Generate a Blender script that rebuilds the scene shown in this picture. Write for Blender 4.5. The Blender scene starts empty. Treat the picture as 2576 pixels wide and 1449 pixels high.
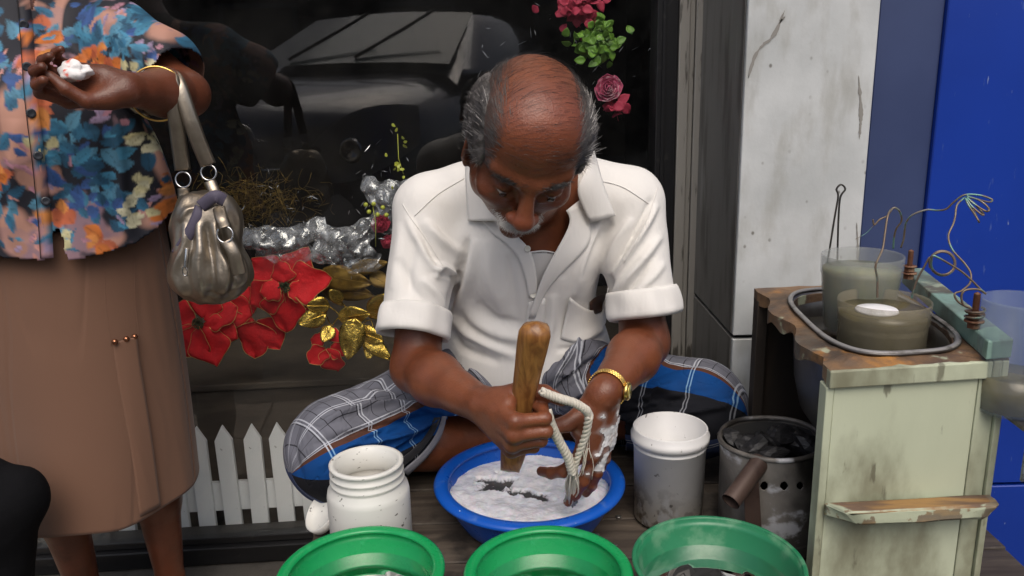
import bpy, bmesh, math, random
import numpy as np
from mathutils import Vector, Matrix, Euler
from mathutils.bvhtree import BVHTree
random.seed(7); RNG = np.random.RandomState(7)
R = math.radians
scene = bpy.context.scene
COL = scene.collection
# ------------------------------------------------------------------ camera
CAM_Z, PITCH, ROLL, FPX = 1.15, 14.5, -1.5, 2000.0          # FPX: focal length for a 2576 px wide picture
cam_d = bpy.data.cameras.new('camera'); cam = bpy.data.objects.new('camera', cam_d); COL.objects.link(cam)
cam_d.sensor_width = 36.0; cam_d.lens = 36.0 * FPX / 2576.0; cam_d.clip_start = 0.02; cam_d.clip_end = 400
CM = Matrix.Translation((0, 0, CAM_Z)) @ Matrix.Rotation(R(90 - PITCH), 4, 'X') @ Matrix.Rotation(R(ROLL), 4, 'Z')
cam.matrix_world = CM
scene.camera = cam
# ------------------------------------------------------------------ world, sun, exposure
SUN_EL, SUN_AZ = 55.0, 172.0          # azimuth measured clockwise from +Y: light comes over the photographer's shoulder
world = bpy.data.worlds.new('World'); scene.world = world; world.use_nodes = True
wn = world.node_tree.nodes; wl = world.node_tree.links
sky = wn.new('ShaderNodeTexSky'); sky.sky_type = 'NISHITA'; sky.sun_disc = False
sky.sun_elevation = R(SUN_EL); sky.sun_rotation = R(SUN_AZ); sky.dust_density = 5.0; sky.air_density = 1.0; sky.ozone_density = 1.0
wn['Background'].inputs['Strength'].default_value = 0.125
wl.new(sky.outputs[0], wn['Background'].inputs['Color'])
sd = bpy.data.lights.new('sun', 'SUN'); sd.energy = 1.35; sd.angle = R(50); sd.color = (1.0, 0.95, 0.88)
so = bpy.data.objects.new('sun', sd); COL.objects.link(so)
_el, _az = R(SUN_EL), R(SUN_AZ)
_dir = Vector((math.sin(_az) * math.cos(_el), math.cos(_az) * math.cos(_el), math.sin(_el)))
so.rotation_euler = _dir.to_track_quat('Z', 'Y').to_euler(); so.location = _dir * 20
scene.view_settings.view_transform = 'Standard'; scene.view_settings.look = 'None'
scene.view_settings.gamma = 1.0; scene.view_settings.exposure = 0.17
scene.view_settings.use_curve_mapping = False
# ------------------------------------------------------------------ picture <-> place helpers (coordinates of a 2576x1449 view)
_R3 = np.array(CM.to_3x3()); _O = np.array([0, 0, CAM_Z])
def ray(px, v):
    d = np.array([(px - 1288) / FPX, (724.5 - v) / FPX, -1.0]); return _R3 @ d
def at(px, v, y):                       # point of that sight line at world depth y
    d = ray(px, v); t = y / d[1]; return _O + d * t
def atz(px, v, z):
    d = ray(px, v); t = (z - CAM_Z) / d[2]; return _O + d * t
def proj(P):
    q = (np.asarray(P) - _O) @ _R3
    return np.stack([1288 + FPX * q[..., 0] / -q[..., 2], 724.5 - FPX * q[..., 1] / -q[..., 2]], -1)
def axial(p): return -float(((np.asarray(p) - _O) @ _R3)[2])
# ------------------------------------------------------------------ object helpers
def props(o, label=None, cat=None, group=None, kind=None):
    if label: o['label'] = label
    if cat: o['category'] = cat
    if group: o['group'] = group
    if kind: o['kind'] = kind
    return o
def thing(name, label, cat, loc=(0, 0, 0), group=None):
    o = bpy.data.objects.new(name, None); COL.objects.link(o); o.empty_display_size = 0.05
    o.location = Vector(loc); return props(o, label, cat, group)
def wloc(o):
    v = Vector((0, 0, 0))
    while o is not None: v += o.location; o = o.parent
    return v
def obj(name, data, mat=None, parent=None, smooth=True, base=None, **kw):
    """data: (verts, faces) or Mesh in world coordinates"""
    if not isinstance(data, bpy.types.Mesh):
        me = bpy.data.meshes.new(name); V, F = data
        me.from_pydata([tuple(map(float, p)) for p in V], [], [tuple(map(int, f)) for f in F]); me.update()
    else: me = data
    if smooth:
        me.polygons.foreach_set('use_smooth', np.ones(len(me.polygons), bool))
    if mat is not None: me.materials.append(mat)
    o = bpy.data.objects.new(name, me); COL.objects.link(o)
    if base is None:
        n = len(me.vertices); co = np.empty(n * 3); me.vertices.foreach_get('co', co); co = co.reshape(-1, 3)
        base = Vector(((co[:, 0].min() + co[:, 0].max()) / 2, (co[:, 1].min() + co[:, 1].max()) / 2, co[:, 2].min()))
    base = Vector(base)
    me.transform(Matrix.Translation(-base))
    if parent is not None:
        o.parent = parent; o.location = base - wloc(parent)
    else: o.location = base
    return props(o, **kw) if kw else o
def npmesh(name, V, Q):
    me = bpy.data.meshes.new(name); nv, nq = len(V), len(Q); k = Q.shape[1]
    me.vertices.add(nv); me.vertices.foreach_set('co', np.ascontiguousarray(V, dtype=np.float32).ravel())
    me.loops.add(nq * k); me.loops.foreach_set('vertex_index', np.ascontiguousarray(Q, dtype=np.int32).ravel())
    me.polygons.add(nq); me.polygons.foreach_set('loop_start', np.arange(nq, dtype=np.int32) * k)
    me.update(calc_edges=True); me.validate(); return me
def set_col(me, name, C):
    a = me.color_attributes.new(name, 'FLOAT_COLOR', 'POINT')
    c = np.ones((len(me.vertices), 4), np.float32); c[:, :3] = C; a.data.foreach_set('color', c.ravel())
def set_uv(me, UV):                     # per-vertex uv
    l = me.uv_layers.new(name='UVMap'); vi = np.empty(len(me.loops), np.int32); me.loops.foreach_get('vertex_index', vi)
    l.data.foreach_set('uv', np.ascontiguousarray(UV[vi], dtype=np.float32).ravel())
class MB:
    def __init__(s): s.v = []; s.f = []
    def add(s, V, F):
        n = len(s.v); s.v += [tuple(p) for p in V]; s.f += [tuple(i + n for i in f) for f in F]; return s
    def data(s): return (s.v, s.f)
def box(c, size, bev=0.0, rot=None, seg=1, jitter=0):
    bm = bmesh.new(); bmesh.ops.create_cube(bm, size=1.0)
    for v in bm.verts: v.co = Vector((v.co.x * size[0], v.co.y * size[1], v.co.z * size[2]))
    if bev > 0: bmesh.ops.bevel(bm, geom=list(bm.edges), offset=bev, segments=seg, affect='EDGES', profile=0.5)
    M = Matrix.Translation(Vector(c)) @ (rot.to_4x4() if rot is not None else Matrix.Identity(4))
    bm.verts.ensure_lookup_table(); V = []
    for i, v in enumerate(bm.verts):
        v.index = i; p = M @ v.co
        if jitter: p += Vector([random.uniform(-jitter, jitter) for _ in range(3)])
        V.append(tuple(p))
    F = [tuple(v.index for v in f.verts) for f in bm.faces]; bm.free(); return V, F
def hexa(p8, bev=0.0):
    """8 corners: bottom 4 (ccw) then top 4"""
    bm = bmesh.new(); vs = [bm.verts.new(tuple(p)) for p in p8]
    for f in ((3, 2, 1, 0), (4, 5, 6, 7), (0, 1, 5, 4), (1, 2, 6, 5), (2, 3, 7, 6), (3, 0, 4, 7)): bm.faces.new([vs[i] for i in f])
    bmesh.ops.recalc_face_normals(bm, faces=bm.faces)
    if bev > 0: bmesh.ops.bevel(bm, geom=list(bm.edges), offset=bev, segments=2, affect='EDGES', profile=0.5)
    V = []
    for i, v in enumerate(bm.verts): v.index = i; V.append(tuple(v.co))
    F = [tuple(v.index for v in f.verts) for f in bm.faces]; bm.free(); return V, F
def lathe(prof, c, n=64, axis=None, wob=None, a0=0):
    """prof: (r, z) list, closed solid if it starts and ends at r=0"""
    V = []; F = []; m = len(prof); Rm = Matrix.Identity(3) if axis is None else Vector(axis).to_track_quat('Z', 'Y').to_matrix()
    for j in range(n):
        a = 2 * math.pi * j / n + a0
        for (r, z) in prof:
            rr = r * (1 + (wob(a, z) if wob else 0)); p = Rm @ Vector((rr * math.cos(a), rr * math.sin(a), z)); V.append(tuple(p + Vector(c)))
    for j in range(n):
        for i in range(m - 1):
            a, b = j * m + i, ((j + 1) % n) * m + i; F.append((a, b, b + 1, a + 1))
    return V, F
def frames(P):
    P = np.asarray(P, float); T = np.gradient(P, axis=0); T /= np.linalg.norm(T, axis=1)[:, None] + 1e-12
    up = np.array([0, 0, 1.0]) if abs(T[0][2]) < .9 else np.array([1.0, 0, 0]); N = []
    n = np.cross(T[0], up); n /= np.linalg.norm(n)
    for t in T: n = n - t * (n @ t); n /= np.linalg.norm(n) + 1e-12; N.append(n.copy())
    N = np.array(N); return T, N, np.cross(T, N)
def tube(P, r, n=8, caps=True, flat=1.0):
    P = np.asarray(P, float); T, N, B = frames(P); m = len(P); r = np.full(m, r) if np.isscalar(r) else np.asarray(r)
    a = np.arange(n) * 2 * np.pi / n
    V = (P[:, None] + (N[:, None] * np.cos(a)[None, :, None] + B[:, None] * np.sin(a)[None, :, None] * flat) * r[:, None, None]).reshape(-1, 3)
    F = [(i * n + j, i * n + (j + 1) % n, (i + 1) * n + (j + 1) % n, (i + 1) * n + j) for i in range(m - 1) for j in range(n)]
    if caps: F += [tuple(range(n))[::-1], tuple((m - 1) * n + j for j in range(n))]
    return [tuple(p) for p in V], F
def spline(P, n=40, closed=False):
    P = np.asarray(P, float)
    Q = np.vstack([P[-1], P, P[0], P[1]]) if closed else np.vstack([2 * P[0] - P[1], P, 2 * P[-1] - P[-2]])
    seg = len(Q) - 3; t = np.linspace(0, seg, n, endpoint=not closed); i = np.minimum(t.astype(int), seg - 1); f = (t - i)[:, None]
    a, b, c, d = Q[i], Q[i + 1], Q[i + 2], Q[i + 3]
    return .5 * (2 * b + (c - a) * f + (2 * a - 5 * b + 4 * c - d) * f ** 2 + (3 * b - a - 3 * c + d) * f ** 3)
def grid(P):                            # P (m,n,3) -> verts, faces
    m, n = P.shape[:2]; V = P.reshape(-1, 3)
    F = [(i * n + j, i * n + j + 1, (i + 1) * n + j + 1, (i + 1) * n + j) for i in range(m - 1) for j in range(n - 1)]
    return [tuple(p) for p in V], F
def solid(o, t, off=-1):
    m = o.modifiers.new('thickness', 'SOLIDIFY'); m.thickness = t; m.offset = off; return o
def bvh_of(o):
    dg = bpy.context.evaluated_depsgraph_get(); off = wloc(o)
    me = o.data; return BVHTree.FromPolygons([v.co + off for v in me.vertices], [p.vertices[:] for p in me.polygons])
def hit(bvh, px, v, lift=0.0):
    d = Vector(ray(px, v)).normalized(); h = bvh.ray_cast(Vector(_O), d)
    if h[0] is None: return None
    return np.array(h[0] - d * lift)
def smoothnoise(P, sc, seed=0):
    from mathutils import noise
    o = Vector((seed * 13.1, seed * 7.7, seed * 3.3)); return np.array([noise.noise(Vector(p) * sc + o) for p in P])
# ------------------------------------------------------------------ node materials
def lin(h): # srgb 0-255 -> linear
    return tuple((c / 255 / 12.92) if c / 255 <= .04045 else ((c / 255 + .055) / 1.055) ** 2.4 for c in h)
class Mat:
    def __init__(s, name, col=(.5, .5, .5), rough=.6, metal=0.0, **inp):
        s.m = bpy.data.materials.new(name); s.m.use_nodes = True; s.N = s.m.node_tree.nodes; s.L = s.m.node_tree.links
        s.b = s.N['Principled BSDF']; s.b.inputs['Base Color'].default_value = (*col, 1); s.b.inputs['Roughness'].default_value = rough
        s.b.inputs['Metallic'].default_value = metal; s.c = None; s.rgb = col; s.nrm = None
        for k, v in inp.items(): s.b.inputs[k.replace('_', ' ')].default_value = v
        s.coord = s.node('ShaderNodeTexCoord').outputs['Object']
    def node(s, t, **kw):
        n = s.N.new(t)
        for k, v in kw.items(): setattr(n, k, v)
        return n
    def inp(s, sock, v):
        if hasattr(v, 'links') or isinstance(v, bpy.types.NodeSocket): s.L.new(v, sock)
        elif isinstance(v, tuple) and len(v) == 3 and sock.type == 'RGBA': sock.default_value = (*v, 1)
        else: sock.default_value = v
    def math(s, op, a, b=0.0, c=0.0, clamp=False):
        n = s.node('ShaderNodeMath', operation=op, use_clamp=clamp); s.inp(n.inputs[0], a); s.inp(n.inputs[1], b)
        if op in ('MULTIPLY_ADD', 'SMOOTH_MIN', 'COMPARE'): s.inp(n.inputs[2], c)
        return n.outputs[0]
    def map(s, scale=(1, 1, 1), rot=(0, 0, 0), loc=(0, 0, 0), src=None):
        n = s.node('ShaderNodeMapping'); s.L.new(src or s.coord, n.inputs[0]); n.inputs['Scale'].default_value = scale
        n.inputs['Rotation'].default_value = rot; n.inputs['Location'].default_value = loc; return n.outputs[0]
    def noise(s, scale, detail=4, vec=None, rough=.55, dist=0.0):
        n = s.node('ShaderNodeTexNoise'); s.L.new(vec or s.coord, n.inputs['Vector']); n.inputs['Scale'].default_value = scale
        n.inputs['Detail'].default_value = detail; n.inputs['Roughness'].default_value = rough; n.inputs['Distortion'].default_value = dist; return n.outputs['Fac']
    def voro(s, scale, vec=None, feature='F1'):
        n = s.node('ShaderNodeTexVoronoi', feature=feature); s.L.new(vec or s.coord, n.inputs['Vector']); n.inputs['Scale'].default_value = scale; return n.outputs['Distance']
    def step(s, v, lo, hi):             # smooth 0..1
        n = s.node('ShaderNodeMapRange', interpolation_type='SMOOTHSTEP'); s.inp(n.inputs['Value'], v)
        n.inputs['From Min'].default_value = lo; n.inputs['From Max'].default_value = hi; return n.outputs[0]
    def mix(s, f, a, b, blend='MIX'):
        n = s.node('ShaderNodeMix', data_type='RGBA', blend_type=blend); s.inp(n.inputs['Factor'], f); s.inp(n.inputs['A'], a) if False else None
        s.inp(n.inputs[6], a); s.inp(n.inputs[7], b); return n.outputs[2]
    def base(s, c): s.L.new(c, s.b.inputs['Base Color']); s.c = c; return s
    def blot(s, col2, scale=8, lo=.45, hi=.65, amt=1.0, detail=6, vec=None, dist=0.0):     # blotches of another colour on top
        f = s.step(s.noise(scale, detail, vec, dist=dist), lo, hi)
        if amt < 1: f = s.math('MULTIPLY', f, amt)
        return s.base(s.mix(f, s.c if s.c is not None else s.rgb, col2))
    def bump(s, h, strength=.3, dist=.002):
        n = s.node('ShaderNodeBump'); n.inputs['Strength'].default_value = strength; n.inputs['Distance'].default_value = dist
        s.L.new(h, n.inputs['Height'])
        if s.nrm is not None: s.L.new(s.nrm, n.inputs['Normal'])
        s.nrm = n.outputs[0]; s.L.new(s.nrm, s.b.inputs['Normal']); return s
    def crease(s, scale, vec=None, width=.035, strength=.5, dist=.003, dist_=1.0):
        n = s.math('ABSOLUTE', s.math('SUBTRACT', s.noise(scale, 2, vec, dist=dist_), .5)); return s.bump(s.step(n, 0, width), strength, dist)
    def rough(s, v): s.inp(s.b.inputs['Roughness'], v); return s
    def attr(s, name):
        n = s.node('ShaderNodeVertexColor'); n.layer_name = name; return n.outputs['Color']
# ------------------------------------------------------------------ implicit modelling: smooth union of tapered limbs and ellipsoids, sparse surface nets
def rc(a, b, ra, rb, k=.01, neg=False): return dict(t=0, a=np.asarray(a, float), b=np.asarray(b, float), ra=ra, rb=rb, k=k, neg=neg)
def el(c, r, M=None, k=.01, neg=False): return dict(t=1, c=np.asarray(c, float), r=np.asarray(r, float) if not np.isscalar(r) else np.full(3, float(r)), M=np.eye(3) if M is None else np.asarray(M), k=k, neg=neg)
def pd(p, P):
    if p['t'] == 0:
        ab = p['b'] - p['a']; h = np.clip(((P - p['a']) @ ab) / max(ab @ ab, 1e-12), 0, 1)
        q = P - p['a'] - h[..., None] * ab; return np.sqrt((q * q).sum(-1)) - (p['ra'] + (p['rb'] - p['ra']) * h)
    q = (P - p['c']) @ p['M']; r = p['r']; k0 = np.sqrt(((q / r) ** 2).sum(-1)); k1 = np.sqrt(((q / (r * r)) ** 2).sum(-1))
    return k0 * (k0 - 1.0) / np.maximum(k1, 1e-9)
def sdf(prims, P):
    d = None
    for p in prims:
        e = pd(p, P); k = p['k']
        if d is None: d = e; continue
        if p['neg']:
            e = -e; h = np.maximum(k - np.abs(d - e), 0) / k; d = np.maximum(d, e) + h * h * k * .25
        else:
            h = np.maximum(k - np.abs(d - e), 0) / k; d = np.minimum(d, e) - h * h * k * .25
    return d
def nets(prims, h, lo, hi, B=14):
    lo = np.array(lo, float); hi = np.array(hi, float); nb = np.ceil((hi - lo) / (h * B)).astype(int)
    gx, gy, gz = np.meshgrid(*[np.arange(n) for n in nb], indexing='ij'); bi = np.stack([gx, gy, gz], -1).reshape(-1, 3)
    cen = lo + (bi + .5) * h * B; rad = h * B * .5 * 1.7321
    D = np.stack([pd(p, cen) for p in prims], 1); neg = np.array([p['neg'] for p in prims]); kk = np.array([p['k'] for p in prims])
    f = sdf(prims, cen); keep = np.abs(f) < rad * 1.35 + .012; g = np.arange(B + 1)
    L = np.stack(np.meshgrid(g, g, g, indexing='ij'), -1).reshape(-1, 3); N = nb * B + 2
    lin_ = lambda I: (I[..., 0] * N[1] + I[..., 1]) * N[2] + I[..., 2]
    keys = []; vs = []; ed = [[], [], []]
    co = np.array([[i, j, k] for i in (0, 1) for j in (0, 1) for k in (0, 1)])
    E = [(a, b) for a in range(8) for b in range(a + 1, 8) if np.abs(co[a] - co[b]).sum() == 1]
    for idx in np.nonzero(keep)[0]:
        use = (D[idx] - rad * 1.3 - kk < np.where(neg, 0.0, np.abs(f[idx]) + rad * 1.3 + .005)) | (D[idx] < kk + rad * 1.4)
        pr = [p for p, u in zip(prims, use) if u]
        if not pr or pr[0]['neg']: continue
        I0 = bi[idx] * B; P = lo + (I0 + L) * h; v = sdf(pr, P).reshape(B + 1, B + 1, B + 1)
        if v.min() > 0 or v.max() < 0: continue
        s = v < 0; S = sum(s[c[0]:c[0] + B, c[1]:c[1] + B, c[2]:c[2] + B].astype(np.int8) for c in co)
        act = np.argwhere((S > 0) & (S < 8))
        if len(act):
            cv = np.stack([v[act[:, 0] + c[0], act[:, 1] + c[1], act[:, 2] + c[2]] for c in co], 1)
            acc = np.zeros((len(act), 3)); cnt = np.zeros(len(act))
            for a, b in E:
                va, vb = cv[:, a], cv[:, b]; m = (va < 0) != (vb < 0); t = np.where(m, va / np.where(m, va - vb, 1), 0)
                acc += m[:, None] * (co[a] + t[:, None] * (co[b] - co[a])); cnt += m
            keys.append(lin_(I0 + act)); vs.append(lo + (I0 + act + acc / cnt[:, None]) * h)
        for ax in range(3):
            sl = [slice(0, B)] * 3; sl2 = [slice(0, B)] * 3; sl2[ax] = slice(1, B + 1)
            a = s[tuple(sl)]; b = s[tuple(sl2)]; w = np.argwhere(a != b)
            if len(w): ed[ax].append(np.column_stack([I0 + w, a[w[:, 0], w[:, 1], w[:, 2]]]))
    keys = np.concatenate(keys); V = np.concatenate(vs); o = np.argsort(keys); keys = keys[o]; V = V[o]; Q = []
    for ax in range(3):
        if not ed[ax]: continue
        e = np.concatenate(ed[ax]); I = e[:, :3]; s = e[:, 3].astype(bool); u, w = [(1, 2), (2, 0), (0, 1)][ax]
        c = []
        for du, dw in ((1, 1), (0, 1), (0, 0), (1, 0)):
            J = I.copy(); J[:, u] -= du; J[:, w] -= dw; c.append(lin_(J))
        c = np.stack(c, 1); pos = np.searchsorted(keys, c); pos = np.minimum(pos, len(keys) - 1); ok = (keys[pos] == c).all(1)
        q = pos[ok]; s = s[ok]; q[~s] = q[~s][:, ::-1]; Q.append(q)
    return V, np.concatenate(Q)
def vnormals(V, Q):
    n = np.cross(V[Q[:, 2]] - V[Q[:, 0]], V[Q[:, 3 % Q.shape[1]]] - V[Q[:, 1]]); N = np.zeros_like(V)
    for i in range(Q.shape[1]): np.add.at(N, Q[:, i], n)
    return N / (np.linalg.norm(N, axis=1)[:, None] + 1e-12)
def seg_dist(uv, A):                    # distance of points to a polyline, and position along it
    A = np.asarray(A, float); best = np.full(len(uv), 1e9); tt = np.zeros(len(uv)); sg = np.zeros(len(uv)); n = len(A) - 1
    for i in range(n):
        ab = A[i + 1] - A[i]; t = np.clip(((uv - A[i]) @ ab) / (ab @ ab), 0, 1); q = uv - A[i] - t[:, None] * ab; d = np.hypot(q[:, 0], q[:, 1])
        m = d < best; best[m] = d[m]; tt[m] = (i + t[m]) / n; cr = ab[0] * q[:, 1] - ab[1] * q[:, 0]; sg[m] = np.sign(cr[m])
    return best, tt, sg
def sculpt(V, N, strokes):
    """folds: each stroke is (polyline in view coordinates, width, height in metres, lean)"""
    uv = proj(V); view = V - _O; view /= np.linalg.norm(view, axis=1)[:, None]; face = np.clip(-(view * N).sum(1) * 2 + .1, 0, 1)
    disp = np.zeros(len(V))
    for st in strokes:
        line, w, hgt = st[:3]; lean = st[3] if len(st) > 3 else 0
        A = spline(line, 24); lo = A.min(0) - 4 * w; hi = A.max(0) + 4 * w; m = ((uv > lo) & (uv < hi)).all(1)
        if not m.any(): continue
        d, t, s = seg_dist(uv[m], A); env = np.clip(np.sin(np.clip(t, 0, 1) * np.pi), 0, 1) ** .6 * .9 + .1
        x = d / w; g = np.exp(-x * x)
        if lean: g = g + lean * s * x * np.exp(-x * x * .7)
        disp[m] += hgt * g * env
    return V + N * (disp * face)[:, None]
# ------------------------------------------------------------------ materials
def skin_mat(name, col, dark, red):
    m = Mat(name, col, .42); m.base(m.mix(m.step(m.noise(14, 5), .35, .7), col, dark))
    a = m.attr('tone'); m.base(m.mix(a, m.c, red)) if False else None
    s = m.node('ShaderNodeSeparateColor'); m.L.new(a, s.inputs[0])
    m.base(m.mix(s.outputs[0], m.c, red)); m.base(m.mix(s.outputs[1], m.c, (.055, .045, .04))); m.base(m.mix(s.outputs[2], m.c, (.75, .76, .78)))
    m.blot((col[0] * .55, col[1] * .5, col[2] * .5), 60, .62, .72, .35)
    m.bump(m.noise(55, 6), .3, .004); m.crease(60, m.map((1, 1, 2.2)), .04, .12, .0008); m.bump(m.voro(420), .35, .0007); m.blot((col[0] * .5, col[1] * .45, col[2] * .45), 6, .52, .75, .35); m.blot((col[0] * 1.35, col[1] * 1.25, col[2] * 1.2), 19, .56, .72, .4)
    m.b.inputs['Subsurface Weight'].default_value = .12; m.b.inputs['Subsurface Radius'].default_value = (.010, .003, .0015); m.b.inputs['Subsurface Scale'].default_value = 1.0
    m.rough(m.math('MULTIPLY_ADD', m.noise(30, 4), .28, .26)); return m.m
M_SKIN = skin_mat('brown_skin', (.200, .064, .028), (.130, .040, .018), (.26, .062, .034))
M_SKIN2 = skin_mat('dark_brown_skin', (.14, .042, .020), (.095, .028, .013), (.17, .05, .03))
def cloth_mat(name, col, rough=.85, weave=900, bump=.25, wr=18, wrd=.006, col2=None):
    m = Mat(name, col, rough); m.base(m.mix(m.noise(9, 5), tuple(c * .93 for c in col), col)) if col2 is None else m.base(m.mix(m.step(m.noise(7, 5), .35, .7), col, col2))
    m.bump(m.noise(wr, 3, m.map((1, 1, .45)), dist=.6), .35, wrd); m.bump(m.noise(weave, 1), bump, .0004)
    m.b.inputs['Sheen Weight'].default_value = .15; return m
_s = cloth_mat('off_white_cotton', (.74, .72, .685), .8, 900, .2, 13, .007); _s.bump(_s.noise(38, 3, _s.map((1, 1, .5)), dist=1.2), .3, .0022); _s.bump(_s.noise(22, 2, _s.map((1.6, 1.6, .35), rot=(0, .5, 0)), dist=.5), .35, .003); _s.bump(_s.noise(22, 2, _s.map((1.6, 1.6, .35), rot=(0, -.6, 0)), dist=.5), .3, .003); _s.blot((.60, .56, .48), 5, .58, .8, .35); M_SHIRT = _s.m
M_VEST = cloth_mat('white_vest_knit', (.75, .75, .76)).m
M_SKIRT = cloth_mat('brown_crepe', (.165, .083, .050), .85, 700, .35, 10, .004); M_SKIRT.crease(5, M_SKIRT.map((1, 1, .12)), .05, .3, .004); M_SKIRT = M_SKIRT.m
M_WHAIR = Mat('white_hair', (.62, .60, .57), .5).m; M_GHAIR = Mat('grey_hair', (.19, .175, .165), .45).m; M_DHAIR = Mat('dark_hair', (.022, .019, .018), .4).m
M_EYE = Mat('eye_white', (.55, .5, .46), .15).m; M_PUPIL = Mat('dark_iris', (.02, .012, .01), .1).m
M_GOLD = Mat('gold_metal', (.83, .55, .16), .28, 1.0).m
M_STEEL = Mat('steel', (.6, .6, .6), .25, 1.0).m
M_BLACK = Mat('black_paint', (.012, .012, .014), .35).m
def plastic(name, col, rough=.35, dirt=None, **k):
    m = Mat(name, col, rough, **k); m.base(m.mix(m.noise(6, 4), col, tuple(c * .85 for c in col)))
    if dirt: m.blot(dirt, 26, .6, .72, .55)
    m.rough(m.math('MULTIPLY_ADD', m.noise(25, 5), .25, rough - .1)); m.bump(m.noise(90, 3), .08, .001); return m
# ------------------------------------------------------------------ bodies
def head_prims(M, o, stretch=1.0):
    """face points along local -y, eyes at local z=0"""
    Rm = np.array(M)
    def p(x, y, z): return o + Rm @ np.array([x, y, z], float)
    def E(c, r, k=.012, rot=None, neg=False): return el(p(*c), r, Rm if rot is None else Rm @ np.array(rot), k, neg)
    def C(a, b, ra, rb, k=.01, neg=False): return rc(p(*a), p(*b), ra, rb, k, neg)
    pr = [E((0, .014, .036), (.077, .090, .076)), E((0, -.032, .012), (.068, .056, .080), .02), E((0, -.040, -.058), (.053, .045, .055), .03),
          E((0, -.028, .062), (.060, .052, .048), .03)]
    for s in (-1, 1):
        pr += [E((s * .043, -.060, -.030), (.023, .022, .020), .02), C((s * .047, -.070, .021), (s * .012, -.086, .015), .0095, .0105, .012),
               E((s * .055, -.015, -.060), (.016, .03, .03), .02)]
    pr += [C((0, -.084, .012), (0, -.108, -.034), .0085, .0125, .012), E((0, -.110, -.040), (.015, .0135, .0125), .008)]
    for s in (-1, 1):
        pr += [E((s * .0145, -.1, -.043), (.0095, .011, .0085), .006), E((s * .033, -.098, -.004), (.0175, .013, .0105), .012, neg=True),
               E((s * .0335, -.0735, -.005), (.0155, .0145, .0125), .003)]
        pr += [C((s * .020, -.0855, -.006), (s * .034, -.0885, -.0095), .0014, .0016, .002, True), C((s * .034, -.0885, -.0095), (s * .047, -.081, -.007), .0016, .0012, .002, True),
               C((s * .022, -.084, -.019), (s * .045, -.078, -.017), .004, .004, .006), C((s * .016, -.092, -.034), (s * .032, -.084, -.068), .0022, .002, .006, True)]
        pr += [E((s * .0078, -.108, -.0515), (.0042, .005, .003), .002, neg=True)]
    pr += [E((0, -.083, -.068), (.027, .017, .013), .012), E((0, -.085, -.0865), (.019, .011, .0068), .006), C((-.02, -.097, -.078), (.02, -.097, -.078), .002, .002, .003, True),
           E((0, -.072, -.108), (.019, .016, .014), .016)]
    for z, w in ((.045, .034), (.056, .038), (.066, .034)):           # forehead furrows
        for s in (-1, 1): pr.append(C((s * .003, -.0885 + (z - .045) * .22, z), (s * w, -.078 + (z - .045) * .25, z + .003), .0004, .0009, .0025, True))
    for s in (-1, 1):
        rot = Matrix.Rotation(s * .35, 3, 'Z') @ Matrix.Rotation(.15, 3, 'X')
        pr += [E((s * .080, .004, -.026), (.0065, .0175, .031), .004, rot), E((s * .076, .000, -.054), (.006, .009, .011), .005, rot),
               E((s * .086, .002, -.023), (.004, .010, .020), .004, rot, True)]
    return pr, p
def hand_prims(o, X, Y, mirror, flex, spread=(0.10, 0.02, -.05, -.13), thumb=None, sc=1.0, k=.0035):
    X = np.asarray(X, float) / np.linalg.norm(X); Y = np.asarray(Y, float); Y = Y - X * (X @ Y); Y /= np.linalg.norm(Y)
    Z = np.cross(X, Y) * (-1 if mirror else 1)
    def W(x, y, z): return o + (X * x + Y * y + Z * z) * sc
    base = [(.088, .030, 0), (.092, .0095, .003), (.087, -.0115, .001), (.079, -.030, -.004)]
    Ls = [(.044, .026, .022), (.048, .030, .023), (.044, .028, .022), (.035, .021, .019)]; rr = [.0098, .0100, .0094, .0083]
    pr = [rc(W(0, .008, -.002), W(.035, .014, -.004), .021 * sc, .019 * sc, .015), rc(W(0, -.010, -.002), W(.035, -.014, -.004), .020 * sc, .018 * sc, .012)]
    for b, r0 in zip(base, rr): pr.append(rc(W(.02, b[1] * .55, -.003), W(*b), .016 * sc, r0 * 1.25 * sc, .012))
    pr.append(rc(W(.035, -.022, -.010), W(.07, -.024, -.008), .013 * sc, .012 * sc, .012)); pr.append(rc(W(.015, .018, -.010), W(.05, .034, -.012), .016 * sc, .012 * sc, .012))
    tips = []
    for i, (b, L) in enumerate(zip(base, Ls)):
        a = 0.0; q = W(*b); r = rr[i] * sc; sp = spread[i]; f0 = flex[i]
        for j in range(3):
            a += R(f0[j]); d = X * math.cos(a) * math.cos(sp) + Y * math.sin(sp) * math.cos(a) - Z * math.sin(a)
            d /= np.linalg.norm(d); q2 = q + d * L[j] * sc
            pr.append(rc(q, q2, r * (1.06 if j else 1.1), r * .93, k if j or i == 9 else .006)); r *= .93; q = q2
            if j < 2: pr.append(el(q, r * 1.09, k=.003))
        tips.append((q, d, r))
    th = thumb or ((.022, .026, -.010), (.052, .052, -.022), (.080, .066, -.030), (.102, .070, -.036))
    T = [W(*t) for t in th]; rt = [.0155, .0125, .0112, .0088]
    for j in range(3): pr.append(rc(T[j], T[j + 1], rt[j] * sc, rt[j + 1] * sc, .010 if j == 0 else .004))
    return pr, W, tips, (X, Y, Z)
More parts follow.
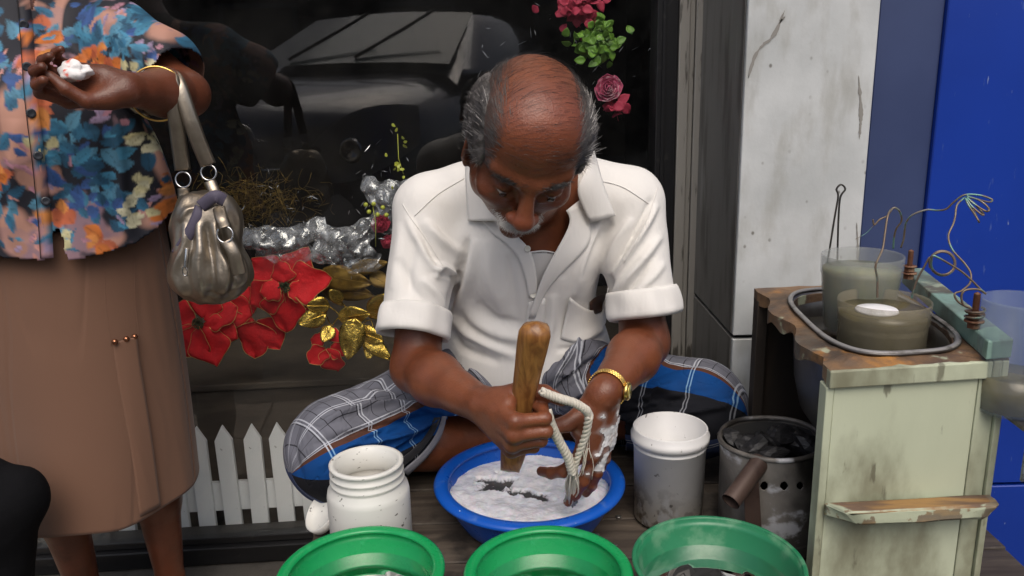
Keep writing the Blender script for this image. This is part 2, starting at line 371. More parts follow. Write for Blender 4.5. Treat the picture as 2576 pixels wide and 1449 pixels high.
def ribbons(roots, dirs, length, width, curl, side, seg=4, jit=.25, rng=RNG):
    """hair strands as thin tapering ribbons"""
    n = len(roots); V = np.zeros((n, seg + 1, 2, 3)); d = dirs + rng.normal(0, jit, (n, 3)); d /= np.linalg.norm(d, axis=1)[:, None]
    p = roots.copy(); ln = length * rng.uniform(.6, 1.25, (n, 1)); view = roots - _O; view /= np.linalg.norm(view, axis=1)[:, None]
    for j in range(seg + 1):
        w = np.cross(d, view + rng.normal(0, .5, (n, 3)) * (j == 0)); w /= np.linalg.norm(w, axis=1)[:, None] + 1e-9; ww = width * (1 - .85 * j / seg)
        V[:, j, 0] = p - w * ww / 2; V[:, j, 1] = p + w * ww / 2
        p = p + d * ln / seg; d = d + curl * (1.0 / seg); d /= np.linalg.norm(d, axis=1)[:, None]
    V = V.reshape(-1, 3); b = np.arange(n)[:, None] * (seg + 1) * 2 + np.arange(seg)[None] * 2; b = b.ravel()
    return V, np.stack([b, b + 1, b + 3, b + 2], 1)
# ---- the man
HM = Matrix.Rotation(R(9), 3, 'Y') @ Matrix.Rotation(R(9), 3, 'Z') @ Matrix.Rotation(R(44), 3, 'X')
HM_np = np.array(HM)
HO = at(1325, 357, 1.13)
hp, HL = head_prims(HM, HO)
SHL = at(1082, 535, 1.40); SHR = at(1580, 520, 1.40)
ELL = at(1046, 925, 1.30); WRL = at(1216, 1022, 1.12)
ELR = at(1622, 862, 1.34); WRR = at(1522, 985, 1.14)
NECK = at(1330, 400, 1.37); CHEST = at(1320, 640, 1.45); BELLY = at(1315, 830, 1.50); HIP = at(1310, 930, 1.58)
HIP[2] = .52
KNL = at(848, 1105, 1.34); KNR = at(1755, 1010, 1.43); KNL[2] = .50; KNR[2] = .53
HPL = HIP + np.array([-.10, 0, 0]); HPR = HIP + np.array([.10, 0, 0])
ANL = at(1400, 1083, 1.545); ANL[2] = .445; ANR = at(1200, 1050, 1.60); ANR[2] = .44
man = list(hp)
man += [rc(HL(0, .035, -.055), NECK, .052, .060, .03), rc(NECK + [0, .01, -.02], CHEST, .080, .112, .05), rc(CHEST, BELLY + [0, .03, 0], .105, .10, .05), rc(BELLY + [0, .03, 0], HIP, .10, .11, .05),
        rc(NECK + [0, .01, -.05], SHL, .05, .052, .04), rc(NECK + [0, .01, -.05], SHR, .05, .052, .04), rc(HL(0, -.02, -.09), NECK + [0, -.07, -.06], .03, .045, .03)]
for s, e, w, side in ((SHL, ELL, WRL, -1), (SHR, ELR, WRR, 1)):
    mid = e * .68 + w * .32
    man += [rc(s, e, .050, .040, .02), rc(e, mid, .041, .042, .02), rc(mid, w, .042, .0265, .02)]
for h_, k_, a_ in ((HPL, KNL, ANL), (HPR, KNR, ANR)):
    man += [rc(h_, k_, .082, .060, .03), rc(k_, k_ * .6 + a_ * .4, .052, .052, .02), rc(k_ * .6 + a_ * .4, a_, .052, .034, .02)]
# feet: each crossed under the other leg
for a_, t_ in ((ANL, np.array([ANL[0] + .17, ANL[1] + .03, .425])), (ANR, np.array([ANR[0] - .16, ANR[1] - .0, .425]))):
    man += [rc(a_, a_ * .5 + t_ * .5, .034, .028, .02), rc(a_ * .5 + t_ * .5, t_, .030, .020, .02)]
# his right fist round the stick
STK_T = at(1352, 812, 1.045); STK_B = at(1284, 1186, 1.135); SD_ = (STK_T - STK_B) / np.linalg.norm(STK_T - STK_B)
FX = np.array([.50, -.82, -.22])
fist_o = WRL
fp, FW, ftips, fax = hand_prims(fist_o, FX, SD_, False, [(72, 84, 40), (74, 86, 42), (76, 86, 42), (78, 84, 40)], spread=(.02, 0, -.01, -.03),
                       thumb=((.022, .026, -.012), (.046, .048, -.036), (.070, .050, -.060), (.086, .040, -.080)))
man += fp
# his left hand, open, fingers hanging into the lather
LX = np.array([-.12, .02, -1.0]); LY = np.array([-.80, -.60, 0])
lp, LW, ltips, lax = hand_prims(WRR + np.array([-.004, 0, -.012]), LX, LY, True, [(30, 28, 14), (8, 14, 8), (4, 14, 10), (6, 18, 12)], spread=(.34, .10, -.02, -.10),
                       thumb=((.020, .026, -.008), (.036, .056, -.014), (.040, .086, -.020), (.040, .110, -.022)))
man += lp
def tri_bvh(V, Q): return BVHTree.FromPolygons([Vector(v) for v in V], [tuple(q) for q in Q])
mV, mQ = nets(man, .0027, (-.62, .95, .36), (.62, 1.82, 1.24))
mN = vnormals(mV, mQ)
if ((mV - mV.mean(0)) * mN).sum(1).mean() < 0: mQ = mQ[:, ::-1]; mN = -mN
# skin folds of the neck and the knuckles come from strokes traced on the figure
hl = (mV - HO) @ HM_np                                          # head coordinates
inhead = (hl[:, 2] > -.13) & (hl[:, 1] < .12) & (np.abs(hl[:, 0]) < .11) & (hl[:, 2] < .14) & (np.linalg.norm(hl, axis=1) < .17)
tone = np.zeros((len(mV), 3), np.float32)
def gau(c, r): return np.exp(-(((hl - np.array(c)) / np.array(r)) ** 2).sum(1)) * inhead
tone[:, 0] = np.clip(.75 * gau((0, -.112, -.040), (.018, .016, .016)) + .5 * gau((0, -.09, -.086), (.02, .015, .007)) + .35 * gau((.042, -.075, -.03), (.02, .02, .018)) + .35 * gau((-.042, -.075, -.03), (.02, .02, .018)) + .45 * gau((0, -.045, .10), (.05, .05, .04)), 0, 1)
ax_, ay_, az_ = np.abs(hl[:, 0]), hl[:, 1], hl[:, 2]
tmpl = np.clip((ax_ - (.050 + .010 * np.clip((ay_ + .05) / .08, 0, 1) - np.clip(ay_ / .1, 0, 1) * .03)) / .012, 0, 1)      # distance into the fringe of hair at the sides
hairzone = inhead * tmpl * (az_ > -.015 + np.where(ay_ < .0, (-.0 - ay_) * 1.0, -ay_ * .6)) * (ay_ > -.062) * (ax_ < .0835)
back = inhead * (ay_ > .055) * (az_ < .085) * (az_ > -.07); hairzone = np.clip(hairzone + back, 0, 1)
tone[:, 1] = np.clip(hairzone * .85, 0, 1)
# soap on the back of his left hand
hq = (mV - LW(.07, -.02, .012)) / np.array([.035, .03, .05]); sn = smoothnoise(mV[(hq ** 2).sum(1) < 4], 55, 3); soap = np.zeros(len(mV)); soap[(hq ** 2).sum(1) < 4] = sn
tone[:, 2] = np.clip(np.exp(-(hq ** 2).sum(1)) * 1.2 + np.where((hq ** 2).sum(1) < 4, soap * 1.0, 0) * .8 - .35, 0, .75)
me = npmesh('person', mV, mQ); set_col(me, 'tone', tone)
MANBASE = (float(HIP[0]), float(HIP[1]), .40)
manT = obj('person', me, M_SKIN, base=MANBASE)
props(manT, 'balding man in white shirt and checked sarong sitting cross-legged over the blue basin', 'person')
man_bvh = tri_bvh(mV, mQ)
# ---- hair
def face_samples(n, w):                                          # random points on the head, weighted
    c = mV[mQ].mean(1); ww = w[mQ].mean(1); ww = ww / ww.sum(); i = RNG.choice(len(c), n, p=ww); j = RNG.rand(n, 4); j /= j.sum(1)[:, None]
    return (mV[mQ[i]] * j[:, :, None]).sum(1), mN[mQ[i]].mean(1)
def hdir(v): return HM_np @ np.asarray(v, float)
hz = hairzone * (hairzone > .25)
# the fringe: a low mass of hair at the sides and back, covered with strands
def HE(c, r, k=.015): return el(HL(*c), r, HM_np, k)
hairp = [HE((0, .040, .020), (.080, .074, .066))]
for s in (-1, 1): hairp += [HE((s * .064, .012, .030), (.0235, .056, .046)), HE((s * .066, .020, .000), (.019, .045, .045)), HE((s * .067, -.024, .018), (.0135, .030, .034), .01)]
hairp += [HE((0, -.045, .075), (.0585, .120, .085), .012)]; hairp[-1]['neg'] = True
hairp += [HE((0, -.05, -.06), (.055, .09, .06), .01)]; hairp[-1]['neg'] = True
hV, hQ = nets(hairp, .003, HO - .15, HO + .15); hN = vnormals(hV, hQ)
if ((hV - hV.mean(0)) * hN).sum(1).mean() < 0: hQ = hQ[:, ::-1]; hN = -hN
hV = hV + hN * (smoothnoise(hV * [1, 1, 1], 90, 5) * .003)[:, None]
_hm = Mat('grey_black_hair_mass', (.05, .045, .042), .55); _hm.base(_hm.mix(_hm.step(_hm.noise(60, 5, _hm.map((1, .3, .3))), .4, .7), (.025, .022, .02), (.12, .11, .105))); _hm.bump(_hm.noise(160, 4), .8, .003)
obj('hair', npmesh('hair', hV, hQ), _hm.m, manT)
c_ = hV[hQ].mean(1); cl = (c_ - HO) @ HM_np; w_ = ((sdf(man, c_) > -.002) & (sdf(hairp[-1:], c_) > -1)).astype(float)
def hs(n, w):
    w = w / w.sum(); i = RNG.choice(len(c_), n, p=w); j = RNG.rand(n, 4); j /= j.sum(1)[:, None]; return (hV[hQ[i]] * j[:, :, None]).sum(1), hN[hQ[i]].mean(1)
for nm, n, mt, up, wd, ln in (('hair', 5200, M_DHAIR, .03, .0005, .028), ('hair', 5200, M_GHAIR, .04, .00045, .028), ('hair', 1100, M_WHAIR, .05, .0004, .030)):
    P, N_ = hs(n, w_ * (1 if mt is M_DHAIR else .35 + 1.3 * (cl[:, 0] > 0) + .5 * (cl[:, 2] < .02))); l = (P - HO) @ HM_np
    cl_ = smoothnoise(P, 45, 9)[:, None]
    flow = np.stack([np.sign(l[:, 0]) * -.12, .8 + 0 * l[:, 0], -.35 + 0 * l[:, 0]], 1) @ HM_np.T; flow -= N_ * (flow * N_).sum(1)[:, None]
    D_ = N_ * up + flow + cl_ * np.array([[.22, .1, .2]]); D_ /= np.linalg.norm(D_, axis=1)[:, None]
    hv, hq_ = ribbons(P - N_ * .001, D_, ln, wd, HM_np @ np.array([0, .25, -.7]), None, 4, .05)
    obj(nm, npmesh(nm, hv, hq_), mt, manT, kind='stuff')
# thin strands combed over the bald crown
top = inhead * (hl[:, 2] > .055) * (np.abs(hl[:, 0]) < .055); P, N_ = face_samples(520, top)
D_ = N_ * .06 + (np.array([[1.0, .35, .05]]) @ HM_np.T); D_ -= N_ * (D_ * N_).sum(1)[:, None] * .93
hv, hq_ = ribbons(P + N_ * .0008, D_, .042, .00026, HM_np @ np.array([0, 0, -.75]), None, 6, .10); obj('hair', npmesh('hair', hv, hq_), M_DHAIR, manT, kind='stuff')
edge_ = inhead * np.exp(-((np.abs(hl[:, 0]) - .056) / .009) ** 2) * (hl[:, 2] > .01) * (hl[:, 1] > -.07); P, N_ = face_samples(1800, edge_); l = (P - HO) @ HM_np
flow = np.stack([-np.sign(l[:, 0]) * .2, 1 + 0 * l[:, 0], -.1 + 0 * l[:, 0]], 1) @ HM_np.T; flow -= N_ * (flow * N_).sum(1)[:, None]; hv, hq_ = ribbons(P + N_ * .0005, flow + N_ * .12, .020, .00032, HM_np @ np.array([0, 0, -.3]), None, 4, .10); obj('hair', npmesh('hair', hv, hq_), M_DHAIR, manT, kind='stuff')
# suds clinging to the hand
sv_ = tone[:, 2] > .22; fq = sv_[mQ].all(1); us_ = np.unique(mQ[fq]); rm_ = -np.ones(len(mV), int); rm_[us_] = np.arange(len(us_)); SP = mV[us_] + mN[us_] * (.0006 + np.abs(smoothnoise(mV[us_], 130, 6)) * .0025 + np.abs(smoothnoise(mV[us_], 300, 7)) * .0015)[:, None]
SUDS_DATA = (SP, rm_[mQ[fq]])
# eyebrows, moustache, stubble
def patch(n, c, r): return face_samples(n, gau(c, r))
for s in (-1, 1):
    P, N_ = patch(260, (s * .031, -.083, .019), (.014, .012, .0035)); D_ = N_ * .35 + (np.array([[s * 1.0, 0, .1]]) @ HM_np.T)
    hv, hq_ = ribbons(P, D_, .008, .0004, np.zeros(3), None, 2, .2); obj('eyebrow', npmesh('eyebrow', hv, hq_), M_DHAIR, manT)
P, N_ = patch(1250, (0, -.095, -.0665), (.025, .02, .0045)); l = (P - HO) @ HM_np; keep = (hl is not None) & (np.abs(l[:, 0]) < .036); P, N_, l = P[keep], N_[keep], l[keep]
D_ = N_ * .5 + np.stack([l[:, 0] * 22, -.3 + 0 * l[:, 0], -.9 + 0 * l[:, 0]], 1) @ HM_np.T; D_ /= np.linalg.norm(D_, axis=1)[:, None]
hv, hq_ = ribbons(P, D_, .0085, .00045, np.zeros(3), None, 2, .2); obj('moustache', npmesh('moustache', hv, hq_), M_WHAIR, manT)
P, N_ = patch(260, (0, -.075, -.105), (.03, .03, .014)); hv, hq_ = ribbons(P, N_, .0035, .0004, np.zeros(3), None, 1, .4); obj('stubble', npmesh('stubble', hv, hq_), M_WHAIR, manT, kind='stuff')
for s in (-1, 1):                                                # glint of the lowered eyes under the lids
    ev, ef = lathe([(0, -.0115), (.006, -.0095), (.0105, -.004), (.0115, 0), (.0105, .004), (.006, .0095), (0, .0115)], HL(s * .0335, -.0760, -.0085), 20)
    eo = obj('eye', (ev, ef), M_EYE, manT)
    pv, pf = lathe([(0, 0), (.004, 0), (.0055, .0012), (.004, .002), (0, .0024)], HL(s * .0335, -.0874, -.0115), 14, axis=hdir((0, -1, -.2))); obj('iris', (pv, pf), M_PUPIL, eo)
# ------------------------------------------------------------------ shirt
def inpoly(uv, poly):
    poly = np.asarray(poly, float); x, y = uv[:, 0], uv[:, 1]; c = np.zeros(len(uv), bool); j = len(poly) - 1
    for i in range(len(poly)):
        xi, yi = poly[i]; xj, yj = poly[j]
        c ^= ((yi > y) != (yj > y)) & (x < (xj - xi) * (y - yi) / (yj - yi + 1e-12) + xi); j = i
    return c
CUL = SHL * .28 + ELL * .72; CUR = SHR * .30 + ELR * .70
CUL = at(1043, 800, 1.315); CUR = at(1617, 755, 1.345)
shirt = [rc(NECK + [0, .03, -.045], CHEST, .085, .128, .04), rc(CHEST, BELLY, .130, .138, .05), rc(BELLY, HIP + [0, -.02, .03], .138, .145, .05),
         rc(NECK + [-.01, .015, -.035], SHL + [0, .01, .008], .060, .060, .03), rc(NECK + [.01, .015, -.035], SHR + [0, .01, .008], .060, .060, .03),
         rc(SHL, CUL, .0625, .0555, .022), rc(SHR, CUR, .0625, .0555, .022), rc(NECK, HL(0, .055, -.05), .062, .055, .02),
         rc(CHEST + [-.05, -.06, .03], CHEST + [.05, -.06, .03], .075, .075, .05), rc(BELLY + [-.04, -.03, -.06], BELLY + [.06, -.03, -.06], .11, .11, .05)]
sV, sQ = nets(shirt, .0040, (-.5, 1.0, .40), (.5, 1.85, 1.24)); sN = vnormals(sV, sQ)
if ((sV - sV.mean(0)) * sN).sum(1).mean() < 0: sQ = sQ[:, ::-1]; sN = -sN
folds = [([(1180, 600), (1160, 690), (1128, 790)], 11, -.012, .6), ([(1198, 600), (1180, 700), (1150, 790), (1128, 830)], 16, .008), ([(1092, 700), (1110, 672), (1150, 690)], 9, .010), ([(1085, 688), (1120, 690), (1156, 705)], 7, -.008),
         ([(1026, 545), (1060, 610), (1100, 680), (1150, 690)], 12, .006, .7), ([(1070, 552), (1110, 600), (1166, 640)], 13, .007, .6), ([(1050, 570), (1085, 640), (1100, 660)], 9, -.005), ([(1060, 700), (1100, 740), (1125, 790)], 12, .006), ([(1000, 650), (1040, 730), (1080, 770)], 15, -.005),
         ([(1140, 780), (1190, 840), (1300, 894)], 15, .009, .7), ([(1130, 815), (1165, 875), (1255, 910)], 11, -.007), ([(1165, 720), (1200, 800), (1260, 835), (1330, 850)], 20, .008, .5), ([(1200, 760), (1240, 800), (1310, 815)], 14, -.006),
         ([(1438, 750), (1470, 640), (1516, 521)], 15, .007, .6), ([(1460, 700), (1500, 610), (1540, 560)], 11, -.006), ([(1410, 700), (1430, 620), (1450, 580)], 14, -.005), ([(1520, 700), (1550, 610), (1590, 550)], 12, .006),
         ([(1653, 516), (1610, 600), (1543, 705)], 11, .009, .8), ([(1640, 500), (1590, 600), (1535, 690)], 9, -.008), ([(1665, 595), (1600, 680), (1540, 750)], 12, .008, .7), ([(1650, 640), (1590, 720), (1545, 760)], 8, -.007), ([(1538, 690), (1532, 730), (1530, 790)], 9, -.012), ([(1670, 660), (1640, 700), (1600, 735)], 10, .005),
         ([(1225, 600), (1235, 700), (1270, 800)], 22, .006), ([(1280, 640), (1290, 720), (1300, 800)], 14, -.004), ([(1390, 740), (1385, 820), (1370, 890)], 14, .005), ([(1440, 860), (1490, 845), (1530, 800)], 13, .007), ([(1400, 880), (1470, 870), (1540, 820)], 9, -.006), ([(1010, 560), (1000, 650), (985, 730)], 14, .004), ([(1045, 600), (1030, 680), (1020, 760)], 14, -.004)]
sV = sculpt(sV, sN, [(f[0], f[1] * .85, f[2] * 1.35) + tuple(f[3:]) for f in folds]); sN = vnormals(sV, sQ); sV = sV + sN * (smoothnoise(sV * [1, 1, .5], 24, 2) * .0022)[:, None]
shirt_bvh = tri_bvh(sV, sQ)
suv = proj(sV); axL = (CUL - SHL) / np.linalg.norm(CUL - SHL); axR = (CUR - SHR) / np.linalg.norm(CUR - SHR)
VOPEN = [(1225, 330), (1262, 540), (1300, 585), (1338, 632), (1350, 735), (1372, 690), (1410, 620), (1440, 560), (1450, 330)]
kill = inpoly(suv, VOPEN) & (sV[:, 1] < NECK[1] + .05) & (sV[:, 2] > .74)
def nearax(c, ax): q = sV - c; s = q @ ax; return (s > .004) & (s < .12) & (np.linalg.norm(q - s[:, None] * ax, axis=1) < .069)
kill |= nearax(CUL, axL) | nearax(CUR, axR)
kill |= np.linalg.norm(sV - HL(0, .055, -.05), axis=1) < .062
kill |= sV[:, 2] < .585 + .012 * np.sin(sV[:, 0] * 25)
kq = ~kill[sQ].any(1); used = np.unique(sQ[kq]); remap = -np.ones(len(sV), int); remap[used] = np.arange(len(used))
shirtO = obj('shirt', npmesh('shirt', sV[used], remap[sQ[kq]]), M_SHIRT, manT); solid(shirtO, .0018)
def drape(px_grid, bvh, lift, fallback_y=None):
    """lift a grid of view points (m,n,2) onto the surface they fall on; lift (m,n) in metres"""
    m, n = px_grid.shape[:2]; out = np.zeros((m, n, 3)); ok = np.zeros((m, n), bool)
    for i in range(m):
        for j in range(n):
            h = hit(bvh, *px_grid[i, j])
            if h is not None:
                d = ray(*px_grid[i, j]); d = d / np.linalg.norm(d); out[i, j] = h - d * lift[i, j]; ok[i, j] = True
    if not ok.all():
        W_ = np.argwhere(ok)
        for i, j in np.argwhere(~ok):
            k = W_[np.argmin(((W_ - [i, j]) ** 2).sum(1))]; y = out[tuple(k)][1]; out[i, j] = at(*px_grid[i, j], y)
    return out
def quadpatch(A, B, n=14, m=10):        # between polylines A and B (both view coords)
    A = spline(A, n); B = spline(B, n); t = np.linspace(0, 1, m)[:, None, None]; return A[None] * (1 - t) + B[None] * t
def smoothgrid(G, it=3):
    G = G.copy()
    for _ in range(it):
        H = G.copy(); H[1:-1] = (G[:-2] + 2 * G[1:-1] + G[2:]) / 4; G = H.copy(); H[:, 1:-1] = (G[:, :-2] + 2 * G[:, 1:-1] + G[:, 2:]) / 4; G = H
    return G
def cloth_patch(name, A, B, l0, l1, mat, parent, bvh, n=14, m=10, bulge=0.0, th=.0015, sm=4):
    g = quadpatch(A, B, n, m); t = np.linspace(0, 1, m)[:, None] * np.ones((1, n)); L = l0 + (l1 - l0) * t + bulge * np.sin(t * np.pi)
    G = smoothgrid(drape(g, bvh, L), sm); V, F = grid(G); o = obj(name, (V, F), mat, parent); solid(o, th, 0); return o
# lapels (the turned-out fronts), collar leaves, placket
cloth_patch('lapel', [(1238, 520), (1262, 556), (1298, 592), (1335, 628), (1350, 690), (1352, 745)], [(1206, 540), (1228, 580), (1262, 604), (1300, 640), (1322, 700), (1330, 750)], .004, .0035, M_SHIRT, shirtO, shirt_bvh, 20, 6)
cloth_patch('lapel', [(1424, 530), (1436, 560), (1404, 622), (1372, 680), (1352, 730), (1330, 800)], [(1462, 500), (1492, 590), (1462, 640), (1410, 690), (1368, 742), (1346, 800)], .010, .0050, M_SHIRT, shirtO, shirt_bvh, 22, 8, .003)
cloth_patch('collar', [(1172, 395), (1200, 430), (1224, 470), (1240, 520), (1256, 556)], [(1172, 395), (1172, 440), (1174, 490), (1176, 530), (1178, 556)], .020, .006, M_SHIRT, shirtO, shirt_bvh, 16, 10, .006, .002)
cloth_patch('collar', [(1494, 380), (1474, 430), (1452, 470), (1458, 505), (1484, 560)], [(1494, 380), (1508, 430), (1520, 470), (1533, 505), (1548, 543)], .020, .007, M_SHIRT, shirtO, shirt_bvh, 16, 10, .006, .002)
cloth_patch('placket', [(1330, 760), (1322, 810), (1318, 860), (1310, 900)], [(1372, 750), (1370, 810), (1366, 860), (1360, 900)], .0030, .0030, M_SHIRT, shirtO, shirt_bvh, 12, 5)
# pocket, gaping, with the corner of a brown wallet in it
pk = cloth_patch('pocket', [(1434, 748), (1464, 772), (1497, 784), (1520, 762), (1530, 724)], [(1410, 852), (1440, 862), (1475, 858), (1505, 838), (1524, 812)], .013, .002, M_SHIRT, shirtO, shirt_bvh, 16, 12, .002)
M_WALLET = Mat('brown_leather', (.06, .028, .018), .5).m
cloth_patch('wallet', [(1484, 760), (1500, 745), (1520, 738)], [(1486, 790), (1502, 792), (1518, 780)], .007, .007, M_WALLET, pk, shirt_bvh, 6, 4)
def seam(px, bvh, parent, mat, r=.0009, lift=.0012, n=26):
    P = [hit(bvh, *q, lift) for q in spline(px, n)]; P = [p for p in P if p is not None]
    if len(P) > 2: return obj('seam', tube(P, r, 5), mat, parent)
for s_ in ([(1043, 543), (1100, 490), (1168, 448)], [(1494, 451), (1565, 470), (1632, 512)], [(1012, 512), (1036, 552), (1072, 600), (1114, 668)], [(1655, 470), (1625, 560), (1570, 660)]): seam(s_, shirt_bvh, shirtO, M_SHIRT, .0007)
M_BTN = Mat('pearl_button', (.62, .6, .52), .25).m
for q in ((1327, 626), (1341, 742)):
    p = hit(shirt_bvh, *q, .004); d = -ray(*q); bv = lathe([(0, 0), (.0052, 0), (.0056, .0008), (.0052, .0018), (.004, .0013), (0, .0013)], p, 20, axis=d); obj('button', bv, M_BTN, shirtO)
# rolled cuffs: a thick soft band round each sleeve
def cuff(c, ax, r, h, tilt, seed):
    q = Vector(ax).to_track_quat('Z', 'X').to_matrix(); n, m = 72, 14; V = []
    rs = np.random.RandomState(seed); ph = rs.rand(6) * 6.28
    for i in range(n):
        a = 2 * math.pi * i / n; w = .0026 * math.sin(2 * a + ph[0]) + .0016 * math.sin(5 * a + ph[1]) + .0010 * math.sin(9 * a + ph[2])
        for j in range(m):
            t = j / (m - 1); 
            if j < m - 3: z = -h / 2 + h * j / (m - 4); rr = r + .0026 * math.sin(math.pi * j / (m - 4)) ** .35 + .001 * math.sin(4 * a + 6 * t + ph[3]) + .003 * (j / (m - 4))
            else: z = h / 2 - .004 * (j - m + 4); rr = r - .0015 * (j - m + 4) + .001
            z += .002 * math.sin(2 * a + ph[4]) + tilt * math.cos(a + ph[5] * 0)
            p = q @ Vector(((rr + w) * math.cos(a), (rr + w) * math.sin(a), z)); V.append(tuple(p + Vector(c)))
    F = [(i * m + j, i * m + j + 1, ((i + 1) % n) * m + j + 1, ((i + 1) % n) * m + j) for i in range(n) for j in range(m - 1)]
    o = obj('cuff', (V, F), M_SHIRT, shirtO); solid(o, .003, -1); return o
cuff(CUL + axL * .006, axL, .0585, .046, 0.0, 3); cuff(CUR + axR * .006, axR, .0585, .046, 0.0, 8)
# vest seen in the opening of the shirt
mu = proj(mV); vk = inpoly(mu, [(1290, 632), (1345, 630), (1400, 634), (1420, 700), (1400, 800), (1300, 800)]) & (mN[:, 1] < .1) & (mV[:, 1] < CHEST[1])
vq = vk[mQ].all(1)
if vq.any():
    used = np.unique(mQ[vq]); rm = -np.ones(len(mV), int); rm[used] = np.arange(len(used)); obj('vest', npmesh('vest', mV[used] + mN[used] * .003, rm[mQ[vq]]), M_VEST, manT)
P = [hit(man_bvh, *q_, .004) for q_ in spline([(1312, 640), (1340, 634), (1372, 632), (1412, 640)], 20)]; P = [p for p in P if p is not None]; obj('vest_hem', tube(P, .0016, 6), M_VEST, manT)
# ------------------------------------------------------------------ sarong
sar = [rc(HPL + [-.02, -.02, 0], KNL, .105, .090, .03), rc(HPR + [.02, -.02, 0], KNR, .105, .092, .03), rc(HIP + [-.05, 0, -.01], HIP + [.05, 0, -.01], .15, .15, .04),
       rc(KNL, KNL * .62 + ANL * .38, .084, .060, .03), rc(KNR, KNR * .62 + ANR * .38, .086, .058, .03),
       rc(at(1150, 965, 1.42), at(1490, 945, 1.43), .070, .068, .05), rc(at(1400, 940, 1.37), at(1500, 905, 1.39), .035, .035, .03), rc(KNL + [0, .0, .012], HPL * .5 + KNL * .5 + [0, 0, .012], .085, .085, .03),
       rc(KNL * .75 + HPL * .25 + [0, .05, -.05], HPL + [0, 0, -.05], .06, .08, .03), rc(KNR * .75 + HPR * .25 + [0, .05, -.05], HPR + [0, 0, -.05], .06, .08, .03)]
gV, gQ = nets(sar, .0040, (-.66, 1.0, .36), (.70, 1.86, .80)); gN = vnormals(gV, gQ)
if ((gV - gV.mean(0)) * gN).sum(1).mean() < 0: gQ = gQ[:, ::-1]; gN = -gN
gV0 = gV.copy()
gf = []
for pts, w, h_ in (([(1120, 1035), (1000, 1015), (900, 1030), (800, 1070)], 9, .010), ([(1120, 1045), (1010, 1060), (900, 1090), (790, 1120)], 9, -.008), ([(1125, 1040), (1040, 1085), (960, 1110), (850, 1130)], 9, .010),
                   ([(1120, 1050), (1060, 1100), (980, 1150)], 8, -.007), ([(1110, 1020), (1060, 985), (1000, 975)], 9, .009), ([(1090, 1000), (1010, 1000), (940, 1015)], 7, -.006), ([(1020, 905), (980, 950), (940, 985)], 12, .005),
                   ([(760, 1060), (740, 1120), (760, 1200)], 12, -.004), ([(1560, 1020), (1620, 1000), (1700, 960)], 9, .009), ([(1570, 1040), (1650, 1020), (1740, 990)], 8, -.007), ([(1575, 1060), (1660, 1040), (1760, 1030), (1850, 1010)], 10, .008), ([(1590, 970), (1640, 930), (1700, 890)], 10, .006),
                   ([(1380, 960), (1430, 900), (1500, 860)], 8, .016), ([(1395, 985), (1450, 930), (1520, 880)], 7, -.014), ([(1370, 930), (1400, 885), (1470, 850), (1530, 835)], 6, -.013), ([(1400, 1000), (1470, 960), (1540, 900)], 8, .014), ([(1420, 1020), (1490, 985), (1545, 930)], 6, -.012), ([(1385, 905), (1420, 870), (1480, 845)], 6, .013), ([(1440, 950), (1460, 900), (1455, 870)], 6, .010), ([(1480, 960), (1495, 905), (1520, 860)], 5, -.010), ([(1400, 940), (1440, 935), (1475, 900)], 5, .010),
                   ([(1190, 930), (1230, 970), (1260, 1010)], 10, .006), ([(1130, 880), (1170, 920), (1180, 980)], 10, -.006), ([(1160, 1000), (1220, 1010), (1300, 990)], 9, .008), ([(1210, 890), (1260, 930), (1310, 960)], 9, -.006), ([(960, 900), (930, 950), (880, 990)], 10, -.004)): gf.append((pts, w, h_, .4))
gf = [(f[0], f[1] * .8, f[2] * 1.5, f[3]) for f in gf]
rs = np.random.RandomState(12)
for k in range(26):
    if k % 2: x0, y0, x1, y1 = 1120 + rs.uniform(-20, 20), 1040 + rs.uniform(-60, 10), rs.uniform(760, 960), rs.uniform(960, 1180)
    else: x0, y0, x1, y1 = 1540 + rs.uniform(-30, 40), 1000 + rs.uniform(-40, 50), rs.uniform(1680, 1860), rs.uniform(880, 1090)
    gf.append(([(x0, y0), ((x0 + x1) / 2 + rs.normal(0, 14), (y0 + y1) / 2 + rs.normal(0, 14) - 8), (x1, y1)], rs.uniform(5, 9), rs.choice([-1, 1]) * rs.uniform(.003, .006), .5))
gV = sculpt(gV, gN, gf); gN = vnormals(gV, gQ); gV = gV + gN * (smoothnoise(gV, 20, 8) * .003)[:, None]
gu = proj(gV)
def legco(P, a, b, off):
    ax = (b - a) / np.linalg.norm(b - a); q = P - a; s = q @ ax; u = np.cross(ax, [0, 0, 1.0]); u /= np.linalg.norm(u); 
    if u[1] > 0: u = -u
    w = np.cross(u, ax); w = w if w[2] > 0 else -w; return s, np.arctan2(q @ w, q @ u) * .11 + off
sL, pL = legco(gV0, HPL, KNL, 0.0); sR, pR = legco(gV0, HPR, KNR, -.070)
dL = np.abs(pd(sar[0], gV0)); dR = np.abs(pd(sar[1], gV0)); wL = gV0[:, 0] < HIP[0]
nz = smoothnoise(gV0, 7, 4) * .012
pL = pL + .30 * np.clip(1 - sL / .15, 0, 1) ** .7; pR = pR + .30 * np.clip(1 - sR / .17, 0, 1) ** .7
UV = np.where(wL[:, None], np.stack([sL + nz, pL - .03 * (sL - .2) + nz], 1), np.stack([sR + .03 + nz, pR + nz], 1))
killg = inpoly(gu, [(1128, 1048), (1112, 1100), (1078, 1150), (1028, 1196), (1000, 1290), (1400, 1330), (1575, 1180), (1570, 1062), (1480, 1046), (1300, 1040)]) & (gV[:, 1] < 1.52)
killg |= gV[:, 2] < .404
kq = ~killg[gQ].any(1); used = np.unique(gQ[kq]); rm = -np.ones(len(gV), int); rm[used] = np.arange(len(used))
gme = npmesh('sarong', gV[used], rm[gQ[kq]]); set_uv(gme, UV[used])
